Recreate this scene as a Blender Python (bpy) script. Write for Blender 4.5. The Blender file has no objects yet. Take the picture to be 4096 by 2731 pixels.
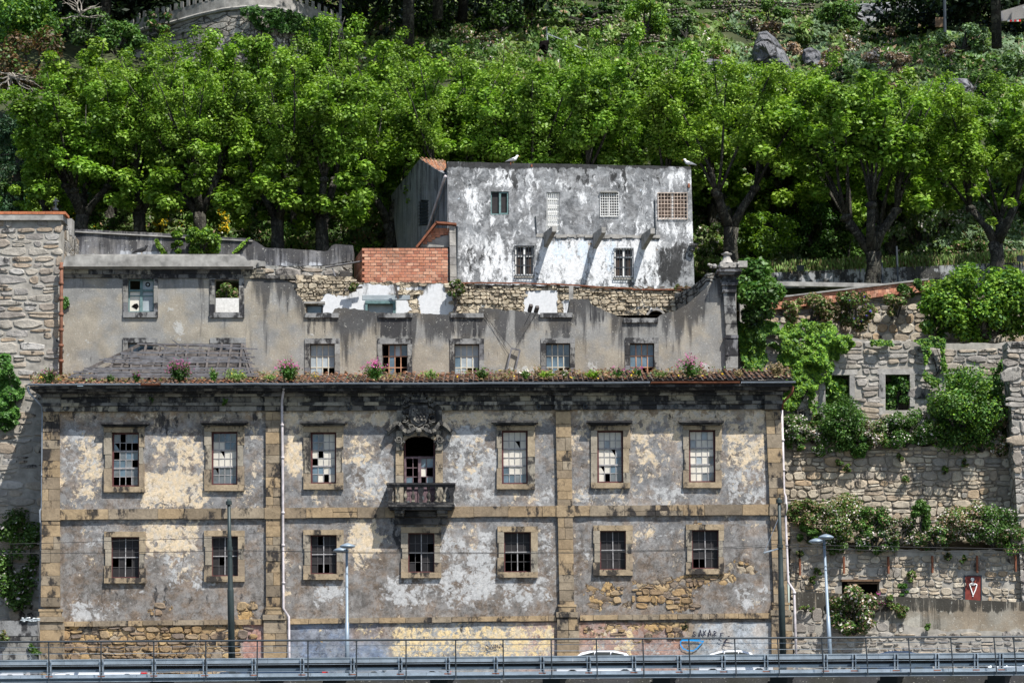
import bpy, math, random
import numpy as np
from mathutils import Vector, Matrix
# ------------------------------------------------------------------ camera
R = math.radians
D = 131.0; CZ = -2.5; F = 11400.0; TH = R(8.0); RO = R(0.5)
fw = np.array([0, math.cos(TH), math.sin(TH)]); rt0 = np.array([1.0, 0, 0]); up0 = np.array([0, -math.sin(TH), math.cos(TH)])
rt = math.cos(RO)*rt0 - math.sin(RO)*up0; upv = math.sin(RO)*rt0 + math.cos(RO)*up0
CAM = np.array([0.0, -D, CZ])
sc = bpy.context.scene
C = sc.collection
cd = bpy.data.cameras.new('camera'); cam = bpy.data.objects.new('camera', cd); C.objects.link(cam)
cd.sensor_width = 36; cd.lens = 36*F/4096; cd.clip_end = 2000; cd.clip_start = 1
m = Matrix(((rt[0], upv[0], -fw[0], CAM[0]), (rt[1], upv[1], -fw[1], CAM[1]), (rt[2], upv[2], -fw[2], CAM[2]), (0, 0, 0, 1)))
cam.matrix_world = m
sc.camera = cam
# ------------------------------------------------------------------ light
SUN = Vector((0.8, -1.0, 1.95)).normalized()
w = bpy.data.worlds.new('World'); sc.world = w; w.use_nodes = True
nt = w.node_tree; nt.nodes.clear()
sky = nt.nodes.new('ShaderNodeTexSky'); sky.sky_type = 'NISHITA'; sky.sun_disc = False
sky.sun_elevation = math.asin(SUN.z); sky.sun_rotation = math.atan2(SUN.x, SUN.y)
bg = nt.nodes.new('ShaderNodeBackground'); bg.inputs[1].default_value = 0.095
wo = nt.nodes.new('ShaderNodeOutputWorld'); nt.links.new(sky.outputs[0], bg.inputs[0]); nt.links.new(bg.outputs[0], wo.inputs[0])
sl = bpy.data.lights.new('sun', 'SUN'); sl.energy = 4.7; sl.angle = R(0.5); sl.color = (1, .965, .91)
so = bpy.data.objects.new('sun', sl); C.objects.link(so); so.rotation_euler = SUN.to_track_quat('Z', 'Y').to_euler(); so.location = (40, -60, 80)
sc.view_settings.view_transform = 'Standard'; sc.view_settings.look = 'None'; sc.view_settings.gamma = 1
sc.view_settings.exposure = 0.62
sc.cycles.max_bounces = 5; sc.cycles.diffuse_bounces = 3; sc.cycles.transmission_bounces = 3
# ------------------------------------------------------------------ helpers
def P(px, py, Y):
    """point of the world plane y=Y that stands at this place of the photograph (4096 wide)"""
    dx = (px-2048)/F; dy = (1365.5-py)/F
    d = fw+dx*rt+dy*upv
    t = (Y+D)/d[1]
    return CAM+t*d
def PV(px, py, Y):
    px = np.asarray(px, float); py = np.asarray(py, float); Y = np.asarray(Y, float)+0*px
    d = fw[None]+((px-2048)/F)[:, None]*rt[None]+((1365.5-py)/F)[:, None]*upv[None]
    t = (Y+D)/d[:, 1]
    return CAM[None]+t[:, None]*d
def scale_at(Y): return F/(D+Y)/1.0     # photo pixels per metre
def tag(o, label=None, cat=None, group=None, kind=None):
    if label: o['label'] = label
    if cat: o['category'] = cat
    if group: o['group'] = group
    if kind: o['kind'] = kind
    return o
def thing(name, label, cat, loc=(0, 0, 0), group=None):
    o = bpy.data.objects.new(name, None); C.objects.link(o); o.location = tuple(loc); o.empty_display_size = .3
    tag(o, label, cat, group); return o
def adopt(o, parent):
    if parent is not None:
        o.parent = parent
        # world position of every ancestor is a pure translation
        l = Vector((0, 0, 0)); q = parent
        while q is not None: l += q.location; q = q.parent
        o.location = -l if o.type == 'MESH' or o.type == 'EMPTY' else o.location
def link(name, me, parent=None):
    o = bpy.data.objects.new(name, me); C.objects.link(o); adopt(o, parent); return o
def mats_of(me, mat):
    for x in (mat if isinstance(mat, (list, tuple)) else [mat]): me.materials.append(x)
class MB:
    def __init__(s): s.v = []; s.f = []; s.m = []
    def quad(s, a, b, c, d, m=0):
        k = len(s.v); s.v += [tuple(a), tuple(b), tuple(c), tuple(d)]; s.f.append((k, k+1, k+2, k+3)); s.m.append(m)
    def hexa(s, p, m=0):   # p: front bl br tr tl, back bl br tr tl
        k = len(s.v); s.v += [tuple(q) for q in p]
        for f in ((0, 1, 2, 3), (5, 4, 7, 6), (1, 5, 6, 2), (4, 0, 3, 7), (3, 2, 6, 7), (4, 5, 1, 0)):
            s.f.append(tuple(k+i for i in f)); s.m.append(m)
    def box(s, x0, x1, y0, y1, z0, z1, m=0):
        s.hexa([(x0, y0, z0), (x1, y0, z0), (x1, y0, z1), (x0, y0, z1), (x0, y1, z0), (x1, y1, z0), (x1, y1, z1), (x0, y1, z1)], m)
    def pbox(s, x0, y0, x1, y1, Yf, Yb, m=0, xb0=None, xb1=None, y0r=None, y1r=None):
        """photo box: x0..x1 across, y0 (upper) .. y1 (lower), front at Yf, back at Yb"""
        xb0 = x0 if xb0 is None else xb0; xb1 = x1 if xb1 is None else xb1
        y0r = y0 if y0r is None else y0r; y1r = y1 if y1r is None else y1r
        q = [P(xb0, y1, Yf), P(xb1, y1r, Yf), P(x1, y0r, Yf), P(x0, y0, Yf)]
        s.hexa(q+[(a[0], Yb, a[2]) for a in q], m)
    def beam(s, a, b, wd, ht, m=0):
        a = Vector(a); b = Vector(b); d = (b-a).normalized(); u = Vector((0, 0, 1)) if abs(d.z) < .9 else Vector((0, 1, 0))
        sd = d.cross(u).normalized()*wd/2; uu = sd.cross(d).normalized()*ht/2
        s.hexa([a-sd-uu, a+sd-uu, a+sd+uu, a-sd+uu, b-sd-uu, b+sd-uu, b+sd+uu, b-sd+uu], m)
    def prism(s, pts, Yf, Yb, m=0):   # pts (x,z) counter-clockwise seen from the front
        k = len(s.v); n = len(pts)
        s.v += [(x, Yf, z) for x, z in pts]+[(x, Yb, z) for x, z in pts]
        s.f.append(tuple(range(k, k+n))); s.m.append(m); s.f.append(tuple(range(k+2*n-1, k+n-1, -1))); s.m.append(m)
        for i in range(n):
            j = (i+1) % n; s.f.append((k+j, k+i, k+n+i, k+n+j)); s.m.append(m)
    def pprism(s, pp, Yf, Yb, m=0):
        s.prism([(P(x, y, Yf)[0], P(x, y, Yf)[2]) for x, y in pp], Yf, Yb, m)
    def tube(s, pts, rad, n=8, m=0, caps=True):
        pts = [Vector(p) for p in pts]; rr = rad if isinstance(rad, (list, tuple)) else [rad]*len(pts)
        k = len(s.v); L = len(pts); ref = None
        for i, p in enumerate(pts):
            d = (pts[min(i+1, L-1)]-pts[max(i-1, 0)]).normalized()
            if ref is None: ref = Vector((1, 0, 0)) if abs(d.x) < .9 else Vector((0, 1, 0))
            a = (ref-d*ref.dot(d)).normalized(); b = d.cross(a); ref = a
            for j in range(n):
                t = 2*math.pi*j/n; s.v.append(tuple(p+(a*math.cos(t)+b*math.sin(t))*rr[i]))
        for i in range(L-1):
            for j in range(n):
                j2 = (j+1) % n; s.f.append((k+i*n+j, k+i*n+j2, k+(i+1)*n+j2, k+(i+1)*n+j)); s.m.append(m)
        if caps:
            s.f.append(tuple(k+j for j in range(n-1, -1, -1))); s.m.append(m)
            s.f.append(tuple(k+(L-1)*n+j for j in range(n))); s.m.append(m)
    def lathe(s, prof, cx, cy, z0, n=10, m=0):  # prof (r,z)
        s.tube([(cx, cy, z0+z) for r, z in prof], [r for r, z in prof], n, m)
    def ball(s, c, r, n=8, m=0):
        rx, ry, rz = r if isinstance(r, (tuple, list)) else (r, r, r); k = len(s.v)
        for i in range(1, n):
            t = math.pi*i/n
            for j in range(n*2):
                u = math.pi*j/n; s.v.append((c[0]+rx*math.sin(t)*math.cos(u), c[1]+ry*math.sin(t)*math.sin(u), c[2]+rz*math.cos(t)))
        N = n*2
        for i in range(n-2):
            for j in range(N):
                j2 = (j+1) % N; s.f.append((k+i*N+j, k+(i+1)*N+j, k+(i+1)*N+j2, k+i*N+j2)); s.m.append(m)
        s.f.append(tuple(k+j for j in range(N))); s.m.append(m); s.f.append(tuple(k+(n-2)*N+j for j in range(N-1, -1, -1))); s.m.append(m)
    def build(s, name, mat, parent=None, smooth=False):
        me = bpy.data.meshes.new(name); me.from_pydata(s.v, [], s.f); mats_of(me, mat)
        me.polygons.foreach_set('material_index', s.m)
        if smooth: me.polygons.foreach_set('use_smooth', [True]*len(s.f))
        me.update(); return link(name, me, parent)
rnd = random.Random(7)
def sstep(x, a, b):
    t = np.clip((x-a)/(b-a), 0, 1); return t*t*(3-2*t)
_perm = np.random.RandomState(3).rand(256, 256)
def vnoise(x, y):
    x = np.asarray(x, float); y = np.asarray(y, float)
    xi = np.floor(x).astype(int); yi = np.floor(y).astype(int); fx = x-xi; fy = y-yi
    fx = fx*fx*(3-2*fx); fy = fy*fy*(3-2*fy)
    g = lambda a, b: _perm[a % 256, b % 256]
    return (g(xi, yi)*(1-fx)+g(xi+1, yi)*fx)*(1-fy)+(g(xi, yi+1)*(1-fx)+g(xi+1, yi+1)*fx)*fy
def fnoise(x, y, o=4):
    return sum(vnoise(x*2**k+17*k, y*2**k+5*k)/2**k for k in range(o))/sum(1/2**k for k in range(o))
def boxes_sum(px, py, lst, soft=40):
    """soft rectangles (x0,y0,x1,y1,value) in photo pixels"""
    r = np.zeros_like(px)
    for b in lst:
        x0, y0, x1, y1, v = b[:5]; s = b[5] if len(b) > 5 else soft
        k = sstep(px, x0-s, x0+s)*(1-sstep(px, x1-s, x1+s))*sstep(py, y0-s, y0+s)*(1-sstep(py, y1-s, y1+s))
        r = np.maximum(r, v*k) if v > 0 else r+v*k
    return np.clip(r, 0, 1)
def wall(name, parent, Y, x0, x1, step, y0, y1, ystep, mat, thick=.5, holes=(), top=None, left=None, right=None, wfun=None, tfun=None, rough=0.0, sub=None, bottom=None):
    """a wall standing in the plane y=Y(px), given by photo pixels, with real openings"""
    xs = set(np.arange(x0, x1, step)); xs.add(x1); ys = set(np.arange(y0, y1, ystep)); ys.add(y1)
    hx = set(); hy = set()
    for h in holes: hx |= {h[0], h[2]}; hy |= {h[1], h[3]}
    def merge(a, h, lo, hi, st):
        h = {q for q in h if lo <= q <= hi}
        a = {q for q in a if q in (lo, hi) or all(abs(q-t) > st*.3 for t in h)}
        return np.array(sorted(a | h))
    xs = merge(xs, hx, x0, x1, step); ys = merge(ys, hy, y0, y1, ystep)
    nx, ny = len(xs), len(ys)
    X, YY = np.meshgrid(xs, ys); X = X.copy(); YY = YY.copy(); ok = np.ones_like(X, bool)
    if left: X2 = np.maximum(X, left(YY)); X = X2
    if right: X = np.minimum(X, right(YY))
    if top is not None:
        t = top(X); YY2 = np.maximum(YY, t); cl = YY2 > YY+1e-6; YY = YY2
    else: cl = np.zeros_like(X, bool)
    if bottom is not None:
        YY = np.minimum(YY, bottom(X))
    xf = X.ravel().astype(float); yf = YY.ravel().astype(float)
    Yv = Y(xf) if callable(Y) else np.full_like(xf, Y)
    V = PV(xf, yf, Yv)
    if rough:
        V[:, 1] += (fnoise(V[:, 0]*1.3, V[:, 2]*1.3)-.5)*rough
    faces = []
    for j in range(ny-1):
        cy = (ys[j]+ys[j+1])/2
        for i in range(nx-1):
            cx = (xs[i]+xs[i+1])/2
            if any(h[0] < cx < h[2] and h[1] < cy < h[3] for h in holes): continue
            a, b, c, d = j*nx+i, j*nx+i+1, (j+1)*nx+i+1, (j+1)*nx+i
            if abs(yf[a]-yf[d]) < .01 and abs(yf[b]-yf[c]) < .01: continue
            if abs(xf[a]-xf[b]) < .01 and abs(xf[d]-xf[c]) < .01: continue
            faces.append((d, c, b, a))
    me = bpy.data.meshes.new(name); me.from_pydata(V.tolist(), [], faces)
    for nm, fn in (('w1', wfun), ('tint', tfun)):
        if fn is None: continue
        col = np.asarray(fn(xf, yf, (top(xf) if top else np.full_like(xf, y0))), float)
        at = me.color_attributes.new(nm, 'FLOAT_COLOR', 'POINT'); at.data.foreach_set('color', col.ravel())
    mats_of(me, mat); me.update()
    o = link(name, me, parent)
    # drop loose vertices
    import bmesh
    bm = bmesh.new(); bm.from_mesh(me); bmesh.ops.delete(bm, geom=[v for v in bm.verts if not v.link_faces], context='VERTS'); bm.to_mesh(me); bm.free()
    md = o.modifiers.new('thickness', 'SOLIDIFY'); md.thickness = thick; md.offset = -1
    return o
# ------------------------------------------------------------------ leaves
def leaf_mesh(name, Cn, Nn, S, mat, parent=None, aspect=.75, midx=None, upright=0.0, seed=1, fold=.25):
    r = np.random.RandomState(seed); n = len(Cn)
    N = Nn/np.maximum(1e-6, np.linalg.norm(Nn, axis=1))[:, None]
    T = r.randn(n, 3)
    if upright: T = T*(1-upright)+np.array([0, 0, 1.0])*upright*1.5
    T -= (T*N).sum(1)[:, None]*N; T /= np.maximum(1e-6, np.linalg.norm(T, axis=1))[:, None]
    B = np.cross(N, T); S = (np.asarray(S)+np.zeros(n))[:, None]
    V = np.empty((n, 4, 3))
    V[:, 0] = Cn-T*S; V[:, 2] = Cn+T*S
    V[:, 1] = Cn+B*S*aspect+N*S*fold*r.uniform(-1, 1, (n, 1)); V[:, 3] = Cn-B*S*aspect+N*S*fold*r.uniform(-1, 1, (n, 1))
    me = bpy.data.meshes.new(name)
    me.vertices.add(n*4); me.vertices.foreach_set('co', V.ravel())
    me.loops.add(n*4); me.loops.foreach_set('vertex_index', np.arange(n*4, dtype=np.int32))
    me.polygons.add(n); me.polygons.foreach_set('loop_start', np.arange(0, n*4, 4, dtype=np.int32))
    mats_of(me, mat)
    if midx is not None: me.polygons.foreach_set('material_index', np.asarray(midx, dtype=np.int32))
    me.update(calc_edges=True)
    return link(name, me, parent)
def clumps(cen, rad, n, seed=1, flat=.85, up=.55, shell=.5):
    """leaf places and normals in clumps round the given centres"""
    r = np.random.RandomState(seed); cen = np.asarray(cen, float); k = len(cen); rad = np.asarray(rad)+np.zeros(k)
    pr = rad**2; idx = r.choice(k, n, p=pr/pr.sum())
    d = r.randn(n, 3); d /= np.linalg.norm(d, axis=1)[:, None]
    q = r.uniform(0, 1, n)**shell
    c = cen[idx]+d*(q*rad[idx])[:, None]*np.array([1, 1, flat])
    nn = d*.6+np.array([0, 0, up])+r.randn(n, 3)*.45
    return c, nn
# ------------------------------------------------------------------ materials
class NM:
    def __init__(s, name):
        s.mat = bpy.data.materials.new(name); s.mat.use_nodes = True; s.t = s.mat.node_tree; s.t.nodes.clear()
        s.out = s.n('ShaderNodeOutputMaterial'); s._pos = None
    def n(s, ty, props=None, **kw):
        x = s.t.nodes.new(ty)
        for k, v in (props or {}).items(): setattr(x, k, v)
        for k, v in kw.items():
            s.set(x, k, v)
        return x
    def set(s, x, k, v):
        k2 = int(k[1:]) if k[0] == 'i' and k[1:].isdigit() else k.replace('_', ' ')
        sock = x.inputs[k2]
        if isinstance(v, bpy.types.NodeSocket): s.t.links.new(v, sock)
        else: sock.default_value = (tuple(v)+(1,))[:4] if (isinstance(v, tuple) and sock.type == 'RGBA') else v
    def pos(s):
        if s._pos is None: s._pos = s.n('ShaderNodeNewGeometry').outputs['Position']
        return s._pos
    def mul3(s, v, sx, sy, sz): return s.n('ShaderNodeVectorMath', {'operation': 'MULTIPLY'}, i0=v, i1=(sx, sy, sz)).outputs[0]
    def add3(s, a, b): return s.n('ShaderNodeVectorMath', {'operation': 'ADD'}, i0=a, i1=b).outputs[0]
    def noise(s, scale, detail=4, rough=.55, vec=None, col=False, dist=0):
        x = s.n('ShaderNodeTexNoise', i0=vec if vec is not None else s.pos(), Scale=scale, Detail=detail, Roughness=rough, Distortion=dist)
        return x.outputs[1 if col else 0]
    def vor(s, scale, vec=None, feature='F1', out=0, rand=1.0, dim='3D'):
        x = s.n('ShaderNodeTexVoronoi', {'feature': feature, 'voronoi_dimensions': dim}, Vector=vec if vec is not None else s.pos(), Scale=scale, Randomness=rand)
        return x.outputs[out]
    def m(s, op, a, b=0.0, c=0.0): return s.n('ShaderNodeMath', {'operation': op}, i0=a, i1=b, i2=c).outputs[0]
    def ss(s, v, lo, hi, a=0.0, b=1.0):
        return s.n('ShaderNodeMapRange', {'interpolation_type': 'SMOOTHSTEP'}, i0=v, i1=lo, i2=hi, i3=a, i4=b).outputs[0]
    def ln(s, v, lo, hi, a=0.0, b=1.0): return s.n('ShaderNodeMapRange', i0=v, i1=lo, i2=hi, i3=a, i4=b).outputs[0]
    def mix(s, f, a, b, mode='MIX'):
        x = s.n('ShaderNodeMix', {'data_type': 'RGBA', 'blend_type': mode}); s.set(x, 'i0', f); s.set(x, 'i6', a); s.set(x, 'i7', b); return x.outputs[2]
    def ramp(s, v, stops, const=False):
        x = s.n('ShaderNodeValToRGB', i0=v); cr = x.color_ramp; cr.interpolation = 'CONSTANT' if const else 'LINEAR'
        while len(cr.elements) < len(stops): cr.elements.new(.5)
        for e, (p, c) in zip(cr.elements, stops): e.position = p; e.color = tuple(c)+(1,)
        return x.outputs[0]
    def scale(s, col, f):  # colour * scalar
        x = s.n('ShaderNodeVectorMath', {'operation': 'SCALE'}, i0=col); s.set(x, 'Scale', f); return x.outputs[0]
    def attr(s, name):
        x = s.n('ShaderNodeAttribute', {'attribute_name': name})
        y = s.n('ShaderNodeSeparateColor', i0=x.outputs['Color']); return x.outputs['Color'], y.outputs[0], y.outputs[1], y.outputs[2], x.outputs['Alpha']
    def island(s): return s.n('ShaderNodeNewGeometry').outputs['Random Per Island']
    def bump(s, h, strength=.5, dist=.05): return s.n('ShaderNodeBump', Strength=strength, Distance=dist, Height=h).outputs[0]
    def finish(s, col, rough=.85, bump=None, spec=.25, metal=0.0):
        b = s.n('ShaderNodeBsdfPrincipled', Base_Color=col, Roughness=rough, Metallic=metal); s.set(b, 'Specular IOR Level', spec)
        if bump is not None: s.set(b, 'Normal', bump)
        s.t.links.new(b.outputs[0], s.out.inputs[0]); return s.mat
def plain(name, col, rough=.7, metal=0.0, spec=.3, var=.25, vs=3.0, bumps=.0):
    k = NM(name); nz = k.noise(vs, 5, .6)
    c = k.scale(k.mix(0.0, col, col), k.ln(nz, .3, .7, 1-var, 1+var))
    return k.finish(c, rough, k.bump(nz, bumps, .03) if bumps else None, spec, metal)
def mask(k, nz, wgt, soft=.025, hi=.72, rng=.44):
    """patchy coverage: wgt 0 none .. 1 all over, crisp outline"""
    nz = k.m('MULTIPLY_ADD', nz, 1.35, -.175)
    thr = k.m('MULTIPLY_ADD', wgt, -rng, hi)
    d = k.m('SUBTRACT', nz, thr)
    return k.ss(d, -soft, soft)
def peeling(name, light=(.45, .45, .445), cream=(.62, .5, .345), stoneA=(.42, .28, .13), stoneB=(.25, .18, .11), black=(.03, .03, .032), crack=1.0, lightsc=1.1, streaky=1.0, brownish=1.0):
    k = NM(name); p = k.pos()
    wc = k.n('ShaderNodeTexNoise', i0=p, Scale=2.2, Detail=5.0).outputs[1]
    wv = k.n('ShaderNodeVectorMath', {'operation': 'SUBTRACT'}, i0=wc, i1=(.5, .5, .5)).outputs[0]
    pw = k.add3(p, k.scale(wv, .5))
    pz = k.mul3(pw, 1, 1, 1/streaky)
    _, r, g, b, a = k.attr('w1'); tint = k.attr('tint')[0]
    tone = k.ln(k.noise(1.5, 9, .72), .32, .68, .55, 1.45)
    tone2 = k.m('MULTIPLY', k.ln(k.noise(6, 7, .75), .25, .75, .68, 1.32), k.ln(k.noise(19, 4, .7), .3, .7, .85, 1.15))
    brown = k.ss(k.noise(1.3, 4, .6, vec=k.add3(p, (9, 3, 4))), .42, .6)
    brown = k.m('MULTIPLY', brown, brownish)
    base = k.mix(brown, tint, k.mix(1.0, tint, (1.08, .93, .8), 'MULTIPLY'))
    tone3 = k.ln(k.noise(.45, 5, .6, vec=k.add3(p, (7, 7, 1))), .35, .65, .8, 1.2)
    base = k.scale(base, k.m('MULTIPLY', k.m('MULTIPLY', tone, tone2), tone3))
    # soft bluish clouds, then light flakes, then cream paint
    def two(sc_, off):
        return k.m('ADD', k.m('MULTIPLY', k.noise(sc_, 9, .68, vec=k.add3(pz, off)), .5), k.m('MULTIPLY', k.noise(sc_*3.1, 8, .7, vec=k.add3(pz, off)), .5))
    cl = k.ss(k.noise(2.1, 8, .75, vec=pw), .47, .6)
    base = k.mix(k.m('MULTIPLY', cl, .5), base, k.mix(.45, light, tint))
    ml = mask(k, two(lightsc*1.2, (3.3, 1, 7)), g, .06, .68, .3)
    c1 = k.mix(ml, base, k.scale(light, tone2))
    mc = mask(k, two(lightsc, (13.3, 5, 2)), r, .035, .68, .33)
    cv = k.mix(k.ss(k.noise(3.5, 5, .6), .45, .6), cream, k.mix(.45, cream, light))
    c2 = k.mix(mc, c1, k.scale(cv, tone2))
    # bared stone
    vv = k.mul3(k.add3(pw, k.scale(wv, .25)), 2.0, 2.0, 3.2)
    e = k.vor(1.0, vv, 'DISTANCE_TO_EDGE'); sid = k.vor(1.0, vv, 'F1', 1)
    sg = k.n('ShaderNodeSeparateColor', i0=sid).outputs[0]
    st = k.ramp(sg, [(0, stoneB), (.35, stoneA), (.6, k and (.36, .3, .22)), (.8, (.17, .13, .1)), (1, (.5, .36, .18))])
    st = k.mix(k.ss(e, .005, .09), (.06, .045, .035), k.scale(st, tone2))
    mr = mask(k, k.noise(1.4, 8, .65, vec=k.add3(pw, (4, 8, 1))), a, .012, .76, .56)
    rim = k.m('MULTIPLY', k.ss(mr, .02, .5), k.ss(mr, .98, .5))
    c3 = k.mix(mr, c2, st)
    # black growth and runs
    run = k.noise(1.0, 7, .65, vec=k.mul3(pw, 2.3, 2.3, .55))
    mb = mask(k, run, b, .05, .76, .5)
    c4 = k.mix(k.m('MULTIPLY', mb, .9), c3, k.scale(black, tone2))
    # cracks
    e1 = k.vor(2.6, k.add3(p, k.scale(wv, 1.3)), 'DISTANCE_TO_EDGE')
    zone = k.ss(k.noise(.6, 3, .5, vec=k.add3(p, (1, 7, 5))), .42, .55)
    ck = k.m('MULTIPLY', k.ss(e1, .022, .003), k.m('MULTIPLY', zone, crack*.8))
    c5 = k.mix(k.m('MAXIMUM', k.m('MULTIPLY', ck, .75), k.m('MULTIPLY', rim, .6)), c4, (.035, .03, .028))
    h = k.m('ADD', k.m('MULTIPLY', k.m('ADD', ml, mc), .15), k.m('MULTIPLY', k.noise(9, 6, .7), .5))
    h = k.m('SUBTRACT', h, k.m('MULTIPLY', ck, .9))
    h = k.m('SUBTRACT', h, k.m('MULTIPLY', mr, k.ss(e, .25, 0, .8, 1.8)))
    return k.finish(c5, .9, k.bump(h, .55, .05), .15)
def rubble(name, cols, mortar=(.12, .11, .1), sc_=1.0, sx=1.2, sz=1.9, edge=.07, bumpd=.12, stain=.35, dark=(.03, .03, .03), green=0.0, joint=.9, use_attr=False, plaster=None):
    k = NM(name); p = k.pos()
    sep = k.n('ShaderNodeSeparateXYZ', i0=p)
    u = k.m('ADD', sep.outputs[0], k.m('MULTIPLY', sep.outputs[1], .83))
    uv = k.n('ShaderNodeCombineXYZ', i0=u, i1=sep.outputs[2], i2=0.0).outputs[0]
    wc = k.n('ShaderNodeTexNoise', i0=uv, Scale=2.2, Detail=5.0, Roughness=.6).outputs[1]
    wv = k.n('ShaderNodeVectorMath', {'operation': 'SUBTRACT'}, i0=wc, i1=(.5, .5, .5)).outputs[0]
    q = k.mul3(k.add3(uv, k.scale(wv, .42)), sx*1.5, sz*1.5, 1)
    big = k.ss(k.noise(.35, 2, .5, vec=uv), .46, .5)
    def layer(s):
        e = k.vor(s, q, 'DISTANCE_TO_EDGE', dim='2D', rand=.85); i = k.vor(s, q, 'F1', 1, dim='2D', rand=.85); return e, i
    e1, i1 = layer(sc_); e2, i2 = layer(sc_*1.9)
    # small stones fill between large ones: choose per large cell
    sel = k.ss(k.n('ShaderNodeSeparateColor', i0=i1).outputs[1], .38, .40)
    e = k.n('ShaderNodeMix', i0=sel, i2=k.m('MINIMUM', k.m('MULTIPLY', e2, .6), e1), i3=e1).outputs[0]
    sid = k.mix(sel, i2, i1)
    rr = k.n('ShaderNodeSeparateColor', i0=sid)
    n = len(cols); st = k.ramp(rr.outputs[0], [(j/max(1, n-1), c) for j, c in enumerate(cols)])
    st = k.scale(st, k.ln(rr.outputs[2], 0, 1, .72, 1.2))
    g = k.noise(6, 7, .75); g2 = k.noise(1.2, 6, .65)
    st = k.scale(st, k.ln(g, .25, .75, .68, 1.32))
    st = k.scale(st, k.ln(g2, .3, .7, .8, 1.2))
    ed = k.m('MULTIPLY', edge, k.ln(k.noise(2.0, 4, .6, vec=k.add3(p, (5, 5, 5))), .35, .65, .05, 1.5))
    mm = k.n('ShaderNodeMapRange', {'interpolation_type': 'SMOOTHSTEP'}, i0=e, i1=k.m('MULTIPLY', ed, .35), i2=ed).outputs[0]
    c = k.mix(k.m('MULTIPLY', k.m('SUBTRACT', 1.0, mm), joint), st, mortar)
    if plaster is not None:
        pm = mask(k, k.noise(.8, 9, .62, vec=k.add3(p, (2, 2, 9))), k.attr('w1')[2], .02, .74, .5)
        c = k.mix(pm, c, k.scale(plaster, k.ln(g, .25, .75, .8, 1.15)))
    run = k.noise(1.0, 7, .65, vec=k.mul3(p, 1.6, 1.6, .45))
    wgt = k.attr('w1')[3] if use_attr else stain
    mb = mask(k, run, wgt, .09, .74, .44)
    c = k.mix(k.m('MULTIPLY', mb, .8), c, dark)
    if green:
        mg = mask(k, k.noise(1.9, 7, .7, vec=k.add3(p, (8, 2, 3))), green, .03)
        c = k.mix(k.m('MULTIPLY', mg, .85), c, (.045, .06, .02))
    h = k.m('ADD', k.ss(e, 0, .13), k.m('MULTIPLY', k.m('ADD', g, g2), .45))
    if plaster is not None: h = k.m('ADD', k.m('MULTIPLY', h, k.m('SUBTRACT', 1.0, pm)), k.m('MULTIPLY', pm, 1.3))
    return k.finish(c, .92, k.bump(h, .85, bumpd), .12)
def ashlar(name, cols, crust=.3, bump=.04, blackc=(.02, .02, .022)):
    """cut stone: every block is its own mesh island and gets its own tone"""
    k = NM(name); p = k.pos(); i = k.island(); n = len(cols)
    st = k.ramp(i, [(j/(n-1), c) for j, c in enumerate(cols)])
    g = k.noise(8, 7, .75); g2 = k.noise(1.6, 6, .7)
    st = k.scale(st, k.m('MULTIPLY', k.ln(g, .25, .75, .75, 1.25), k.ln(g2, .3, .7, .7, 1.3)))
    run = k.noise(1.0, 8, .7, vec=k.add3(k.mul3(p, 1.3, 1.3, .7), k.n('ShaderNodeCombineXYZ', i0=k.m('MULTIPLY', i, 1.5), i1=0.0, i2=0.0).outputs[0]))
    mb = mask(k, run, crust, .06, .74, .46)
    c = k.mix(k.m('MULTIPLY', mb, .92), st, k.scale(blackc, k.ln(g, .25, .75, .5, 1.8)))
    return k.finish(c, .9, k.bump(k.m('ADD', g, g2), .6, bump), .15)
def concrete(name, base=(.25, .247, .235), darkc=(.035, .035, .038), light=(.45, .45, .43), freq=1.9, warm=(.3, .27, .22), basestain=0.0):
    """old render: w1.r = how far the dark runs reach, w1.g = white patches, w1.b = extra dark"""
    k = NM(name); p = k.pos(); _, r, g, b, a = k.attr('w1')
    t = k.ln(k.noise(1.1, 7, .65), .3, .7, .78, 1.22); t2 = k.ln(k.noise(16, 5, .75), .25, .75, .78, 1.22)
    wm = k.ss(k.noise(.55, 4, .6, vec=k.add3(p, (4, 4, 0))), .42, .6)
    c = k.scale(k.mix(wm, base, warm), k.m('MULTIPLY', t, t2))
    ml = mask(k, k.noise(1.3, 8, .68, vec=k.add3(p, (7, 1, 3))), g, .05)
    c = k.mix(k.m('MULTIPLY', ml, .85), c, k.scale(light, t2))
    run = k.noise(1.0, 6, .6, vec=k.mul3(p, freq, freq, .16))
    run2 = k.noise(1.0, 7, .7, vec=k.mul3(p, freq*3, freq*3, .5))
    rn = k.m('ADD', k.m('MULTIPLY', run, .65), k.m('MULTIPLY', run2, .35))
    mb = mask(k, rn, r, .1, .72, .42); mb2 = mask(k, run2, b, .07, .74, .48)
    mm = k.m('MAXIMUM', k.m('MULTIPLY', mb, .78), k.m('MULTIPLY', mb2, .92))
    c = k.mix(mm, c, k.scale(darkc, k.m('MULTIPLY', t2, t)))
    sp = k.ss(k.noise(11, 2, .5, vec=k.add3(p, (3, 9, 1))), .67, .71)   # lichen specks
    c = k.mix(k.m('MULTIPLY', sp, .5), c, (.5, .49, .44))
    h = k.m('ADD', k.noise(14, 6, .75), k.m('MULTIPLY', ml, .3))
    return k.finish(c, .92, k.bump(h, .5, .03), .12)
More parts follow.
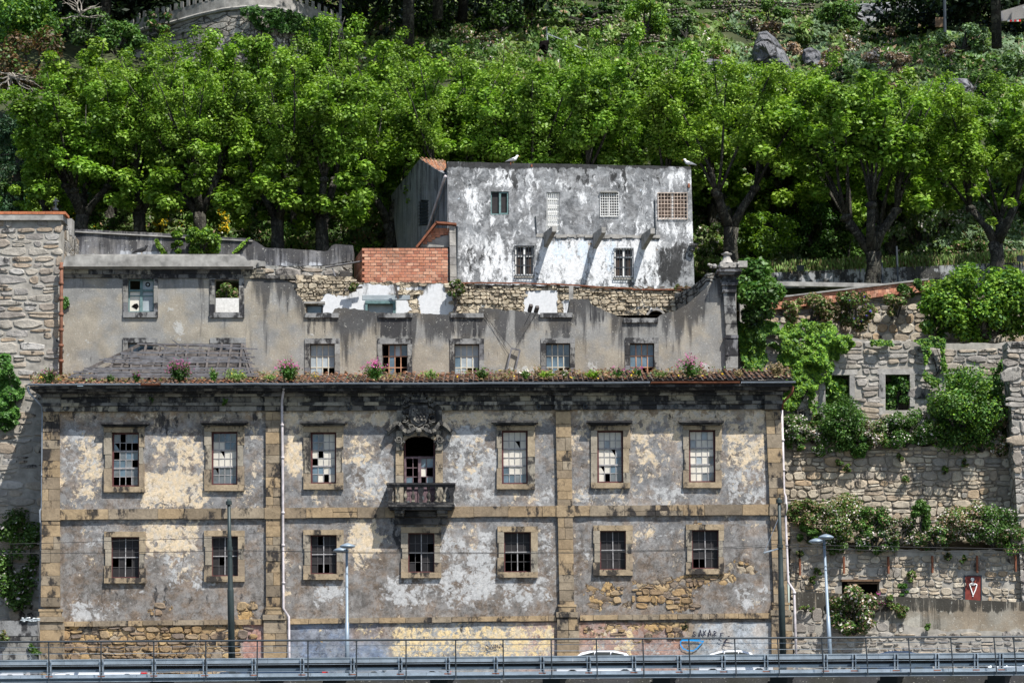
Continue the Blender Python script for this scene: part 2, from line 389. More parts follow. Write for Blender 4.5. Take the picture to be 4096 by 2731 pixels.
def leafmat(name, cols, trans=.3, rough=.5, vsc=.6, vamt=.35, spec=.35, objvar=0):
    k = NM(name); i = k.island(); n = len(cols)
    c = k.ramp(i, [(j/max(1, n-1), q) for j, q in enumerate(cols)])
    c = k.scale(c, k.ln(k.noise(vsc, 3, .5), .35, .65, 1-vamt, 1+vamt))
    if objvar: c = k.mix(k.ln(k.n('ShaderNodeObjectInfo').outputs['Random'], 0, 1, 0, objvar), c, k.mix(1.0, c, (1.5, 1.12, .9), 'MULTIPLY'))
    b = k.n('ShaderNodeBsdfPrincipled', Base_Color=c, Roughness=rough); k.set(b, 'Specular IOR Level', spec)
    t = k.n('ShaderNodeBsdfTranslucent', Color=k.mix(1.0, c, (1.15, 1.25, .5), 'MULTIPLY'))
    x = k.n('ShaderNodeMixShader', i0=trans, i1=b.outputs[0], i2=t.outputs[0]); k.t.links.new(x.outputs[0], k.out.inputs[0])
    return k.mat
M = {}
M['mortar'] = plain('earthy_mortar', (.22, .19, .155), .95, var=.45, vs=4, bumps=.6)
M['mortar_pale'] = plain('pale_smeared_mortar', (.31, .29, .255), .95, var=.35, vs=2.5, bumps=.8)
M['mortar_ochre'] = plain('dark_ochre_mortar', (.13, .09, .055), .95, var=.5, vs=4, bumps=.8)
M['facade'] = peeling('facade_plaster')
M['plinth'] = peeling('plinth_paint', light=(.42, .43, .42), cream=(.68, .53, .3), lightsc=1.9)
M['white_wall'] = peeling('peeling_whitewash', light=(.66, .67, .68), cream=(.58, .66, .74), black=(.025, .025, .025), crack=.35, lightsc=1.5, streaky=2.6, brownish=0.15)
OC = [(.27, .2, .125), (.34, .25, .15), (.22, .175, .125), (.37, .275, .165), (.18, .145, .105), (.31, .255, .185)]
M['ochre'] = ashlar('ochre_granite', OC, .34)
M['ochre_dark'] = ashlar('weathered_ochre_granite', [(.32, .26, .18), (.25, .2, .145), (.36, .28, .18), (.28, .255, .21)], .36)
M['crust'] = ashlar('black_crusted_granite', [(.2, .18, .14), (.14, .13, .12), (.34, .3, .22), (.28, .26, .22), (.12, .12, .12)], .52)
M['crustier'] = ashlar('blackened_stone', [(.13, .12, .11), (.07, .07, .07), (.2, .18, .15)], .62, .08)
M['greystone'] = ashlar('grey_granite', [(.2, .2, .2), (.15, .15, .16), (.27, .27, .26), (.22, .21, .19)], .45)
M['st_warm'] = ashlar('warm_rubble_stones', [(.36, .31, .24), (.46, .4, .31), (.3, .25, .19), (.27, .25, .22), (.42, .31, .2), (.54, .49, .4), (.38, .33, .26)], .2, .06)
M['st_grey'] = ashlar('grey_rubble_stones', [(.31, .29, .26), (.4, .37, .33), (.24, .22, .2), (.36, .3, .23), (.37, .36, .33)], .3, .06)
M['st_tower'] = ashlar('tower_stones', [(.32, .29, .25), (.4, .37, .32), (.36, .28, .2), (.27, .25, .23), (.44, .42, .39)], .22, .07)
M['st_ochre'] = ashlar('bared_ochre_stones', [(.3, .2, .11), (.38, .26, .13), (.24, .17, .11), (.2, .16, .13), (.42, .3, .16)], .3, .07)
M['st_pale'] = ashlar('pale_cream_stones', [(.48, .41, .3), (.38, .32, .24), (.56, .49, .37), (.3, .25, .19)], .2, .06)
M['lightstone'] = ashlar('pale_grey_granite', [(.3, .29, .27), (.36, .34, .31), (.26, .25, .24)], .12)
M['rubble_left'] = rubble('tower_masonry', [(.3, .28, .25), (.42, .39, .34), (.34, .27, .2), (.26, .25, .24), (.48, .46, .43)], (.25, .23, .2), .8, 1.0, 2.0, .05, .1, .2, joint=.75)
M['rubble_right'] = rubble('retaining_wall_masonry', [(.4, .35, .28), (.5, .45, .37), (.34, .27, .2), (.3, .28, .26), (.46, .34, .22), (.54, .5, .43)], (.13, .105, .08), 1.0, 1.15, 1.8, .085, .16, .22, green=.12, use_attr=True)
M['rubble_grey'] = rubble('grey_wall_masonry', [(.34, .33, .3), (.44, .42, .38), (.27, .25, .22), (.36, .3, .23), (.42, .41, .39)], (.19, .17, .145), .75, 1.0, 1.9, .05, .12, .22, green=.1, use_attr=True)
M['rubble_plaster'] = rubble('plastered_rubble', [(.5, .43, .31), (.38, .32, .24), (.58, .5, .37), (.3, .25, .19)], (.14, .11, .08), 1.5, 1.1, 1.8, .07, .1, .1, use_attr=True, plaster=(.66, .67, .68))
M['rubble_blocks'] = rubble('grey_block_masonry', [(.3, .3, .28), (.42, .41, .38), (.24, .22, .19)], (.04, .035, .03), .9, .8, 2.2, .1, .15, .3)
M['bastion'] = rubble('bastion_masonry', [(.3, .29, .26), (.4, .38, .34), (.22, .2, .18)], (.05, .045, .04), 1.1, 1.0, 1.5, .07, .12, .2, green=.15)
M['buttress'] = rubble('buttress_masonry', [(.36, .34, .31), (.44, .42, .38), (.28, .26, .23)], (.15, .13, .11), .7, .9, 1.7, .06, .12, .2)
M['drystone'] = rubble('dry_stone', [(.3, .26, .2), (.38, .35, .3), (.22, .18, .14)], (.04, .035, .03), 2.2, 1, 1.7, .16, .14, .2, green=.3)
M['cement'] = concrete('ruin_render')
M['cement_grey'] = concrete('grey_cement', (.2, .2, .21), (.03, .03, .033), (.5, .52, .55), 2.2, (.22, .21, .2))
M['cement_dark'] = concrete('black_concrete', (.07, .07, .075), (.012, .012, .014), (.4, .41, .42), 2.5, (.06, .06, .055))
M['gable'] = concrete('dark_gable_render', (.24, .25, .265), (.03, .03, .033), (.3, .3, .3), 2.0, (.25, .25, .25))
M['ramp'] = concrete('ramp_render', (.26, .24, .2), (.04, .038, .033), (.38, .36, .31), 1.8, (.24, .2, .15))
M['slab'] = plain('slab_concrete', (.3, .29, .27), .9, var=.4, vs=2.2, bumps=.5)
M['asphalt'] = plain('asphalt', (.05, .05, .052), .9, vs=20)
M['pavement'] = plain('pavement', (.25, .24, .22), .9, vs=6)
M['dirt'] = plain('soil', (.06, .05, .03), .95, var=.4, vs=1.2, bumps=.5)
M['hill'] = plain('hill_soil', (.045, .055, .022), .95, var=.5, vs=.5, bumps=.5)
M['rock'] = rubble('netted_rock', [(.2, .205, .22), (.26, .265, .28), (.16, .16, .17)], (.05, .05, .05), .5, .6, .8, .05, .5, .25)
M['shotcrete'] = plain('sprayed_concrete', (.17, .175, .18), .9, var=.35, vs=1.1, bumps=.8)
M['water'] = plain('river_water', (.015, .03, .03), .08, spec=.5)
M['sash_red'] = plain('maroon_sash_paint', (.1, .035, .035), .6, var=.35, vs=7)
M['sash_white'] = plain('worn_glazing_bars', (.3, .29, .29), .6, var=.4, vs=9)
M['sash_purple'] = plain('faded_purple_paint', (.15, .1, .11), .7, var=.45, vs=6)
M['sash_teal'] = plain('faded_teal_paint', (.12, .2, .2), .7, var=.3, vs=6)
M['sash_cream'] = plain('cream_paint', (.55, .5, .4), .6, vs=6)
M['sash_rust'] = plain('rusting_glazing_bars', (.42, .22, .13), .7, var=.5, vs=2.5)
M['bar_dark'] = plain('dull_glazing_bars', (.09, .085, .085), .6, var=.4, vs=9)
M['pane_grey'] = plain('dusty_glass', (.13, .145, .155), .12, spec=.6, var=.4, vs=1.4)
M['pane_blue'] = plain('blue_grey_glass', (.1, .15, .19), .1, spec=.6, var=.5, vs=1.2)
M['pane_frost'] = plain('frosted_glass', (.33, .37, .39), .35, spec=.4, var=.25, vs=1.8)
M['pane_pale'] = plain('papered_glass', (.62, .58, .5), .3, spec=.4, var=.14, vs=1.6)
M['pane_dark'] = plain('mesh_screen', (.028, .026, .027), .6, spec=.2, var=.2, vs=5)
M['black'] = plain('dark_interior', (.008, .007, .007), .95, spec=0)  # near black stands in for unlit interiors, openings and holes
M['curtain'] = plain('brown_curtain', (.07, .05, .04), .9)
M['white_paint'] = plain('white_metal_paint', (.72, .72, .7), .5, var=.2, vs=8)
M['rusty_white'] = plain('rust_streaked_white_paint', (.5, .4, .33), .6, var=.45, vs=5)
M['rust'] = plain('rust', (.2, .075, .04), .8, var=.45, vs=4, bumps=.3)
M['rustpipe'] = plain('rusted_iron_pipe', (.17, .075, .045), .7, var=.4, vs=3, bumps=.2)
M['pipe'] = plain('weathered_white_pipe', (.5, .46, .47), .6, var=.3, vs=3)
M['pipe_grey'] = plain('grey_pipe', (.28, .31, .35), .6, var=.2, vs=3)
M['galv'] = plain('galvanised_steel', (.33, .38, .43), .42, .55, .5, .22, 2.2)
M['steel_blue'] = plain('painted_blue_steel', (.1, .14, .18), .45, .3, .5, .15, 3)
M['steel_dark'] = plain('dark_steel', (.045, .055, .065), .5, .3, .4, .2, 3)
M['pole'] = plain('dark_green_pole', (.035, .05, .05), .5, .2, .4, .2, 2)
M['lamp'] = plain('lamp_grey_blue', (.24, .3, .36), .45, .2, .5, .1, 3)
M['wire'] = plain('cable', (.03, .03, .03), .6)
M['wood'] = plain('bleached_lath', (.14, .138, .147), .9, var=.45, vs=3.5, bumps=.4)
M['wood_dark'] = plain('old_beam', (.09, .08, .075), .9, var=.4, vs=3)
M['wood_brown'] = plain('weathered_board', (.16, .1, .06), .9, var=.4, vs=4)
M['orange'] = plain('terracotta_coping', (.42, .15, .07), .85, var=.3, vs=3)
M['door_red'] = plain('red_brown_door', (.19, .035, .025), .6, var=.3, vs=4)
M['car_white'] = plain('white_car_paint', (.75, .77, .8), .2, spec=.6, var=.03)
M['car_dark'] = plain('dark_blue_car_paint', (.02, .04, .08), .2, spec=.6, var=.05)
M['car_silver'] = plain('silver_car_paint', (.4, .43, .46), .25, .5, .5, .05)
M['glass_car'] = plain('tinted_glass', (.02, .03, .04), .05, spec=.8)
M['tyre'] = plain('tyre', (.02, .02, .02), .8)
M['tail'] = plain('red_tail_light', (.7, .03, .03), .3)
M['spray_black'] = plain('black_spray', (.02, .02, .04), .8)
M['spray_blue'] = plain('blue_spray', (.02, .27, .62), .8)
M['spray_white'] = plain('white_spray', (.85, .85, .82), .8)
M['feather_w'] = plain('white_feathers', (.8, .8, .8), .8)
M['feather_g'] = plain('grey_feathers', (.25, .26, .28), .8)
M['feather_k'] = plain('black_feathers', (.02, .02, .022), .6)
M['beak'] = plain('yellow_beak', (.6, .35, .05), .5)
def brickmat():
    k = NM('hollow_brick'); i = k.island(); g = k.noise(9, 5, .7)
    c = k.ramp(i, [(0, (.47, .19, .12)), (.3, (.56, .27, .17)), (.5, (.34, .13, .085)), (.75, (.64, .37, .25)), (1, (.42, .17, .1))])
    c = k.scale(c, k.ln(g, .25, .75, .75, 1.25)); d = mask(k, k.noise(.9, 6, .65), .25, .1)
    return k.finish(k.mix(k.m('MULTIPLY', d, .5), c, (.12, .07, .05)), .9, k.bump(g, .4, .02), .1)
M['brick'] = brickmat()
def tilemat():
    k = NM('old_roof_tile'); g = k.noise(6, 6, .7); i = k.island()
    c = k.ramp(i, [(0, (.2, .09, .05)), (.3, (.3, .13, .07)), (.55, (.14, .09, .07)), (.8, (.26, .17, .12)), (1, (.36, .17, .1))])
    c = k.scale(c, k.ln(g, .25, .75, .6, 1.4)); mm = mask(k, k.noise(1.2, 7, .7), .42, .04)
    c = k.mix(k.m('MULTIPLY', mm, .8), c, (.07, .06, .035))
    return k.finish(c, .9, k.bump(g, .5, .04), .1)
M['tile'] = tilemat()
M['coat_stone'] = ashlar('dark_carved_stone', [(.17, .16, .14), (.09, .088, .085), (.25, .23, .19), (.13, .125, .115)], .42, .05)
# foliage
M['plane'] = leafmat('plane_leaves', [(.075, .16, .014), (.12, .24, .022), (.18, .32, .04), (.27, .42, .07), (.09, .19, .018)], .32, objvar=.3)
M['plane_dark'] = leafmat('shaded_plane_leaves', [(.04, .1, .014), (.08, .17, .022), (.12, .22, .035)], .3)
M['ivy'] = leafmat('bright_ivy_leaves', [(.1, .2, .02), (.18, .32, .03), (.26, .42, .05), (.14, .26, .03)], .3)
M['ivy_dark'] = leafmat('green_ivy_leaves', [(.03, .09, .015), (.06, .16, .025), (.1, .21, .035)], .25)
M['bush'] = leafmat('bush_leaves', [(.04, .09, .016), (.07, .15, .024), (.12, .21, .04), (.05, .11, .025)], .25)
M['bush_bright'] = leafmat('bright_bush_leaves', [(.1, .21, .015), (.17, .31, .02), (.24, .38, .04)], .35)
M['evergreen'] = leafmat('evergreen_leaves', [(.008, .018, .007), (.014, .034, .011), (.022, .045, .014)], .15)  # leaf colour darkened to near black for the deeply shaded wood
M['cedar'] = leafmat('cedar_sprays', [(.02, .055, .025), (.035, .085, .035), (.055, .12, .05)], .2)
M['russet'] = leafmat('russet_leaves', [(.12, .06, .03), (.17, .1, .05), (.08, .08, .03), (.1, .06, .04)], .25)
M['grass'] = leafmat('grass_blades', [(.15, .25, .055), (.22, .33, .08), (.11, .2, .05), (.27, .31, .12)], .3, .6)
M['greygrass'] = leafmat('silvery_grass_blades', [(.16, .25, .13), (.23, .33, .18), (.13, .21, .1)], .3, .6)
M['dry'] = leafmat('dry_tan_leaves', [(.26, .17, .1), (.34, .24, .16), (.18, .12, .07), (.4, .3, .22)], .2, .8)
M['dead'] = leafmat('dead_brown_leaves', [(.14, .075, .045), (.2, .11, .07), (.1, .065, .045), (.26, .18, .12)], .15, .8)
M['drygrass'] = leafmat('dry_grass_blades', [(.22, .17, .08), (.15, .13, .06), (.3, .23, .13)], .25, .8)
M['petal_white'] = leafmat('white_petals', [(.75, .7, .66), (.6, .55, .5), (.7, .6, .6)], .2, .8)
M['petal_pink'] = leafmat('magenta_petals', [(.4, .08, .24), (.5, .14, .32), (.3, .06, .2)], .3, .7)
M['petal_yellow'] = leafmat('yellow_petals', [(.75, .5, .02), (.8, .6, .05)], .3, .7)
M['petal_violet'] = leafmat('violet_petals', [(.12, .05, .6), (.2, .1, .7)], .3, .7)
M['bark'] = rubble('plane_bark', [(.05, .05, .042), (.09, .085, .07), (.035, .03, .028), (.13, .125, .1)], (.03, .03, .025), 3.5, 1.5, .6, .1, .05, .3)
M['bark_pale'] = plain('pale_bark', (.3, .27, .23), .9, var=.3, vs=3)
def facing(parent, Y, x0, x1, y0, y1, mat, hh=26, ww=46, relief=.08, holes=(), top=None, gap=2.2, seed=0, left=None, right=None, split=.25, name='stones', cover=1.0, keep=None, bottom=None):
    """individually shaped stones laid in rough courses on a wall face"""
    r = random.Random(seed*7+1); mb = MB(); ysr = [y0]
    while ysr[-1] < y1: ysr.append(ysr[-1]+hh*r.uniform(.55, 1.5))
    T = lambda x: float(top(np.array([float(x)]))[0]) if top else -1e9
    def yb(k, x): return ysr[k]+(float(vnoise(x/95+seed*7, k*3.1))-.5)*hh*.9
    def stone(q):
        cx_ = sum(a[0] for a in q)/4; cy_ = sum(a[1] for a in q)/4
        if r.random() > cover: return
        if any(h[0]-9 < cx_ < h[2]+9 and h[1]-7 < cy_ < h[3]+7 for h in holes): return
        if cy_-6 < T(cx_): return
        if bottom and cy_ > bottom(cx_): return
        if left and cx_-8 < left(cy_): return
        if right and cx_+8 > right(cy_): return
        if keep and not keep(cx_, cy_): return
        pts = []
        for i in range(4):
            a, b, c = q[i-1], q[i], q[(i+1) % 4]; u = r.uniform(.12, .38); v = r.uniform(.12, .38)
            pts.append((b[0]+(a[0]-b[0])*u, b[1]+(a[1]-b[1])*u)); pts.append((b[0]+(c[0]-b[0])*v, b[1]+(c[1]-b[1])*v))
        w_ = max(p_[0] for p_ in pts)-min(p_[0] for p_ in pts); h_ = max(p_[1] for p_ in pts)-min(p_[1] for p_ in pts)
        if w_ < 5 or h_ < 4: return
        gx, gy = 1-gap/w_*r.uniform(.6, 1.8), 1-gap/h_*r.uniform(.6, 1.8)
        if gx < .3 or gy < .3: return
        rel = relief*r.uniform(.45, 1.4); Yw = float(Y(cx_)) if callable(Y) else Y; k = len(mb.v)
        o = [(cx_+(a-cx_)*gx+r.uniform(-1, 1), cy_+(b-cy_)*gy+r.uniform(-1, 1)) for a, b in pts]
        s_ = r.uniform(.74, .88)
        for a, b in o: mb.v.append(tuple(P(a, b, Yw+.03)))
        for a, b in o: mb.v.append(tuple(P(cx_+(a-cx_)*.93, cy_+(b-cy_)*.93, Yw-rel*.65)))
        for a, b in o: mb.v.append(tuple(P(cx_+(a-cx_)*s_, cy_+(b-cy_)*s_, Yw-rel+r.uniform(-.015, .015))))
        for g in (0, 8):
            for i in range(8): j = (i+1) % 8; mb.f.append((k+g+j, k+g+i, k+g+8+i, k+g+8+j)); mb.m.append(0)
        mb.f.append(tuple(k+16+i for i in range(7, -1, -1))); mb.m.append(0)
    for k in range(len(ysr)-1):
        x = x0-r.uniform(0, ww*.5); h = ysr[k+1]-ysr[k]; e0 = 0
        while x < x1:
            w_ = min(ww*r.uniform(.45, 1.6), x1-x+4)*(1.15 if h > hh else .9); e1 = r.uniform(-.12, .12)*h
            q = [(x-e0, yb(k, x)), (x+w_-e1, yb(k, x+w_)), (x+w_+e1, yb(k+1, x+w_)), (x+e0, yb(k+1, x))]
            if r.random() < split and h > hh*.7:
                t = r.uniform(.35, .65); L_ = lambda a, b: (a[0]+(b[0]-a[0])*t, a[1]+(b[1]-a[1])*t); ml, mr = L_(q[0], q[3]), L_(q[1], q[2])
                if r.random() < .5 and w_ > ww*.8:
                    u = r.uniform(.35, .65); tm = (ml[0]+(mr[0]-ml[0])*u, ml[1]+(mr[1]-ml[1])*u); tb = (q[3][0]+(q[2][0]-q[3][0])*u, q[3][1]+(q[2][1]-q[3][1])*u)
                    stone([q[0], q[1], mr, ml]); stone([ml, tm, tb, q[3]]); stone([tm, mr, q[2], tb])
                else: stone([q[0], q[1], mr, ml]); stone([ml, mr, q[2], q[3]])
            else: stone(q)
            x += w_; e0 = e1
    return mb.build(name, mat, parent)
# ================================================================== the mansion
man = thing('derelict_mansion', 'long derelict mansion of peeling cream and grey plaster with a central stone balcony', 'building', P(1600, 2720, 0))
UPW = [(446, 1728, 556, 1945), (845, 1725, 950, 1938), (1242, 1727, 1345, 1933), (2007, 1720, 2111, 1935), (2389, 1720, 2493, 1930), (2756, 1718, 2862, 1928)]
LOW = [(444, 2146, 557, 2310), (846, 2143, 952, 2303), (1241, 2138, 1347, 2294), (1632, 2130, 1738, 2288), (2016, 2126, 2124, 2287), (2400, 2121, 2504, 2277), (2768, 2118, 2875, 2273)]
DOOR = (1612, 1738, 1743, 2022)
def edge_r(y): return 3118+(y-1620)*.045
cream_z = [(560, 1880, 840, 2040, .78), (300, 1720, 420, 2000, .62), (600, 1740, 830, 1890, .5), (240, 1650, 1050, 1700, .45, 20), (560, 2080, 800, 2230, .8), (640, 2230, 830, 2300, .5),
 (1130, 1720, 1215, 1900, .8), (1130, 2080, 1165, 2420, .75), (1390, 1740, 1520, 1880, .5), (1390, 2080, 1520, 2230, .95), (1130, 1646, 2220, 1700, .8, 20), (1400, 2230, 1480, 2270, .6),
 (1830, 1730, 1960, 1830, .6), (1840, 1860, 1900, 1950, .45), (2290, 1640, 3070, 1695, .7, 20), (2130, 1720, 2210, 1800, .4), (2290, 1700, 2340, 2030, .5), (2510, 1700, 2640, 1860, .62), (2640, 1690, 2740, 1780, .6),
 (2890, 1690, 3080, 1880, .68), (2900, 1880, 3080, 1960, .4), (1860, 2080, 1930, 2200, .5), (2530, 2080, 2640, 2180, .35), (2900, 2090, 3000, 2130, .35), (250, 2085, 420, 2130, .2), (2290, 2070, 2740, 2110, .3), (980, 1850, 1050, 2040, .35), (560, 2040, 1000, 2080, .4), (240, 1990, 420, 2060, .25)]
light_z = [(240, 1700, 420, 1900, .5), (700, 1720, 830, 1800, .5), (1400, 1800, 1570, 2020, .62), (1780, 1700, 1990, 2040, .6), (1740, 2120, 1990, 2420, .66), (1520, 2300, 1760, 2430, .6), (1250, 2320, 1370, 2430, .75), (640, 2220, 960, 2360, .5), (2120, 1950, 2220, 2030, .55),
 (2130, 2090, 2230, 2300, .45), (2500, 1940, 2740, 2030, .6), (2890, 1850, 3080, 2040, .65), (2290, 1940, 2520, 2040, .5), (2000, 2300, 2220, 2430, .55), (260, 2400, 480, 2480, .6), (420, 2330, 640, 2400, .3), (2300, 2180, 2400, 2300, .45), (2540, 2110, 2700, 2180, .4), (980, 1700, 1050, 2040, .3), (2890, 2330, 3080, 2440, .5), (250, 2090, 420, 2200, .3)]
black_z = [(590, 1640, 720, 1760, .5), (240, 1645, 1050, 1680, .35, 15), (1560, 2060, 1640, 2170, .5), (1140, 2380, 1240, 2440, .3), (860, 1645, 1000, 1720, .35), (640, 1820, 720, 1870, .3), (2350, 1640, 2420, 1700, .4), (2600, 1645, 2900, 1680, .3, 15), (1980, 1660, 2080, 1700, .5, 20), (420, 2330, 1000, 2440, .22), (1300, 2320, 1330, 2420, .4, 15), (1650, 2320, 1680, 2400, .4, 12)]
stone_z = [(950, 2400, 1030, 2480, .8, 25), (560, 2420, 680, 2480, .35), (2330, 2320, 2560, 2440, .42), (2560, 2310, 2780, 2440, .72), (2700, 2290, 2960, 2330, .75, 25), (2880, 2230, 3030, 2310, .45), (2180, 2380, 2230, 2430, .4, 15)]
def fac_w(x, y, t):
    base_c = (.2*(1-sstep(y, 2000, 2350))+.08)*(.4+fnoise(x/170, y/120, 3))
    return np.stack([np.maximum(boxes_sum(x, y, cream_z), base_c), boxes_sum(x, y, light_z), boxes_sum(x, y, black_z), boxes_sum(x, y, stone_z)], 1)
def fac_t(x, y, t):
    n = fnoise(x/230, y/160)[:, None]
    g = np.array([.14, .138, .137])[None]*(1-n)+np.array([.235, .232, .232])[None]*n
    low = sstep(y, 2080, 2250)[:, None]*.75; br = np.array([.16, .14, .12])[None]
    lft = (1-sstep(x, 500, 1000))[:, None]*.3
    g = g*(1-low*.8-lft*.2)+br*(low*.8+lft*.2)
    tan = ((1-sstep(y, 1650, 1715))*.75)[:, None]; g = g*(1-tan)+np.array([.33, .26, .17])[None]*tan
    return np.concatenate([g, np.ones((len(x), 1))], 1)
hol = UPW+LOW+[DOOR]
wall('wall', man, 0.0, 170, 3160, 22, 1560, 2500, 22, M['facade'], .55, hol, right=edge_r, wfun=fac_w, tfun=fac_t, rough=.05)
def pl_w(x, y, t):
    c = boxes_sum(x, y, [(1560, 2495, 2220, 2640, .62), (1420, 2495, 1560, 2560, .4, 30), (2330, 2500, 2560, 2660, .45), (2780, 2460, 2960, 2490, .25), (1200, 2500, 1400, 2540, .15)])
    l = boxes_sum(x, y, [(1700, 2500, 2220, 2660, .4), (2330, 2540, 2700, 2660, .35), (740, 2580, 910, 2640, .85, 20), (190, 2590, 250, 2640, .9, 10), (880, 2500, 980, 2560, .5, 20)])
    b = boxes_sum(x, y, [(2600, 2490, 2740, 2580, .45), (160, 2500, 420, 2560, .3)])
    s = boxes_sum(x, y, [(170, 2500, 960, 2720, 1.0, 20), (930, 2500, 1010, 2560, .7), (2320, 2480, 2600, 2540, .5), (2560, 2470, 2760, 2540, .7), (2430, 2540, 2620, 2580, .5)])
    return np.stack([c, l, b, s], 1)
def pl_t(x, y, t):
    g = np.tile(np.array([.22, .2, .17]), (len(x), 1))
    def put(x0, x1, col, s=40):
        k = (sstep(x, x0-s, x0+s)*(1-sstep(x, x1-s, x1+s)))[:, None]; return g*(1-k)+np.array(col)[None]*k
    g = put(970, 1060, (.36, .23, .21), 12); g = put(1140, 1560, (.165, .205, .28), 25)
    k = boxes_sum(x, y, [(1400, 2495, 1620, 2560, .9, 30)])[:, None]; g = g*(1-k)+np.array([.2, .17, .15])[None]*k
    g = put(1580, 2190, (.25, .26, .265), 60); g = put(2060, 2235, (.3, .24, .225), 50)
    g = put(2320, 2740, (.31, .215, .185), 15); g = put(2790, 3140, (.31, .335, .36), 22)
    return np.concatenate([g, np.ones((len(x), 1))], 1)
wall('plinth_wall', man, -.06, 160, 3172, 20, 2488, 2760, 20, M['plinth'], .5, right=lambda y: 3165+0*y, wfun=pl_w, tfun=pl_t, rough=.05)
def keepp(x, y):
    if x < 955: return not (735 < x < 915 and y > 2575)
    if x < 1040: return y < 2560 and x+y*.6 < 2560
    if 2330 < x < 2790: return (fnoise(np.array([x/60.]), np.array([y/30.]))[0] > .56) and y < 2560
    return False
facing(man, -.06, 255, 2790, 2506, 2700, M['st_ochre'], 24, 44, .07, seed=1, keep=keepp, cover=.93, name='rubble_patch')
BAR = [(2560, 2330, 2790, 2442), (2740, 2296, 2880, 2335), (2880, 2240, 2990, 2310), (955, 2420, 1030, 2475), (2420, 2350, 2560, 2420), (600, 2420, 680, 2470)]
def keepb(x, y):
    for (a, b, c, d) in BAR:
        if a < x < c and b < y < d and fnoise(np.array([x/45.]), np.array([y/30.]))[0] > .5: return True
    return False
facing(man, -.0, 540, 3060, 2236, 2445, M['st_ochre'], 20, 34, .05, seed=2, keep=keepb, name='rubble_patch')
# block courses ------------------------------------------------------------
def jit(a): return rnd.uniform(-a, a)
def column(mb, xa0, xa1, ya, xb0, xb1, yb, Yf, Yb, hh=46, split=.35, g=1.2):
    """courses of cut stone; xa at the top, xb at the foot"""
    y = ya
    while y < yb-4:
        h = min(hh*rnd.uniform(.65, 1.3), yb-y)
        if yb-y-h < hh*.35: h = yb-y
        t0 = (y-ya)/(yb-ya); t1 = (y+h-ya)/(yb-ya)
        L0 = xa0+(xb0-xa0)*t0; R0 = xa1+(xb1-xa1)*t0; L1 = xa0+(xb0-xa0)*t1; R1 = xa1+(xb1-xa1)*t1
        cuts = [0, 1] if rnd.random() > split else [0, rnd.uniform(.35, .65), 1]
        for c0, c1 in zip(cuts, cuts[1:]):
            mb.pbox(L0+(R0-L0)*c0+g*.6, y+g*.6, L0+(R0-L0)*c1-g*.6, y+h-g*.6, Yf+jit(.015), Yb, xb0=L1+(R1-L1)*c0+g*.6, xb1=L1+(R1-L1)*c1-g*.6)
        y += h
def course(mb, x0, x1, yt, yb, Yf, Yb, wd=110, g=1.2, sp=.15):
    """a run of cut stones; yt, yb functions of x"""
    x = x0
    while x < x1-5:
        w_ = min(wd*rnd.uniform(.55, 1.4), x1-x)
        if x1-x-w_ < wd*.3: w_ = x1-x
        a, b = x+g*.6, x+w_-g*.6; h0, h1 = yt(a), yb(a); j = jit(1.5)
        if rnd.random() < sp:
            mid = rnd.uniform(.4, .6)
            mb.pbox(a, h0+g*.5, b, h0+(h1-h0)*mid-g*.5, Yf+jit(.02), Yb, y0r=yt(b)+g*.5, y1r=yt(b)+(yb(b)-yt(b))*mid-g*.5)
            mb.pbox(a, h0+(h1-h0)*mid+g*.5, b, h1+j, Yf+jit(.02), Yb, y0r=yt(b)+(yb(b)-yt(b))*mid+g*.5, y1r=yb(b)+j)
        else: mb.pbox(a, h0+g*.5, b, h1+j, Yf+jit(.02), Yb, y0r=yt(b)+g*.5, y1r=yb(b)+j)
        x += w_
def core(mb, x0, x1, yt, yb, Yf, Yb): mb.pbox(x0, yt(x0), x1, yb(x0), Yf, Yb, y0r=yt(x1), y1r=yb(x1))
PIL = [(172, 238, 162, 240), (1062, 1126, 1064, 1129), (2222, 2284, 2238, 2298), (3063, 3124, 3096, 3152)]
for q, (a0, a1, b0, b1) in enumerate(PIL):
    mb = MB(); column(mb, a0, a1, 1646, b0, b1, 2425, -.16, .1)
    mb.build('pilaster', M['ochre'], man)
    mb = MB(); w_ = (b1-b0)
    for (e, ya, yb_, o) in ((8, 2422, 2432, .24), (4, 2432, 2452, .22), (13, 2452, 2474, .3)):
        dy = (lambda x: (1600-x)*.009)
        mb.pbox(b0-e, ya+dy(b0), b1+e, yb_+dy(b0)-1, -o, .1)
    y2 = 2476+(1600-b0)*.009
    column(mb, b0-10, b1+18, y2, b0-10, b1+(22 if q else 18), 2760, -.24, .1, 42, .6)
    mb.build('pilaster_base', M['ochre'], man)
# string course and base ledge
sy = lambda x: 2036-(x-240)*.0072
segs = [(240, 1060), (1128, 2228), (2296, 3085)]
mb = MB()
for a, b in segs: course(mb, a, b, sy, lambda x: sy(x)+42, -.13, .1)
for a0, a1 in ((166, 240), (1058, 1132), (2226, 2296), (3078, 3146)): mb.pbox(a0, sy(a0)-1, a1, sy(a0)+44, -.2, .1)
mb.build('string_course', M['ochre'], man)
by = lambda x: 2484-(x-240)*.0122
for a, b in ((242, 1050), (1146, 2226), (2320, 3090)):
    mb = MB(); course(mb, a, b, by, lambda x: by(x)+21, -.17, .1, 90, 1.5, 0); mb.build('base_ledge', M['ochre'], man)
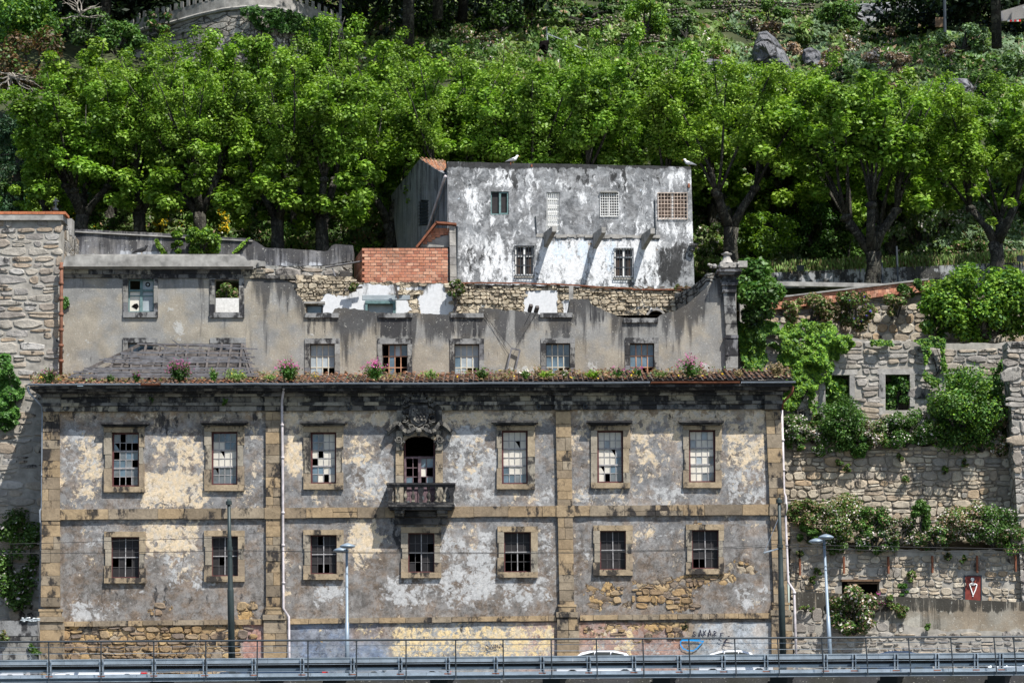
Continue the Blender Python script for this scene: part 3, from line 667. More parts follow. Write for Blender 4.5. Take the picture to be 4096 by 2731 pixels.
# cornice --------------------------------------------------------------------
cy = lambda x: 1541-(x-110)*.0032
mb = MB()
course(mb, 240, 3066, lambda x: cy(x)+84, lambda x: cy(x)+104, -.12, .2, 130, 1.2, 0)
course(mb, 240, 3066, lambda x: cy(x)+70, lambda x: cy(x)+83, -.2, .2, 150, 1, 0)
course(mb, 238, 3068, lambda x: cy(x)+46, lambda x: cy(x)+70, -.14, .2, 80, 1.2, .1)
course(mb, 232, 3075, lambda x: cy(x)+32, lambda x: cy(x)+46, -.3, .2, 90, 1.0, 0)
for a0, a1, _, _ in PIL:
    for (e, u, v, o) in ((3, 84, 104, .24), (6, 70, 83, .32), (3, 46, 70, .26), (8, 32, 46, .44)):
        mb.pbox(a0-e, cy(a0)+u, a1+e, cy(a0)+v, -o, .2)
mb.build('frieze', M['crust'], man)
mb = MB()
for (x0, x1, u, v, o) in ((160, 3140, 24, 33, .5), (140, 3155, 12, 25, .78), (120, 3170, 3, 13, .98)):
    course(mb, x0, x1, (lambda x, u=u: cy(x)+u), (lambda x, v=v: cy(x)+v), -o, .4, 120, .8, 0)
mb.build('cornice', M['crustier'], man)
# returns of the cornice and side walls
mb = MB(); a = P(160, 1560, 0); b = P(3128, 1560, 0); g0 = P(160, 2760, 0)
mb.box(a[0], a[0]+.4, .5, 3.2, g0[2], a[2]); mb.build('side_wall', M['greystone'], man)
mb = MB(); mb.box(b[0]-.35, b[0]+.05, .5, 3.0, P(3120, 2330, 0)[2], b[2]); mb.build('side_wall', M['greystone'], man)
# back wall and floors coloured black to stand in for unlit rooms
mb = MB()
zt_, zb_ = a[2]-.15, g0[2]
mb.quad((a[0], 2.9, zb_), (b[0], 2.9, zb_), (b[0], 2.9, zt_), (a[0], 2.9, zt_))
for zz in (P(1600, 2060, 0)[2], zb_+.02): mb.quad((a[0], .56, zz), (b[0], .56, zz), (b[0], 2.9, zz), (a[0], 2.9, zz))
mb.build('room_black_sheets', M['black'], man)
# windows ---------------------------------------------------------------------
PM = {'g': 'pane_grey', 'b': 'pane_blue', 'w': 'pane_pale', 'f': 'pane_frost', 'd': 'pane_dark'}
def sash(parent, rc, Yw, codes, frame='sash_red', bars='sash_white', set_=.2, fwd=.07, bar=.03, thick_rows=(), mull=False, sub=True, name='window', nocols=None):
    x0, y0, x1, y1 = rc; L = P(x0, (y0+y1)/2, Yw)[0]; Rr = P(x1, (y0+y1)/2, Yw)[0]; T = P((x0+x1)/2, y0, Yw)[2]; B = P((x0+x1)/2, y1, Yw)[2]
    f0 = Yw+set_; f1 = f0+.08; mb = MB(); e = .004
    mb.box(L+e, L+fwd, f0, f1, B+e, T-e); mb.box(Rr-fwd, Rr-e, f0, f1, B+e, T-e)
    mb.box(L+fwd, Rr-fwd, f0+.003, f1, T-fwd, T-e); mb.box(L+fwd, Rr-fwd, f0+.003, f1, B+e, B+fwd)
    rows = len(codes); cols = max(len(c) for c in codes)
    l, r_, t, b_ = L+fwd, Rr-fwd, T-fwd, B+fwd; cw = (r_-l)/cols; rh = (t-b_)/rows
    for i in range(1, cols):
        big = mull and i == cols//2; h = bar*(1.3 if big else .5)
        mb.box(l+cw*i-h, l+cw*i+h, f0+(.005 if big else .03), f1-.012, b_, t, 1)
    for j in range(1, rows):
        big = j in thick_rows; h = bar*(1.2 if big else .5)
        mb.box(l, r_, f0+(.008 if big else .033), f1-.015, t-rh*j-h, t-rh*j+h, 1)
    wo_ = mb.build(name, [M[frame], M[bars]], parent)
    keys = sorted({c for row in codes for c in row if c in PM}); pb = MB()
    for j, row in enumerate(codes):
        for i, c in enumerate(row):
            if c not in PM: continue
            yy = f0+.055; s = .012
            q = [(l+cw*i, yy+jit(s), t-rh*(j+1)), (l+cw*(i+1), yy+jit(s), t-rh*(j+1)), (l+cw*(i+1), yy+jit(s), t-rh*j), (l+cw*i, yy+jit(s), t-rh*j)]
            if rnd.random() < .04 and c in 'gbw':   # broken pane: a corner is gone
                q[2] = (q[2][0]-cw*.6, q[2][1], q[2][2]-rh*.3)
            pb.quad(*q, m=keys.index(c))
    if pb.v: pb.build('pane', [M[PM[c]] for c in keys], wo_)
    return wo_, (L, Rr, B, T)
def surround(parent, rc, so_, Yw, mat='ochre_dark', proj=.1, ears=5, sill=24, lintel=None):
    """stone frame: so_ = outer rect"""
    x0, y0, x1, y1 = rc; a, t, b, d = so_; mb = MB(); Yf = Yw-proj; Yb = Yw+.12
    mb.pbox(a, t, b, y0, Yf, Yb)
    mb.pbox(a, y1, b, d, Yf-.04, Yb)
    for s0, s1, sg in ((a, x0, -1), (x1, b, 1)):
        y = y0
        n = 0
        while y < y1-3:
            h = min(rnd.uniform(.25, .5)*(y1-y0), y1-y)
            if y1-y-h < 25: h = y1-y
            e = ears if (n == 0 or y+h >= y1-1) else 0
            o0, o1 = (s0+(ears-e), s1) if sg < 0 else (s0, s1-(ears-e))
            mb.pbox(o0, y+.8, o1, y+h-.4, Yf+jit(.01), Yb); y += h; n += 1
    return mb.build('surround', M[mat], parent)
def hood(parent, x0, x1, y0, y1, Yw, mat='crustier'):
    mb = MB(); h = (y1-y0)
    mb.pbox(x0, y0, x1, y0+h*.4, Yw-.42, Yw+.1); mb.pbox(x0+8, y0+h*.4, x1-8, y0+h*.75, Yw-.32, Yw+.1); mb.pbox(x0+16, y0+h*.75, x1-16, y1, Yw-.22, Yw+.1)
    return mb.build('hood', M[mat], parent)
UC = [["gkgb", "bkkk", "kgbb", "bbgk", "gbgg", "kkkg"], ["bbbb", "wwbb", "wwww", "wwww", "gggg", "gggb"], ["bgww", "bgww", "wkww", "kwww", "bbwf", "bwkw"], ["wwww", "wwww", "wwww", "wwww", "bwww", "bbgb"], ["wwww", "wfww", "wwwf", "wwwb", "wwbg", "wkgg"], ["wwfw", "fwww", "wwww", "wfwg", "wwww", "wwgg"]]
US = [(415, 1700, 577, 1967), (817, 1700, 977, 1962), (1214, 1697, 1373, 1956), (1987, 1697, 2140, 1955), (2364, 1697, 2521, 1951), (2733, 1696, 2887, 1950)]
HD = [(400, 594, 1688), (800, 990, 1683), (1198, 1387, 1684), (1966, 2153, 1682), (2346, 2530, 1682), (2716, 2896, 1681)]
for rc, cd_, so_, hd in zip(UPW, UC, US, HD):
    wn, _ = sash(man, rc, 0, cd_, 'sash_red', 'sash_white', thick_rows=(2, 4), fwd=.08)
    surround(wn, rc, so_, 0); hood(wn, hd[0], hd[1], hd[2], hd[2]+19, 0)
LC = [["dddd", "dddd", "kdkd", "dddd"], ["dddd", "dddd", "dkdd", "dddd"], ["dkdd", "dddd", "dddd", "dkkd"], ["dddd", "dddk", "kkdd", "dkdd"], ["dddd", "dddd", "kkkk", "kkkk"], ["dddd", "dddd", "dddd", "dddd"], ["dddd", "dddd", "dddd", "kkdd"]]
LS = [(416, 2125, 582, 2331), (816, 2121, 978, 2325), (1213, 2118, 1374, 2317), (1604, 2107, 1765, 2310), (1990, 2104, 2151, 2308), (2373, 2100, 2531, 2300), (2744, 2096, 2896, 2295)]
for rc, cd_, so_ in zip(LOW, LC, LS):
    wn, _ = sash(man, rc, 0, cd_, 'sash_red', 'bar_dark', set_=.15, thick_rows=(), mull=False, fwd=.05, bar=.022)
    Lw = P((rc[0]+rc[2])/2, (rc[1]+rc[3])/2, 0)[0]; hb_ = MB(); z0_, z1_ = P(rc[0], rc[3], 0)[2]+.06, P(rc[0], rc[1], 0)[2]-.06; x0_, x1_ = P(rc[0], rc[1], 0)[0]+.06, P(rc[2], rc[1], 0)[0]-.06
    hb_.box(Lw-.022, Lw+.022, .145, .16, z0_, z1_); hb_.box(x0_, x1_, .146, .16, (z0_+z1_)/2-.022, (z0_+z1_)/2+.022); hb_.build('mullion', M['sash_white'], wn)
    surround(wn, rc, so_, 0)
# balcony door ------------------------------------------------------------------
x0, y0, x1, y1 = 1612, 1738, 1743, 2022
zt2 = P(1677, 1823, 0)[2]
dm, (L, Rr, B, T) = sash(man, (1616, 1822, 1740, 2022), 0, ["kkbb", "kkwk", "bkkb", "gkbb", "gggg"], 'sash_purple', 'sash_purple', set_=.28, fwd=.1, bar=.035, mull=True, name='balcony_door')
mb = MB(); mm = (L+Rr)/2; zl = P(1677, 1950, 0)[2]
mb.box(L+.1, mm-.05, .33, .37, B, zl); mb.box(mm+.05, Rr-.1, .33, .37, B, zl)
for xx in (L+.25, mm+.2):
    mb.box(xx, xx+.35, .315, .33, B+.15, zl-.1)
mb.box(L, Rr, .26, .36, zl-.04, zl+.05); mb.box(mm-.07, mm+.07, .255, .36, B, T); mb.build('door_leaf', M['sash_purple'], dm)
mb = MB(); mb.box(L, L+.07, .28, .36, T, P(1677, 1750, 0)[2]); mb.box(Rr-.07, Rr, .28, .36, T, P(1677, 1750, 0)[2]); mb.build('fanlight_frame', M['sash_red'], dm)
# stone surround of the door with curved head
mb = MB()
for s0, s1 in ((1582, 1614), (1741, 1772)):
    column(mb, s0, s1, 1800, s0, s1, 2020, -.14, .12, 60, 0)
arch = []; cxp = 1677.5
for i in range(13):
    t = math.pi*i/12; arch.append((cxp-66*math.cos(t), 1786-44*math.sin(t)**.7 if i not in (6,) else 1744))
inner = arch
outer = [(cxp-78*math.cos(math.pi*i/12), 1786-62*math.sin(math.pi*i/12)**.8) for i in range(13)]
for i in range(12):
    mb.pprism([inner[i], inner[i+1], outer[i+1], outer[i]][::1], -.2, .12)
mb.pprism([(1611, 1786), (1611, 1740), (1630, 1740)], .0, .2); mb.pprism([(1744, 1786), (1725, 1740), (1744, 1740)][::-1], .0, .2)
mb.build('surround', M['ochre_dark'], dm)
# swept broken pediment, volutes
def ribbon(mb, pts, wd, Yf, Yb):
    for (xa, ya), (xb, yb_) in zip(pts, pts[1:]):
        d = math.hypot(xb-xa, yb_-ya); nx_, ny_ = -(yb_-ya)/d*wd/2, (xb-xa)/d*wd/2
        mb.pprism([(xa+nx_, ya+ny_), (xb+nx_, yb_+ny_), (xb-nx_, yb_-ny_), (xa-nx_, ya-ny_)], Yf, Yb)
for sg in (-1, 1):
    mb = MB(); X = lambda x: cxp+sg*(x-cxp)
    pts = [(1806, 1722), (1790, 1706), (1772, 1692), (1760, 1690), (1752, 1700), (1742, 1716), (1728, 1726), (1712, 1722), (1698, 1712)]
    ribbon(mb, [(X(x), y) for x, y in pts], 14, -.42, .1); ribbon(mb, [(X(x), y+13) for x, y in pts], 10, -.3, .1)
    sp = [(X(1760+(15-i*.9)*math.cos(i*.75)), 1756+(15-i*.9)*math.sin(i*.75)) for i in range(13)]
    ribbon(mb, sp, 5, -.3, .1)
    mb.pbox(min(X(1744), X(1770)), 1722, max(X(1744), X(1770)), 1800, -.2, .1)
    mb.pbox(min(X(1743), X(1768)), 1640, max(X(1743), X(1768)), 1690, -.18, .1)
    ribbon(mb, [(X(1745), 1800), (X(1752), 1778), (X(1746), 1762), (X(1736), 1768)], 7, -.26, .1)
    mb.build('swept_pediment', M['coat_stone'], dm)
# carved coat of arms
mb = MB(); c0 = P(1675, 1655, 0); pm_ = 1/87.0
shield = [(1640, 1620), (1710, 1620), (1716, 1660), (1704, 1690), (1675, 1706), (1646, 1690), (1634, 1660)][::-1]
mb.pprism(shield, -.34, .05)
mb.pprism([(cxp-2.5+(x-1675)*.72, 1658+(y-1658)*.72) for x, y in shield], -.4, -.3)
def blob(x, y, r, yy, fl=.6): p = P(x, y, yy); mb.ball((p[0], yy, p[2]), (r*pm_, r*pm_*fl+.04, r*pm_), 5)
for sg in (-1, 1):
    X = lambda x: 1675+sg*(x-1675)
    for (x, y, r) in ((1722, 1600, 14), (1730, 1622, 11), (1722, 1645, 13), (1732, 1668, 12), (1724, 1690, 13), (1708, 1704, 12), (1692, 1716, 10), (1712, 1580, 12), (1735, 1648, 8), (1738, 1684, 8), (1700, 1598, 9)):
        blob(X(x+rnd.uniform(-2, 2)), y, r, -.16-rnd.uniform(0, .12))
    for k_, (cx_, cy_, rr_) in enumerate(((1728, 1612, 16), (1730, 1672, 17), (1704, 1708, 14))):
        ribbon(mb, [(X(cx_+(rr_-i)*math.cos(i*.8+k_)), cy_+(rr_-i)*math.sin(i*.8+k_)) for i in range(10)], 4, -.36, -.1)
for i in range(4):
    for j in range(4): blob(1654+i*14+(j % 2)*4, 1640+j*13, 4, -.39, .5)
mb.pbox(1640, 1598, 1710, 1608, -.42, .05); mb.pbox(1646, 1586, 1704, 1597, -.36, .05)
for i in range(5):
    x = 1644+i*15.5; mb.pprism([(x-6, 1587), (x+6, 1587), (x+3, 1566), (x-3, 1566)], -.4, -.2); blob(x, 1562, 5, -.36)
    ribbon(mb, [(x, 1566), (1675+(x-1675)*.5, 1556), (1675, 1552)], 4, -.38, -.2)
blob(1675, 1576, 20, -.2, .8); blob(1675, 1722, 13, -.3); blob(1664, 1714, 9, -.28); blob(1687, 1714, 9, -.28); blob(1675, 1738, 7, -.25)
mb.build('coat_of_arms', M['coat_stone'], man, smooth=False)
# balcony ------------------------------------------------------------------------
bal = MB(); yf = -.95
bal.pbox(1549, 2017, 1818, 2026, yf, .05); bal.pbox(1558, 2026, 1808, 2037, yf+.12, .05); 
for sx0, sx1 in ((1578, 1617), (1748, 1790)):
    bal.pbox(sx0, 2037, sx1, 2052, yf+.2, .05); bal.pbox(sx0+2, 2052, sx1-2, 2062, yf+.4, .05); bal.pbox(sx0, 2062, sx1, 2070, yf+.62, .05)
bal.pbox(1620, 2040, 1746, 2066, -.25, .05); bal.pbox(1580, 2071, 1786, 2096, -.2, .05); bal.pbox(1626, 2045, 1740, 2061, -.3, -.2)
bb = bal.build('balcony', M['crustier'], man)
mb = MB(); mb.pbox(1545, 1930, 1822, 1938, yf-.04, yf+.3); mb.pbox(1551, 1938, 1816, 1946, yf, yf+.26)
p0 = P(1545, 1930, yf); p1 = P(1822, 1946, yf); q0 = P(1551, 1946, yf)
for xx in (p0[0]+.02, p1[0]-.32): mb.box(xx, xx+.3, yf+.3, -.02, p1[2], p0[2]-.02)
mb.pbox(1551, 2008, 1816, 2016, yf+.02, yf+.26)
mb.build('rail', M['crustier'], bb)
prof = [(.055, 0), (.085, .02), (.085, .07), (.05, .1), (.06, .16), (.1, .26), (.095, .34), (.05, .44), (.035, .5), (.05, .53), (.035, .56), (.06, .62), (.08, .68), (.08, .72)]
zb2 = P(1680, 2008, yf)[2]; zt3 = P(1680, 1946, yf)[2]; k_ = (zt3-zb2)/.72
for x in (1591, 1621, 1652, 1714, 1745, 1776):
    mb = MB(); X = P(x, 1980, yf)[0]; mb.lathe([(r, z*k_) for r, z in prof], X, yf+.13, zb2, 10); mb.build('baluster', M['crust'], bb, True)
for x in (1560, 1683, 1806):
    mb = MB(); X = P(x, 1980, yf)[0]
    pr = [(-.07, 0), (.07, 0), (.1, .1), (.06, .25), (.12, .5), (.15, .62), (.12, .72), (-.12, .72), (-.15, .62), (-.12, .5), (-.06, .25), (-.1, .1)]
    mb.prism([(X+a_, zb2+b_*k_) for a_, b_ in pr], yf+.02, yf+.24); mb.build('baluster', M['crustier'], bb)
for x in (1560, 1806):
    X = P(x, 1980, yf)[0]
    for yy in (-.6, -.35, -.1):
        mb = MB(); mb.lathe([(r, z*k_) for r, z in prof], X, yy, zb2, 8); mb.build('baluster', M['crust'], bb, True)
# iron rings on the frieze
for x in (262, 630, 1400, 1815, 2155, 2341, 2704, 3037):
    mb = MB(); p = P(x, cy(x)+92, -.16); mb.tube([(p[0]+.09*math.cos(t), p[1]-.03, p[2]+.1*math.sin(t)) for t in [i*math.pi/5 for i in range(11)]], .022, 5, caps=False); mb.ball((p[0], p[1], p[2]+.11), .04, 4); mb.build('iron_ring', M['steel_dark'], man)

# roof ---------------------------------------------------------------------------
ex0 = P(112, 1540, -1.0); ex1 = P(3178, 1531, -1.0); EZ = (ex0[2]+ex1[2])/2
SL = .232
def roofz(y): return EZ+.12+(y+1.0)*SL
xs = np.arange(ex0[0], ex1[0], .046); ys = [-1.04, -.62, -.2, .25, .7, 1.15, 1.6, 2.05, 2.5, 3.0]
mb = MB(); k0 = 0
for r_ in range(len(ys)-1):
    base = len(mb.v); 
    xc = np.floor((xs-ex0[0])/.23); rj = np.random.RandomState(r_)
    offs = rj.uniform(-.03, .03, int(xc.max())+2); kk = rj.uniform(-.04, .04, int(xc.max())+2)
    for x, c_ in zip(xs, xc.astype(int)):
        ph = ((x-ex0[0])/.23) % 1; wv_ = .055*abs(math.sin(math.pi*ph))**.8
        for e, yy in ((0, ys[r_]+kk[c_]), (1, ys[r_+1]+kk[c_])):
            mb.v.append((x+offs[c_]*.3, yy, roofz(yy)+wv_+.03*(1-e)+offs[c_]*.7-.045*(c_ % 2)))
    n = len(xs); ncol = xc.astype(int)
    for i in range(n-1):
        if ncol[i] != ncol[i+1]: continue
        mb.f.append((base+2*i, base+2*i+2, base+2*i+3, base+2*i+1)); mb.m.append(0)
rf = mb.build('roof', M['tile'], man)
mb = MB(); mb.quad((ex0[0]+.05, -1, EZ+.06), (ex1[0]-.05, -1, EZ+.06), (ex1[0]-.05, 3, roofz(3)-.08), (ex0[0]+.05, 3, roofz(3)-.08)); mb.quad((ex0[0]+.05, 3, EZ), (ex1[0]-.05, 3, EZ), (ex1[0]-.05, -1, EZ+.03), (ex0[0]+.05, -1, EZ+.03))
mb.build('roof_boarding', M['wood_dark'], rf)
# gutter: half round, grey where it still hangs, rusted at the right
mb = MB()
def gut(x0, x1, m_):
    pts = []; n = 8
    base = len(mb.v); N = max(2, int((x1-x0)/90))
    for i in range(N+1):
        x = x0+(x1-x0)*i/N; p = P(x, cy(x)-2+jit(1.2), -1.06)
        for j in range(n+1):
            t = math.pi+math.pi*j/n; mb.v.append((p[0], p[1]-.02+.085*math.cos(t), p[2]+.085*math.sin(t)+.04))
    for i in range(N):
        for j in range(n): mb.f.append((base+i*(n+1)+j, base+(i+1)*(n+1)+j, base+(i+1)*(n+1)+j+1, base+i*(n+1)+j+1)); mb.m.append(m_)
gut(112, 560, 0); gut(565, 640, 1); gut(645, 2600, 0); gut(2604, 2960, 1); gut(2965, 3182, 0)
mb.build('gutter', [M['pipe_grey'], M['rust']], man)
# drain pipes
def pipe(name, pts, r, mat, parent, joints=(), label=None):
    mb = MB(); q = [P(x, y, Y) for x, y, Y in pts]; mb.tube(q, r, 8)
    for (x, y, Y) in joints: p = P(x, y, Y); mb.tube([(p[0], p[1], p[2]-.05), (p[0], p[1], p[2]+.05)], r*1.35, 8)
    o = mb.build(name, mat, parent, True)
    if label: o['label'] = label
    return o
pipe('drainpipe', [(112, 1545, -1.0), (116, 1570, -.95), (168, 1625, -.12), (170, 1640, -.08), (167, 2030, -.08), (160, 2040, -.1), (160, 2085, -.1), (167, 2095, -.08), (166, 2374, -.08)], .045, M['pipe_grey'], man, [(170, 1720, -.08), (169, 1900, -.08), (167, 2200, -.08)], 'grey drainpipe at the left corner')
pipe('drainpipe', [(1135, 1545, -.95), (1134, 1566, -.6), (1128, 1600, -.3), (1128, 1640, -.25), (1131, 1900, -.25), (1133, 2431, -.25), (1155, 2465, -.28), (1157, 2620, -.3), (1157, 2720, -.3)], .06, M['pipe'], man, [(1129, 1700, -.25), (1131, 1830, -.25), (1132, 2050, -.25), (1133, 2180, -.25), (1134, 2330, -.25)], 'stained white drainpipe in the middle')
pipe('drainpipe', [(3172, 1545, -.9), (3168, 1570, -.8), (3130, 1612, -.05), (3127, 1640, 0)], .055, M['rust'], man, (), 'short rusty elbow under the right eave')
pipe('drainpipe', [(3127, 1640, 0), (3136, 1970, 0), (3142, 1985, -.02), (3146, 2030, -.1), (3140, 2055, -.1), (3142, 2070, -.1), (3152, 2325, -.1), (3176, 2362, -.3), (3180, 2480, -.3), (3188, 2700, -.35)], .06, M['pipe'], man, [(3131, 1760, 0), (3134, 1880, 0), (3146, 2180, -.1), (3177, 2370, -.3)], 'thin white drainpipe at the right corner')
# weeds and moss on the tiles
def on_roof(px, Yq):
    q = P(px, 1535, Yq); return np.array([q[0], Yq, roofz(Yq)+.06])
rs = np.random.RandomState(5); n = 5600
px = rs.uniform(118, 3170, n); dens = fnoise(px/110, px*0+.5)
Yq = rs.uniform(-.95, 2.9, n); keep = rs.rand(n) < sstep(dens+fnoise(px/25, Yq)*.4, .6, .85)*.95+.05
px, Yq = px[keep], Yq[keep]; q = PV(px, px*0+1535, Yq); q[:, 2] = roofz(Yq)+.05+rs.uniform(0, .12, len(px))
nn = rs.randn(len(px), 3)*.5+np.array([0, -.5, .8]); mi = rs.choice(4, len(px), p=[.5, .36, .12, .02])
o = leaf_mesh('moss', q, nn, rs.uniform(.04, .1, len(px)), [M['drygrass'], M['dead'], M['bush'], M['petal_yellow']], None, .6, mi, .3, 2)
tag(o, 'dry moss and stonecrop spread over the tiles of the mansion roof', 'moss', None, 'stuff')
# ================================================================== plants: generic builders
def roots(mb, base, tips, r, rs):
    b = Vector(base)
    for t in tips:
        t = Vector(t); mid = b.lerp(t, .5)+Vector((rs.uniform(-.1, .1), rs.uniform(-.1, .1), rs.uniform(0, .1)))*(t-b).length
        mb.tube([b, mid, t], [r, r*.65, r*.25], 5)
def bush(name, label, cat, cx, cy_, rx, ry, Y, n, size, mats, probs=None, group=None, seed=1, stem=True, up=.5, upright=0.0, k=None, flat=1.0, hang=0, ynear=.0, shape=None, csz=(.25, .5)):
    """foliage mass round a photo ellipse at depth Y"""
    rs = np.random.RandomState(seed); s = (D+Y)/F
    if group and group.startswith('shrubs on the'): n = int(n*1.9); size *= .8; rx *= 1.22; ry *= 1.15
    RX, RZ = rx*s*1.14, ry*s*1.14; RY = min(RX, RZ)*flat
    c = P(cx, cy_, Y); base = P(cx, cy_+ry*.92, Y)
    k = k or max(7, int(n/220)); cen = []
    while len(cen) < k:
        d = rs.randn(3); d /= np.linalg.norm(d); q = rs.uniform(.35, 1)**.5
        o = np.array([d[0]*RX, d[1]*RY, d[2]*RZ])*q*.82
        if shape and not shape(o[0]/RX, o[2]/RZ): continue
        cen.append(c+o)
    rad = rs.uniform(csz[0], csz[1], k)*min(RX, RZ)*1.05
    Cn, Nn = clumps(cen, rad, n, seed, up=up)
    Cn[:, 1] = np.minimum(Cn[:, 1], 1e9)
    mi = None
    mats = mats if isinstance(mats, list) else [mats]
    if len(mats) > 1: 
        mi = rs.choice(len(mats), n, p=probs)
    root = thing(name, label, cat, base, group)
    leaf_mesh('foliage', Cn, Nn, rs.uniform(.6, 1.25, n)*size, mats, root, .6, mi, upright, seed)
    if stem:
        mb = MB(); tips = [cen[i] for i in rs.choice(k, min(k, 7), replace=False)]
        roots(mb, base, tips, max(.02, RX*.05), rs); mb.build('stem', M['bark'], root)
    return root
def inpoly(x, y, poly):
    r = np.zeros(len(x), bool); n = len(poly)
    for i in range(n):
        x0, y0 = poly[i]; x1, y1 = poly[(i+1) % n]
        c = ((y0 > y) != (y1 > y)) & (x < (x1-x0)*(y-y0)/((y1-y0) if y1 != y0 else 1e-9)+x0); r ^= c
    return r
def creeper(name, label, polys, Y, n, size, mats, probs=None, seed=1, bulge=.25, cat='ivy', group=None, kind=None, wob=14, cl=30, base=None):
    """leaves hugging a wall inside rough photo outlines"""
    rs = np.random.RandomState(seed); xs_ = []; ys_ = []
    x0 = min(p[0] for q in polys for p in q); x1 = max(p[0] for q in polys for p in q); y0 = min(p[1] for q in polys for p in q); y1 = max(p[1] for q in polys for p in q)
    while len(xs_) < n:
        a = rs.uniform(x0-wob, x1+wob, n); b = rs.uniform(y0-wob, y1+wob, n)
        a2 = a+(fnoise(a/cl, b/cl)-.5)*2*wob*1.6; b2 = b+(fnoise(a/cl+40, b/cl)-.5)*2*wob*1.6
        ok = np.zeros(n, bool)
        for q in polys: ok |= inpoly(a2, b2, q)
        ok &= rs.rand(n) < sstep(fnoise(a/22, b/22, 3), .28, .46)*.85+.15
        xs_ += a[ok].tolist(); ys_ += b[ok].tolist()
    a = np.array(xs_[:n]); b = np.array(ys_[:n])
    off = sstep(fnoise(a/45, b/45, 3), .3, .75)*bulge+rs.uniform(.02, .12, n)
    Yf_ = Y(a) if callable(Y) else Y
    q = PV(a, b, Yf_-off)
    nn = rs.randn(n, 3)*.5+np.array([.1, -.8, .55])
    mats = mats if isinstance(mats, list) else [mats]
    mi = rs.choice(len(mats), n, p=probs) if len(mats) > 1 else None
    bx, by_ = base or ((x0+x1)/2, y1)
    root = thing(name, label, cat, P(bx, by_, (Y(np.array([bx]))[0] if callable(Y) else Y)), group)
    if kind: root['kind'] = kind
    leaf_mesh('foliage', q, nn, rs.uniform(.6, 1.3, n)*size, mats, root, .7, mi, 0, seed)
    mb = MB()
    for i in rs.choice(n, 5, replace=False):
        e = q[i]; b0 = np.array(P(bx, by_, 0)); Y0 = float(root.location.y)-.04
        mb.tube([Vector((root.location.x, Y0, root.location.z)), Vector(((root.location.x+e[0])/2+.2, Y0, (root.location.z+e[2])/2)), Vector((e[0], Y0, e[2]))], [.035, .025, .012], 5)
    mb.build('stem', M['bark'], root)
    return root
# ================================================================== ruin standing behind the roof
ru = thing('roofless_ruin', 'roofless grey rendered ruin with a jagged top standing above the mansion roof', 'building', P(1500, 1520, 3.0))
YR = 3.05
prof_ = [(250, 1066), (1010, 1066), (1012, 1112), (1125, 1115), (1169, 1137), (1180, 1172), (1205, 1192), (1218, 1222), (1220, 1252), (1336, 1252), (1338, 1234), (1367, 1232), (1452, 1237), (1500, 1250), (1513, 1252), (1655, 1252), (1800, 1258), (1914, 1252), (1917, 1232), (1935, 1231), (2020, 1240), (2130, 1250), (2160, 1256), (2274, 1252), (2277, 1196), (2355, 1197), (2368, 1222), (2400, 1232), (2480, 1268), (2495, 1272), (2630, 1272), (2645, 1258), (2700, 1245), (2752, 1215), (2800, 1170), (2835, 1142), (2900, 1090), (2960, 1085)]
_px = np.array([p[0] for p in prof_], float); _py = np.array([p[1] for p in prof_], float)
def ruin_top(x):
    j = (fnoise(x/13, x*0+3, 3)-.5)*9*sstep(x, 1010, 1030)
    return np.interp(x, _px, _py)+j
RW = [(1239, 1374, 1339, 1515), (1528, 1375, 1630, 1515), (1817, 1375, 1917, 1515), (2183, 1372, 2281, 1515), (2519, 1372, 2617, 1515)]
RH = RW+[(511, 1114, 615, 1247), (858, 1116, 956, 1249), (511, 1370, 612, 1515), (864, 1372, 964, 1515)]
def ru_w(x, y, t):
    d = np.clip((y-t)/150, 0, 1); n = fnoise(x/28, x*0, 3); col = sstep(n, .3, .75)
    r = (1-d)**1.2*(.62+.7*col)+col*.36*(1-sstep(y, 1300, 1520))
    r *= .35+.65*sstep(x, 950, 1150); r += .3*sstep(x, 620, 700)*(1-sstep(x, 1200, 1300))*col
    dark = boxes_sum(x, y, [(1514, 1260, 1650, 1350, .75, 12), (1803, 1262, 1934, 1350, .55, 12), (2160, 1270, 2290, 1340, .3, 15), (1225, 1268, 1355, 1340, .3, 12), (2270, 1190, 2480, 1300, .4, 30)])
    g = boxes_sum(x, y, [(560, 1230, 840, 1340, .25), (1200, 1460, 2900, 1520, .25)])
    return np.stack([np.clip(r, 0, 1), g, dark, x*0], 1)
wall('wall', ru, YR, 248, 2945, 9, 1066, 1530, 11, M['cement'], .5, RH, top=ruin_top, wfun=ru_w, rough=.03)
# coping slab, frieze on the left
mb = MB(); mb.pbox(262, 1024, 975, 1066, 2.55, 3.3, xb0=250, xb1=1012); mb.pbox(250, 1067, 1014, 1076, 2.8, 3.3)
mb.pbox(300, 1017, 960, 1024, 2.7, 3.3)
for i in range(16):
    x = 975+rnd.uniform(0, 60); mb.pbox(x, 1040+rnd.uniform(0, 20), x+rnd.uniform(10, 30), 1068+rnd.uniform(-4, 4), 2.8+rnd.uniform(0, .3), 3.3)
mb.build('coping', M['slab'], ru)
mb = MB(); course(mb, 250, 1060, lambda x: 1077, lambda x: 1096, 2.93, 3.2, 70, 1, 0); course(mb, 250, 1060, lambda x: 1096, lambda x: 1112, 2.97, 3.2, 110, 1, 0)
course(mb, 1060, 1180, lambda x: 1100, lambda x: 1116, 2.95, 3.5, 70, 1, 0)
mb.build('frieze', M['crust'], ru)
RS = [(1219, 1353, 1360), (1510, 1354, 1649), (1800, 1354, 1936), (2164, 1352, 2300), (2501, 1350, 2635)]
RC = [["ffff", "ffff", "ffkk"], ["kbfb", "kbkk", "kbkk"], ["ffff", "bfff", "ffkk"], ["bbbb", "bbbb", "bbkk"], ["bbbb", "bbbb", "bbkk"]]
RB = ['sash_cream', 'sash_rust', 'sash_cream', 'sash_cream', 'sash_rust']
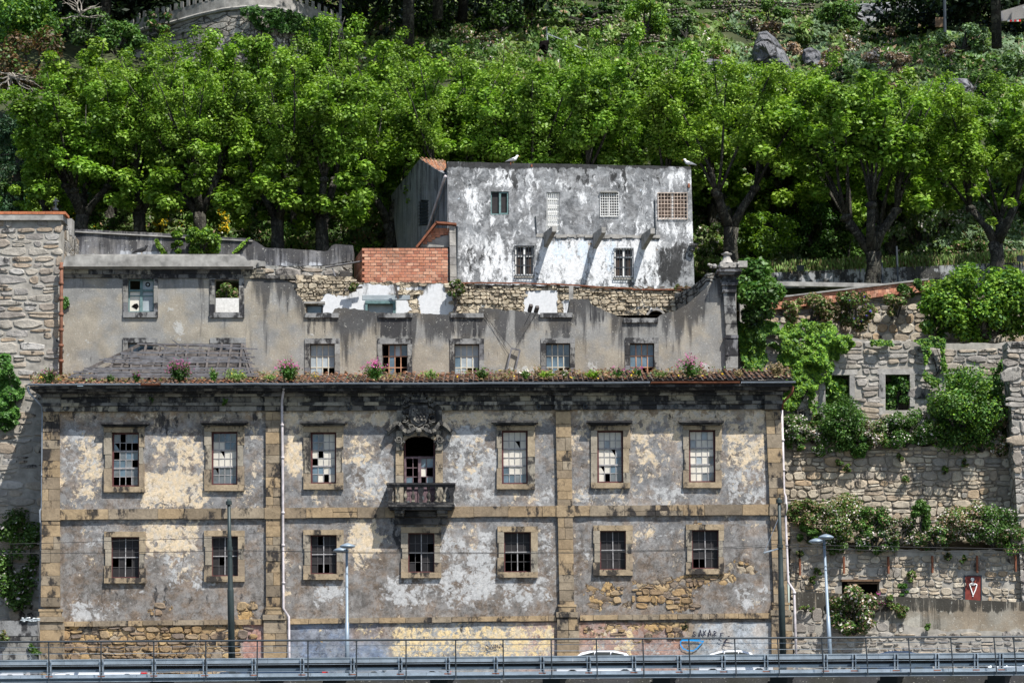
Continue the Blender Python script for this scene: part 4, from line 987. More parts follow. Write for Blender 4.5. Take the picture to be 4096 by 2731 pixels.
for rc, s_, cd_, br in zip(RW, RS, RC, RB):
    wn, _ = sash(ru, rc, YR, cd_, 'wood_dark', br, set_=.22, fwd=.04, bar=.045)
    surround(wn, (rc[0], rc[1], rc[2], 1514), (s_[0], s_[1], s_[2], 1518), YR, 'greystone', .06, 0)
for (a_, b_, y_) in ((1219, 1354, 1252), (1514, 1650, 1252), (1803, 1934, 1252), (2160, 2290, 1251), (2495, 2632, 1272)): 
    mb = MB(); mb.pbox(a_, y_, b_, y_+18, YR-.1, YR+.5); mb.build('broken_sill', M['greystone'], ru)
wn, _ = sash(ru, (511, 1114, 615, 1247), YR, ["kf", "kf"], 'sash_teal', 'sash_teal', set_=.22, fwd=.07, bar=.05, name='window')
wn.name = 'window'
# rebuild the teal casement's panes: fanlight row + two leaves
L = P(511, 1180, YR)[0]; Rr = P(615, 1180, YR)[0]; T = P(560, 1114, YR)[2]; B = P(560, 1247, YR)[2]; hgt = T-B
mb = MB(); zz = T-hgt*.34; mb.box(L, Rr, YR+.2, YR+.3, zz-.05, zz+.05); mb.box((L+Rr)/2-.06, (L+Rr)/2+.06, YR+.195, YR+.3, B, T)
mb.build('transom', M['sash_teal'], wn)
mb = MB(); mb.box(L+.07, (L+Rr)/2-.06, YR+.27, YR+.29, B+.07, zz-.05); mb.build('board', M['pane_pale'], wn)
mb = MB(); mb.box((L+Rr)/2+.06, Rr-.07, YR+.27, YR+.29, zz+.05, T-.07); mb.build('pane', M['pane_frost'], wn)
mb = MB(); cxx = (L+Rr)/2+.3; mb.tube([(cxx+.09*math.cos(t), YR+.262, T-.25+.09*math.sin(t)) for t in [i*math.pi/6 for i in range(13)]], .03, 5, caps=False); mb.build('vent_ring', M['black'], wn)
mb = MB(); mb.prism([(L+.15, B+.3), (L+.4, B+.15), (L+.5, B+.3), (L+.42, B+.45), (L+.28, B+.42)], YR+.255, YR+.268); mb.build('hole_dark_patch', M['black'], wn)  # flat black patch stands in for the darkness inside a hole
surround(wn, (511, 1114, 615, 1247), (492, 1098, 631, 1269), YR, 'greystone', .06, 0)
wn2 = MB(); wn2.pbox(858, 1249, 956, 1252, YR+.02, YR+.4); wn2 = wn2.build('window', M['greystone'], ru); surround(wn2, (858, 1116, 956, 1249), (838, 1100, 977, 1270), YR, 'greystone', .06, 0)
for rc, so_ in (((511, 1370, 612, 1510), (491, 1351, 631, 1515)), ((864, 1372, 964, 1510), (840, 1351, 983, 1515))):
    wn, _ = sash(ru, (rc[0], rc[1], rc[2], 1515), YR, ["bbb", "kbk", "kkk"], 'sash_white', 'sash_white', set_=.22, fwd=.05, bar=.04)
    surround(wn, rc, so_, YR, 'greystone', .06, 0)
# dark rooms low behind the ruin wall
mb = MB(); a = P(300, 1290, 3.6); b = P(2900, 1290, 3.6); zlow = roofz(3)-1
mb.quad((a[0], 6.4, zlow), (b[0], 6.4, zlow), (b[0], 6.4, P(1500, 1300, 6.4)[2]), (a[0], 6.4, P(1500, 1300, 6.4)[2]))
mb.quad((a[0], 3.56, P(1500, 1320, 3.6)[2]), (b[0], 3.56, P(1500, 1320, 3.6)[2]), (b[0], 6.4, P(1500, 1320, 3.6)[2]), (a[0], 6.4, P(1500, 1320, 3.6)[2]))
mb.build('inner_floor', M['wood_dark'], ru)
# corner pier with capital and finial
mb = MB(); column(mb, 2893, 2941, 1168, 2903, 2951, 1340, 2.85, 3.6, 48, 0); column(mb, 2901, 2952, 1352, 2903, 2953, 1520, 2.8, 3.6, 60, 0)
mb.pbox(2899, 1340, 2953, 1352, 2.75, 3.6)
for (e, y0_, y1_, o) in ((4, 1140, 1168, .1), (8, 1130, 1140, .2), (12, 1118, 1130, .1), (4, 1098, 1118, .1), (18, 1086, 1098, .35), (26, 1076, 1086, .5)): mb.pbox(2894-e, y0_, 2942+e, y1_, 2.85-o, 3.6)
mb.build('corner_pier', M['greystone'], ru)
mb = MB(); c_ = P(2916, 1074, 3.2); mb.box(c_[0]-.45, c_[0]+.35, 2.9, 3.6, c_[2], c_[2]+.25)
mb.tube([(c_[0]-.1, 3.2, c_[2]+z) for z in (.25, .3, .45, .62, .66, .72, .76, .8)], [.34, .3, .2, .14, .24, .26, .1, .08], 8)
for i in range(26): mb.ball((c_[0]+rnd.uniform(-1.0, .5), 2.75+rnd.uniform(0, .6), c_[2]+rnd.uniform(0, .16)), (rnd.uniform(.05, .12),)*3, 4)
mb.box(c_[0]+.4, c_[0]+.85, 2.8, 3.3, c_[2], c_[2]+.3)
mb.build('finial', M['lightstone'], ru)
# ragged side wall running back from the pier
mb = MB(); zz = [P(2890, 1088, 3.2)[2], P(2860, 1120, 4.5)[2], P(2840, 1150, 6)[2], P(2800, 1175, 8)[2], P(2770, 1150, 10)[2]]
for i, (ya, yb_) in enumerate(((3.5, 4.5), (4.5, 6), (6, 8), (8, 10))):
    xa = P(2893, 1100, 3.2)[0]; za = zz[i]; zb_ = zz[i+1]; x2 = xa-.25*ya+.6; x3 = xa-.25*yb_+.6
    mb.hexa([(x2-.5, ya, zlow), (x2, ya, zlow), (x2, ya, za), (x2-.5, ya, za), (x3-.5, yb_, zlow), (x3, yb_, zlow), (x3, yb_, zb_), (x3-.5, yb_, zb_)])
mb.build('side_wall', M['rubble_blocks'], ru)
# hanging frame and cables on the ruin wall
hf = MB(); a, b, c, d = P(2046, 1393, 2.9), P(2080, 1400, 2.85), P(2058, 1492, 2.75), P(2026, 1484, 2.7)
for p, q in ((a, b), (b, c), (c, d), (d, a)): hf.beam(p, q, .07, .07)
hf = hf.build('dangling_casement', M['wood'], None); tag(hf, 'narrow bare wooden frame hanging askew from cables on the ruin wall', 'frame')
mb = MB(); mb.tube([P(1925, 1248, 3.0), P(2047, 1392, 2.9)], .009, 4); mb.tube([P(1935, 1240, 3.0), P(2030, 1400, 2.95)], .008, 4)
mb.tube([P(2145, 1250, 3.0), P(2060, 1395, 2.9)], .009, 4); mb.tube([P(2125, 1245, 3.0), P(2098, 1298, 3.0)], .008, 4)
o = mb.build('hanging_cables', M['wire'], None); tag(o, 'thin dark cables crossing in a V on the ruin wall above the hanging frame', 'cable')
mb = MB()
for (x, y, l) in ((2117, 1232, 30), (2142, 1237, 26)): mb.beam(P(x, y+14, 3.3), P(x+8, y-l*.4, 3.0), .16, .16)
o = mb.build('beam_ends', M['wood_dark'], ru)
# rusty pipe on its left edge
mb = MB(); mb.tube([P(246, 1050, 2.6), P(243, 1515, 2.6)], .085, 10)
for y in range(1072, 1510, 62): p = P(244.5, y, 2.6); mb.tube([(p[0], p[1], p[2]-.07), (p[0], p[1], p[2]-.05), (p[0], p[1], p[2]+.05), (p[0], p[1], p[2]+.07)], [.1, .125, .125, .1], 10)
o = mb.build('rusty_downpipe', M['rustpipe'], None, True); tag(o, 'thick rusty cast iron downpipe between the stone tower and the ruin', 'pipe')
mb = MB(); mb.tube([P(273, 950, 8), P(275, 1035, 8)], .07, 8); mb.box(P(262, 940, 9)[0], P(292, 940, 9)[0], 8.6, 9.4, P(270, 1070, 9)[2], P(270, 880, 9)[2]); o = mb.build('wall_pillar', [M['slab']], None); tag(o, 'narrow concrete pillar with a pipe at the left end of the grey wall', 'pillar')
# ================================================================== collapsed lath roof
lr = thing('collapsed_lath_roof', 'collapsed hipped roof of bleached grey laths and rafters lying on the mansion roof', 'roof frame', P(640, 1510, 1.0))
A0, A1 = P(275, 1512, .4), P(1015, 1512, .4); B0, B1 = P(560, 1378, 2.7), P(975, 1382, 2.7)
def lr_pt(u, v):   # u across 0..1, v up 0..1
    a = A0+(A1-A0)*u; b = B0+(B1-B0)*u; return a+(b-a)*v
mb = MB()
for i in range(17):
    xx = A0[0]+(A1[0]-A0[0])*(i+.5)/17; tl = (xx-A0[0])/(B0[0]-A0[0]); tr = (A1[0]-xx)/max(.01, (A1[0]-B1[0])); v = min(1, tl, tr)*rnd.uniform(.93, 1.0)
    if v < .08: continue
    y1_ = .4+2.3*v; z0_ = A0[2]+(0); z1_ = A0[2]+(B0[2]-A0[2])*v
    mb.beam((xx+jit(.08), .45, z0_), (xx+jit(.2), y1_, z1_), .1, .12)
mb.beam(A0, B0, .13, .13); mb.quad((A0[0]+.3, .5, A0[2]-.12), (A1[0]-.3, .5, A1[2]-.12), (B1[0]-.15, 2.72, B1[2]-.22), (B0[0]+.15, 2.72, B0[2]-.22)); mb.beam(A1, B1, .13, .13); mb.beam(B0, B1, .12, .12)  # the quad is an added dark sheet for the shade in lath gaps
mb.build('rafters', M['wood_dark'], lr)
mb = MB(); rl = random.Random(3)
for j in range(40):
    v = (j+.5)/40+rl.uniform(-.01, .01); gap = any(abs(v-g) < t for g, t in ((.36, .07), (.66, .045), (.9, .07), (.8, .02), (.14, .015)))
    u = rl.uniform(-.05, .04); ue = rl.uniform(.96, 1.06)
    while u < ue:
        du = rl.uniform(.1, .35)
        if not (gap and rl.random() < .88) and rl.random() > .17:
            a = lr_pt(u, v+rl.uniform(-.012, .012)); b = lr_pt(min(ue, u+du+.03), v+rl.uniform(-.016, .016))
            a = a+np.array([0, -.08-rl.random()*.05, .03]); b = b+np.array([0, -.08-rl.random()*.05, .03])
            mb.beam(a, b, .02, .035+rl.random()*.04)
        u += du
for (x0_, y0_, x1_, y1_) in ((790, 1380, 1030, 1396), (800, 1384, 1010, 1396), (960, 1438, 1018, 1456), (930, 1420, 985, 1442), (690, 1360, 760, 1410), (620, 1374, 680, 1395), (940, 1470, 1020, 1505), (580, 1470, 640, 1500), (960, 1450, 1012, 1500), (330, 1490, 420, 1480)):
    mb.beam(P(x0_, y0_, 1.6), P(x1_, y1_, 1.4), .03, .05)
mb.build('laths', M['wood'], lr)
# ================================================================== walls behind the ruin
YB = 8.5
bt = [(975, 1092), (1160, 1100), (1400, 1104), (1430, 1130), (1560, 1128), (1800, 1132), (1840, 1136), (2200, 1142), (2500, 1150), (2770, 1158)]
def btop(x): return np.interp(x, [p[0] for p in bt], [p[1] for p in bt])+(fnoise(x/15, x*0+8, 3)-.5)*14
def rb_w(x, y, t):
    g = boxes_sum(x, y, [(1280, 1170, 1800, 1260, .95, 25), (1410, 1140, 1790, 1180, .7, 12), (1830, 1210, 2010, 1260, .5, 15), (2100, 1165, 2230, 1260, .9, 12), (2250, 1200, 2280, 1260, .9, 10), (2500, 1215, 2700, 1260, .4, 20), (1850, 1150, 2000, 1200, .1)])
    g = np.clip(g-boxes_sum(x, y, [(1620, 1180, 1680, 1260, .5, 12), (1590, 1165, 1700, 1180, .5, 8)]), 0, 1)
    return np.stack([x*0, g, .15+.3*(1-np.clip((y-t)/30, 0, 1)), x*0], 1)
bw = thing('broken_rubble_wall', 'broken inner wall of rubble with patches of white plaster and a teal lintel behind the ruin', 'wall', P(1900, 1290, YB))
RBH = [(1467, 1210, 1575, 1330), (1224, 1219, 1292, 1330), (2586, 1240, 2662, 1330)]
def nopl(x, y): return float(rb_w(np.array([float(x)]), np.array([float(y)]), np.array([1140.]))[0, 1]) < .35
facing(bw, YB, 1190, 2780, 1098, 1320, M['st_pale'], 13, 22, .08, RBH, btop, 1.6, 3, keep=nopl, cover=.9)
wall('masonry', bw, YB, 1185, 2790, 14, 1095, 1330, 12, M['rubble_plaster'], .6, [(1467, 1210, 1575, 1330), (1224, 1219, 1292, 1330), (2586, 1240, 2662, 1330)], top=btop, wfun=rb_w, rough=.0)
mb = MB(); mb.pbox(1461, 1202, 1583, 1214, YB-.12, YB+.3); mb.pbox(1461, 1214, 1470, 1300, YB-.1, YB+.3); mb.pbox(1572, 1214, 1583, 1300, YB-.1, YB+.3); mb.build('teal_lintel', M['sash_teal'], bw)
mb = MB(); mb.pbox(1470, 1218, 1572, 1300, YB+.25, YB+.3); mb.pbox(1450, 1180, 1640, 1198, YB-.02, YB+.2); mb.build('boarding', M['pane_frost'], bw)
sash(bw, (1224, 1219, 1290, 1290), YB, ["b", "k"], 'wood_dark', 'sash_white', set_=.1, fwd=.06)
mb = MB(); mb.pbox(1215, 1205, 1300, 1214, YB-.1, YB+.2, ); mb.build('window_lintel', M['slab'], bw)
mb = MB()
arc = [(2624-44*math.cos(math.pi*i/10), 1278-46*math.sin(math.pi*i/10)) for i in range(11)]; arc2 = [(2624-36*math.cos(math.pi*i/10), 1278-37*math.sin(math.pi*i/10)) for i in range(11)]
for i in range(10): mb.pprism([arc2[i], arc2[i+1], arc[i+1], arc[i]], YB-.06, YB+.3)
mb.build('arch_surround', M['lightstone'], bw)
mb = MB(); mb.pbox(2582, 1232, 2668, 1330, YB+.7, YB+.75); mb.pbox(2600, 1252, 2640, 1256, YB+.4, YB+.5); mb.build('opening_black_sheet', M['black'], bw)  # black sheet stands in for the unlit space inside the arch
mb = MB(); mb.beam(P(1580, 1140, YB-.4), P(1594, 1196, YB-.3), .12, .14); mb.beam(P(1380, 1160, YB-.3), P(1450, 1148, YB-.3), .1, .1); mb.beam(P(1822, 1190, YB-.3), P(1819, 1300, YB-.3), .12, .12); mb.build('stub_beam', M['wood_dark'], bw)
# grey block masonry and cement wall to the left
bl = MB(); cwl = thing('cement_topped_wall', 'long grey cement wall streaked black, crumbling above rubble blocks behind the ruin', 'wall', P(900, 1140, 10.5))
gt = [(262, 915), (500, 925), (700, 935), (880, 948), (1000, 955), (1040, 975), (1060, 990), (1200, 998), (1310, 1005), (1330, 978), (1440, 982), (1450, 990)]
def gtop(x): return np.interp(x, [p[0] for p in gt], [p[1] for p in gt])+(fnoise(x/20, x*0+5, 3)-.5)*5
def cg_w(x, y, t):
    d = np.clip((y-t)/110, 0, 1); return np.stack([.35+.35*(1-d), boxes_sum(x, y, [(480, 1005, 700, 1030, .85, 8), (300, 1015, 480, 1030, .6, 8), (1050, 1050, 1300, 1075, .6, 8), (262, 915, 1450, 925, .4, 6)]), .1+.3*(1-d), x*0], 1)
wall('cement_face', cwl, 10.5, 262, 1412, 14, 905, 1085, 12, M['cement_grey'], .5, top=gtop, wfun=cg_w, rough=.1, bottom=lambda x: np.interp(x, [262, 1000, 1300, 1450], [1085, 1068, 1062, 1035]))
mb = MB(); mb.pbox(300, 924, 1010, 929, 10.4, 10.6, y0r=962, y1r=966); mb.build('cracked_ledge', M['slab'], cwl)
wall('rubble_blocks', cwl, 9.3, 985, 1406, 14, 1040, 1330, 14, M['rubble_blocks'], .8, top=lambda x: np.interp(x, [985, 1100, 1300, 1400, 1450], [1062, 1064, 1066, 1045, 1035])+(fnoise(x/12, x*0+1, 3)-.5)*10, rough=.0)
facing(cwl, 9.3, 985, 1400, 1050, 1250, M['st_grey'], 30, 62, .14, (), lambda x: x*0+1072, 3.0, 5, split=.3)
mb = MB(); mb.beam(P(1300, 1070, 8.9), P(1450, 1045, 8.9), .3, .05); mb.beam(P(1330, 1075, 8.9), P(1346, 1115, 8.8), .06, .08); mb.build('loose_board', M['wood'], cwl)
# white backdrop wall seen through the empty upper window
mb = MB(); mb.pbox(840, 1192, 975, 1300, 6.5, 6.9); o = mb.build('whitewashed_partition', M['pane_pale'], None)
o.data.materials.clear(); o.data.materials.append(M['white_paint']); tag(o, 'stained white partition seen through the empty upper window of the ruin', 'wall')
# red hollow-brick infill
bk = thing('hollow_brick_wall', 'bright orange hollow brick wall with toothed left edge beside the white house', 'wall', P(1620, 1145, 8.2))
mb = MB(); rows = 13; y0_, y1_ = 992, 1145
for j in range(rows):
    ya = y0_+(y1_-y0_)*j/rows; yb_ = y0_+(y1_-y0_)*(j+1)/rows; x = 1448+(9 if j % 2 else 0)-(0)
    st_ = 24.5
    while x < 1790:
        x2 = min(x+st_, 1792)
        if not (j == 0 and rnd.random() < .04): mb.pbox(x+.9, ya+1.0, x2-.9, yb_-.8, 8.56+jit(.012), 8.75)
        x = x2 if x > 1450 or j % 2 == 0 else 1448+12+st_*0+14
bo = mb.build('bricks', M['brick'], bk)
mb = MB(); mb.pbox(1460, y0_+3, 1791, y1_, 8.585, 8.85); mb.build('mortar', M['slab'], bk)
mb = MB(); a = P(1448, 1145, 8.7); c_ = P(1448, 994, 8.7); d_ = P(1416, 1040, 12.0)
for j in range(12):
    z0_ = a[2]+(c_[2]-a[2])*j/12; z1_ = a[2]+(c_[2]-a[2])*(j+1)/12
    mb.hexa([(a[0], 8.7, z0_), (a[0]+.3, 8.7, z0_), (a[0]+.3, 8.7, z1_-.02), (a[0], 8.7, z1_-.02), (d_[0], 12, z0_), (d_[0]+.3, 12, z0_), (d_[0]+.3, 12, z1_-.02), (d_[0], 12, z1_-.02)])
mb.build('return_bricks', M['brick'], bk)
# concrete post
mb = MB(); mb.pbox(2276, 1142, 2293, 1256, 6.3, 6.6); o = mb.build('concrete_post', M['slab'], None); tag(o, 'thin upright concrete post standing behind the broken ruin top', 'post')
# ================================================================== white house
wh = thing('whitewashed_house', 'two storey flat topped house with peeling whitewash, barred windows and three cantilever brackets', 'house', P(2280, 1150, 11))
YH = lambda x: 10.0+(x-1789)*(2.6/974.)
yh = lambda x: float(YH(x))
def htop(x): return np.interp(x, [1789, 2764, 2790], [647, 667, 668])+(fnoise(x/40, x*0+2, 2)-.5)*3
def hl(y): return np.interp(y, [640, 895, 897, 1150], [1789, 1795, 1826, 1830])
def hr(y): return np.interp(y, [640, 1150], [2763, 2778])
HW = {'A': (1963, 766, 2035, 859), 'B': (2186, 769, 2239, 931), 'C': (2400, 770, 2474, 866), 'D': (2631, 772, 2748, 876), 'E': (2061, 985, 2134, 1101), 'F': (2458, 995, 2531, 1108)}
def h_w(x, y, t):
    g = boxes_sum(x, y, [(1790, 650, 2780, 940, .3), (1820, 690, 1960, 900, .42), (1940, 670, 2080, 760, .72, 30), (2060, 700, 2420, 760, .45), (2620, 680, 2780, 760, .6), (2240, 670, 2320, 800, .4), (1930, 900, 2100, 960, .45), (2740, 870, 2780, 960, .7, 15), (1840, 930, 2060, 1130, .66), (2640, 880, 2750, 950, .55, 20),
      (1960, 1030, 2180, 1140, .75), (2140, 955, 2640, 1150, .8, 25), (2640, 960, 2780, 1060, .6), (2420, 690, 2600, 760, .35), (1800, 660, 1850, 900, .3, 15), (1850, 670, 1940, 700, .4, 15)])
    r = boxes_sum(x, y, [(2170, 955, 2480, 1060, .55, 50)])
    b = boxes_sum(x, y, [(1850, 940, 1960, 1060, .4), (2640, 970, 2760, 1130, .8, 30), (2600, 1060, 2700, 1130, .4, 30), (2500, 1100, 2770, 1150, .4, 25), (1790, 640, 2780, 676, .85, 12), (1830, 690, 2740, 770, .3, 20), (2560, 740, 2620, 900, .25), (2130, 690, 2260, 760, .3), (1870, 950, 1960, 1010, .35), (2380, 660, 2560, 740, .35)])
    return np.stack([r, g, b, x*0], 1)
def h_t(x, y, t):
    n = fnoise(x/120, y/90)[:, None]; g = np.array([.13, .136, .143])[None]*(1-n)+np.array([.21, .217, .225])[None]*n
    return np.concatenate([g, np.ones((len(x), 1))], 1)
wall('wall', wh, YH, 1789, 2780, 14, 640, 1160, 13, M['white_wall'], .35, list(HW.values()), top=htop, left=hl, right=hr, wfun=h_w, tfun=h_t, rough=.03)
# left gable side, roof, right side
A = P(1790, 985, 10.0); zb_ = P(1790, 1150, 10)[2]
def sidepoly(mb, pts, m_=0):
    k = len(mb.v); mb.v += [tuple(p) for p in pts]; mb.f.append(tuple(range(k, k+len(pts)))); mb.m.append(m_)
def YS(x): return 10.0+(1789-x)*(9.0/225)
def gtop2(x): return np.interp(x, [1564, 1677, 1758, 1789], [782, 638, 686, 700])
def g_w(x, y, t): return np.stack([x*0+.35, x*0+.05, x*0+.15+.2*(y < 760), x*0], 1)
wall('gable_wall', wh, YS, 1564, 1789, 12, 630, 1150, 14, M['gable'], .3, [(1679, 800, 1711, 902)], top=gtop2, left=lambda y: np.interp(y, [782, 1000, 1150], [1564, 1590, 1600]), wfun=g_w)
sd = YS
mb = MB()
for i in range(6):
    x = 1681+i*5.4; p = [P(x, 806, sd(x)-.08), P(x, 900, sd(x)-.08)]; mb.tube(p, .03, 4)
for j in range(8):
    y = 806+j*13; mb.tube([P(1674, y+4, sd(1674)-.1), P(1713, y-3, sd(1713)-.1)], .025, 4)
mb.build('window_grille', M['steel_dark'], wh)
mb = MB(); sidepoly(mb, [P(1679, 902, sd(1679)+.28), P(1711, 902, sd(1711)+.28), P(1711, 800, sd(1711)+.28), P(1679, 800, sd(1679)+.28)]); mb.build('window_glass', M['pane_dark'], wh)
mb = MB()
rg = P(1677, 637, sd(1677)); r2 = P(1783, 649, sd(1677)+.3); e1 = P(1757, 687, 11.4); e2 = P(1790, 690, 11.6)
nt_ = 13
for i in range(nt_):
    for j in range(6):
        a = rg+(r2-rg)*(i/nt_); b = rg+(r2-rg)*((i+.85)/nt_); c = e2+(e1-e2)*(1-(i+.85)/nt_) ; d = e2+(e1-e2)*(1-i/nt_)
        f0, f1 = j/6, (j+.95)/6
        mb.quad(d*f1+a*(1-f1)+np.array([0, 0, .03]), c*f1+b*(1-f1)+np.array([0, 0, .03]), c*f0+b*(1-f0)+np.array([0, 0, .08+(i % 2)*.05]), d*f0+a*(1-f0)+np.array([0, 0, .08+(i % 2)*.05]))
mb.build('roof', M['tile'], wh)
# flat parapet top + back, roof body
mb = MB(); TL = P(1789, 648, 10); TR = P(2763, 668, 12.6)
BR = np.array([TR[0]+.5, 19.0, TR[2]]); BL = P(1677, 660, 18.5); BL[2] = TL[2]-.3
sidepoly(mb, [TL+[0, .34, -.15], TR+[0, .34, -.15], BR-[0, 0, .15], BL]); sidepoly(mb, [TR-[0.06, -.3, .02], BR-[.06, 0, .02], [BR[0]-.06, 19, zb_], [TR[0]-.06+.15, 12.9, zb_]]); mb.build('roof_slab', M['slab'], wh)
# window fittings, following the turned wall
def plane_box(mb, x0, y0, x1, y1, off, th, m_=0):
    ya, yb2 = yh(x0)+off, yh(x1)+off
    q = [P(x0, y1, ya), P(x1, y1, yb2), P(x1, y0, yb2), P(x0, y0, ya)]
    mb.hexa(q+[q_+np.array([0, th, 0]) for q_ in q], m_)
def hwin(rc, frame, glass, cols=2, transom=None, curtains=False, name='window', fr=4):
    x0, y0, x1, y1 = rc; mb = MB()
    plane_box(mb, x0, y0, x1, y0+fr, .1, .08); plane_box(mb, x0, y1-fr, x1, y1, .1, .08); plane_box(mb, x0, y0+fr, x0+fr, y1-fr, .103, .08); plane_box(mb, x1-fr, y0+fr, x1, y1-fr, .103, .08)
    for i in range(1, cols): plane_box(mb, x0+(x1-x0)*i/cols-fr*.8, y0+fr, x0+(x1-x0)*i/cols+fr*.8, y1-fr, .095, .08)
    if transom: plane_box(mb, x0+fr, transom-3, x1-fr, transom+3, .09, .08)
    o_ = mb.build(name, M[frame], wh)
    mb = MB(); plane_box(mb, x0+fr*.5, y0+fr*.5, x1-fr*.5, y1-fr*.5, .16, .02); mb.build('pane', M[glass], o_)
    if curtains:
        mb = MB(); 
        for (a_, b_) in ((.06, .3), (.7, .94)): plane_box(mb, x0+(x1-x0)*a_, (transom or y0)+6, x0+(x1-x0)*b_, y1-fr, .15, .008)
        mb.build('curtain', M['curtain'], o_)
    return o_
def grille(par, rc, nx_, ny_, mat, e=3, off=-.12, r_=.02):
    x0, y0, x1, y1 = rc; mb = MB()
    for i in range(nx_+1):
        x = x0-e+(x1-x0+2*e)*i/nx_; mb.tube([P(x, y0-e, yh(x)+off), P(x+1, y1+e, yh(x)+off)], r_, 4)
    for j in range(ny_+1):
        y = y0-e+(y1-y0+2*e)*j/ny_; mb.tube([P(x0-e-1, y, yh(x0)+off), P(x1+e+1, y, yh(x1)+off)], r_, 4)
    for x in (x0-e, x1+e):
        for y in (y0-e, y1+e): mb.tube([P(x, y, yh(x)+off), P(x, y, yh(x)+.01)], r_, 4)
    mb.build('grille', M[mat], par)
wA = hwin(HW['A'], 'sash_teal', 'pane_dark', 2); mb = MB(); plane_box(mb, 1996, 771, 2004, 855, .06, .05); plane_box(mb, 2028, 771, 2034, 855, .06, .05); plane_box(mb, 1996, 768, 2034, 774, .062, .05); plane_box(mb, 1996, 852, 2034, 858, .062, .05); mb.build('sliding_leaf', M['sash_teal'], wA)
wB = hwin(HW['B'], 'white_paint', 'white_paint', 1, name='door'); grille(wB, (2190, 774, 2235, 925), 6, 6, 'white_paint', 0, .06, .018)
mb = MB(); 
for y in (800, 835, 870, 905): plane_box(mb, 2192, y, 2233, y+2, .13, .02)
mb.build('door_panel_joint', M['slab'], wB)
wC = hwin(HW['C'], 'white_paint', 'pane_dark', 2); grille(wC, HW['C'], 8, 9, 'white_paint', 0, -.05, .017)
wD = hwin(HW['D'], 'white_paint', 'curtain', 2); grille(wD, HW['D'], 9, 7, 'rusty_white', 0, -.06, .018)
wE = hwin(HW['E'], 'white_paint', 'pane_dark', 2, 1024, True); grille(wE, HW['E'], 7, 3, 'steel_dark', 2, -.16, .018)
wF = hwin(HW['F'], 'white_paint', 'pane_dark', 2, 1030, True); grille(wF, HW['F'], 7, 3, 'steel_dark', 2, -.16, .018)
for rc in ('E', 'F'): mb = MB(); x0, y0, x1, y1 = HW[rc]; plane_box(mb, x0-4, y1, x1+4, y1+10, -.05, .2); mb.build('sill', M['slab'], wh)
mb = MB(); plane_box(mb, 2400, 764, 2470, 769, -.16, .2); mb.build('drip_stone', M['slab'], wh)
# brackets: deep at the wall, thin at the tip
def bracket(x, y):
    Yw = yh(x); r0 = P(x, y, Yw); k_ = 1.5; w_ = .22; sx_ = .42; mb = MB(); zt_ = r0[2]+.55
    mb.hexa([(r0[0]+sx_-w_/2, Yw-k_, zt_-.2), (r0[0]+sx_+w_/2, Yw-k_, zt_-.2), (r0[0]+sx_+w_/2, Yw-k_, zt_+.08), (r0[0]+sx_-w_/2, Yw-k_, zt_+.08), (r0[0]-w_/2, Yw+.02, zt_-.75), (r0[0]+w_/2, Yw+.02, zt_-.75), (r0[0]+w_/2, Yw+.02, zt_), (r0[0]-w_/2, Yw+.02, zt_)])
    mb.build('balcony_bracket', M['slab'], wh)
for x, y in ((2183, 975), (2379, 979), (2573, 983)): bracket(x, y)
mb = MB(); x = 2145
while x < 2625:
    w_ = rnd.uniform(8, 26); plane_box(mb, x, 936+rnd.uniform(-2, 2)+(x-2145)*.012, x+w_, 948+rnd.uniform(-3, 3)+(x-2145)*.012, -rnd.uniform(.02, .1), .2); x += w_
mb.build('broken_slab_edge', M['slab'], wh)
for q_ in ([P(2141, 865, yh(2141)-.03), P(2146, 935, yh(2146)-.03)], [P(2619, 800, yh(2619)-.05), P(2622, 940, yh(2622)-.05)]): mb = MB(); mb.tube(q_, .03, 5); mb.build('stub_pipe', M['steel_dark'], wh)
mb = MB(); plane_box(mb, 2752, 734, 2760, 750, -.1, .12); mb.build('rusty_box', M['rust'], wh)
mb = MB(); mb.tube([P(1783, 704, 9.7), P(1778, 712, 9.8), P(1712, 915, 12.6), P(1705, 925, 12.8)], .075, 8);  mb.build('drainpipe', M['pipe'], wh, True)
mb = MB(); mb.tube([P(1829, 905, 9.7), P(1826, 1125, 9.7)], .04, 6); mb.build('cable_pipe', M['steel_dark'], wh)
mb = MB(); mb.pbox(2758, 973, 2790, 982, 12.2, 12.9); mb.pbox(2762, 982, 2780, 1000, 12.3, 12.9); mb.build('corner_stub', M['greystone'], wh)
mb = MB(); mb.pbox(2055-14, 650, 2055-10, 660, yh(2055)-.05, yh(2055)+.1); mb.pbox(2124, 658, 2130, 668, yh(2124)-.05, yh(2124)+.1); mb.build('parapet_spout', M['rust'], wh)
# lean-to with brick triangle and pier
lt = thing('brick_lean_to', 'sloping lean-to end of red brick over grey render against the white house side', 'lean-to', P(1740, 1000, 9.6))
mb = MB(); mb.pprism([(1670, 988), (1797, 988), (1797, 938), (1745, 952)], 9.55, 9.75); mb.build('rendered_base', M['slab'], lt)
mb = MB()
for j in range(8):
    ya = 986-(j+1)*9.2; yb_ = ya+8.6
    xl = np.interp((ya+yb_)/2, [897, 905, 988], [1748, 1740, 1672]); x = max(1680, xl)+(6 if j % 2 else 0)
    while x < 1795:
        yl = np.interp(x, [1672, 1745, 1797], [988, 951, 938])
        if yb_ < yl: mb.pbox(x, ya, min(x+17, 1797), yb_, 9.5+jit(.01), 9.7)
        x += 18
mb.build('bricks', M['brick'], lt)
mb = MB(); mb.beam(P(1666, 992, 9.3), P(1746, 892, 9.3), .5, .1); mb.beam(P(1742, 892, 9.3), P(1826, 899, 9.3), .5, .1); mb.build('roof_edge', M['rust'], lt)
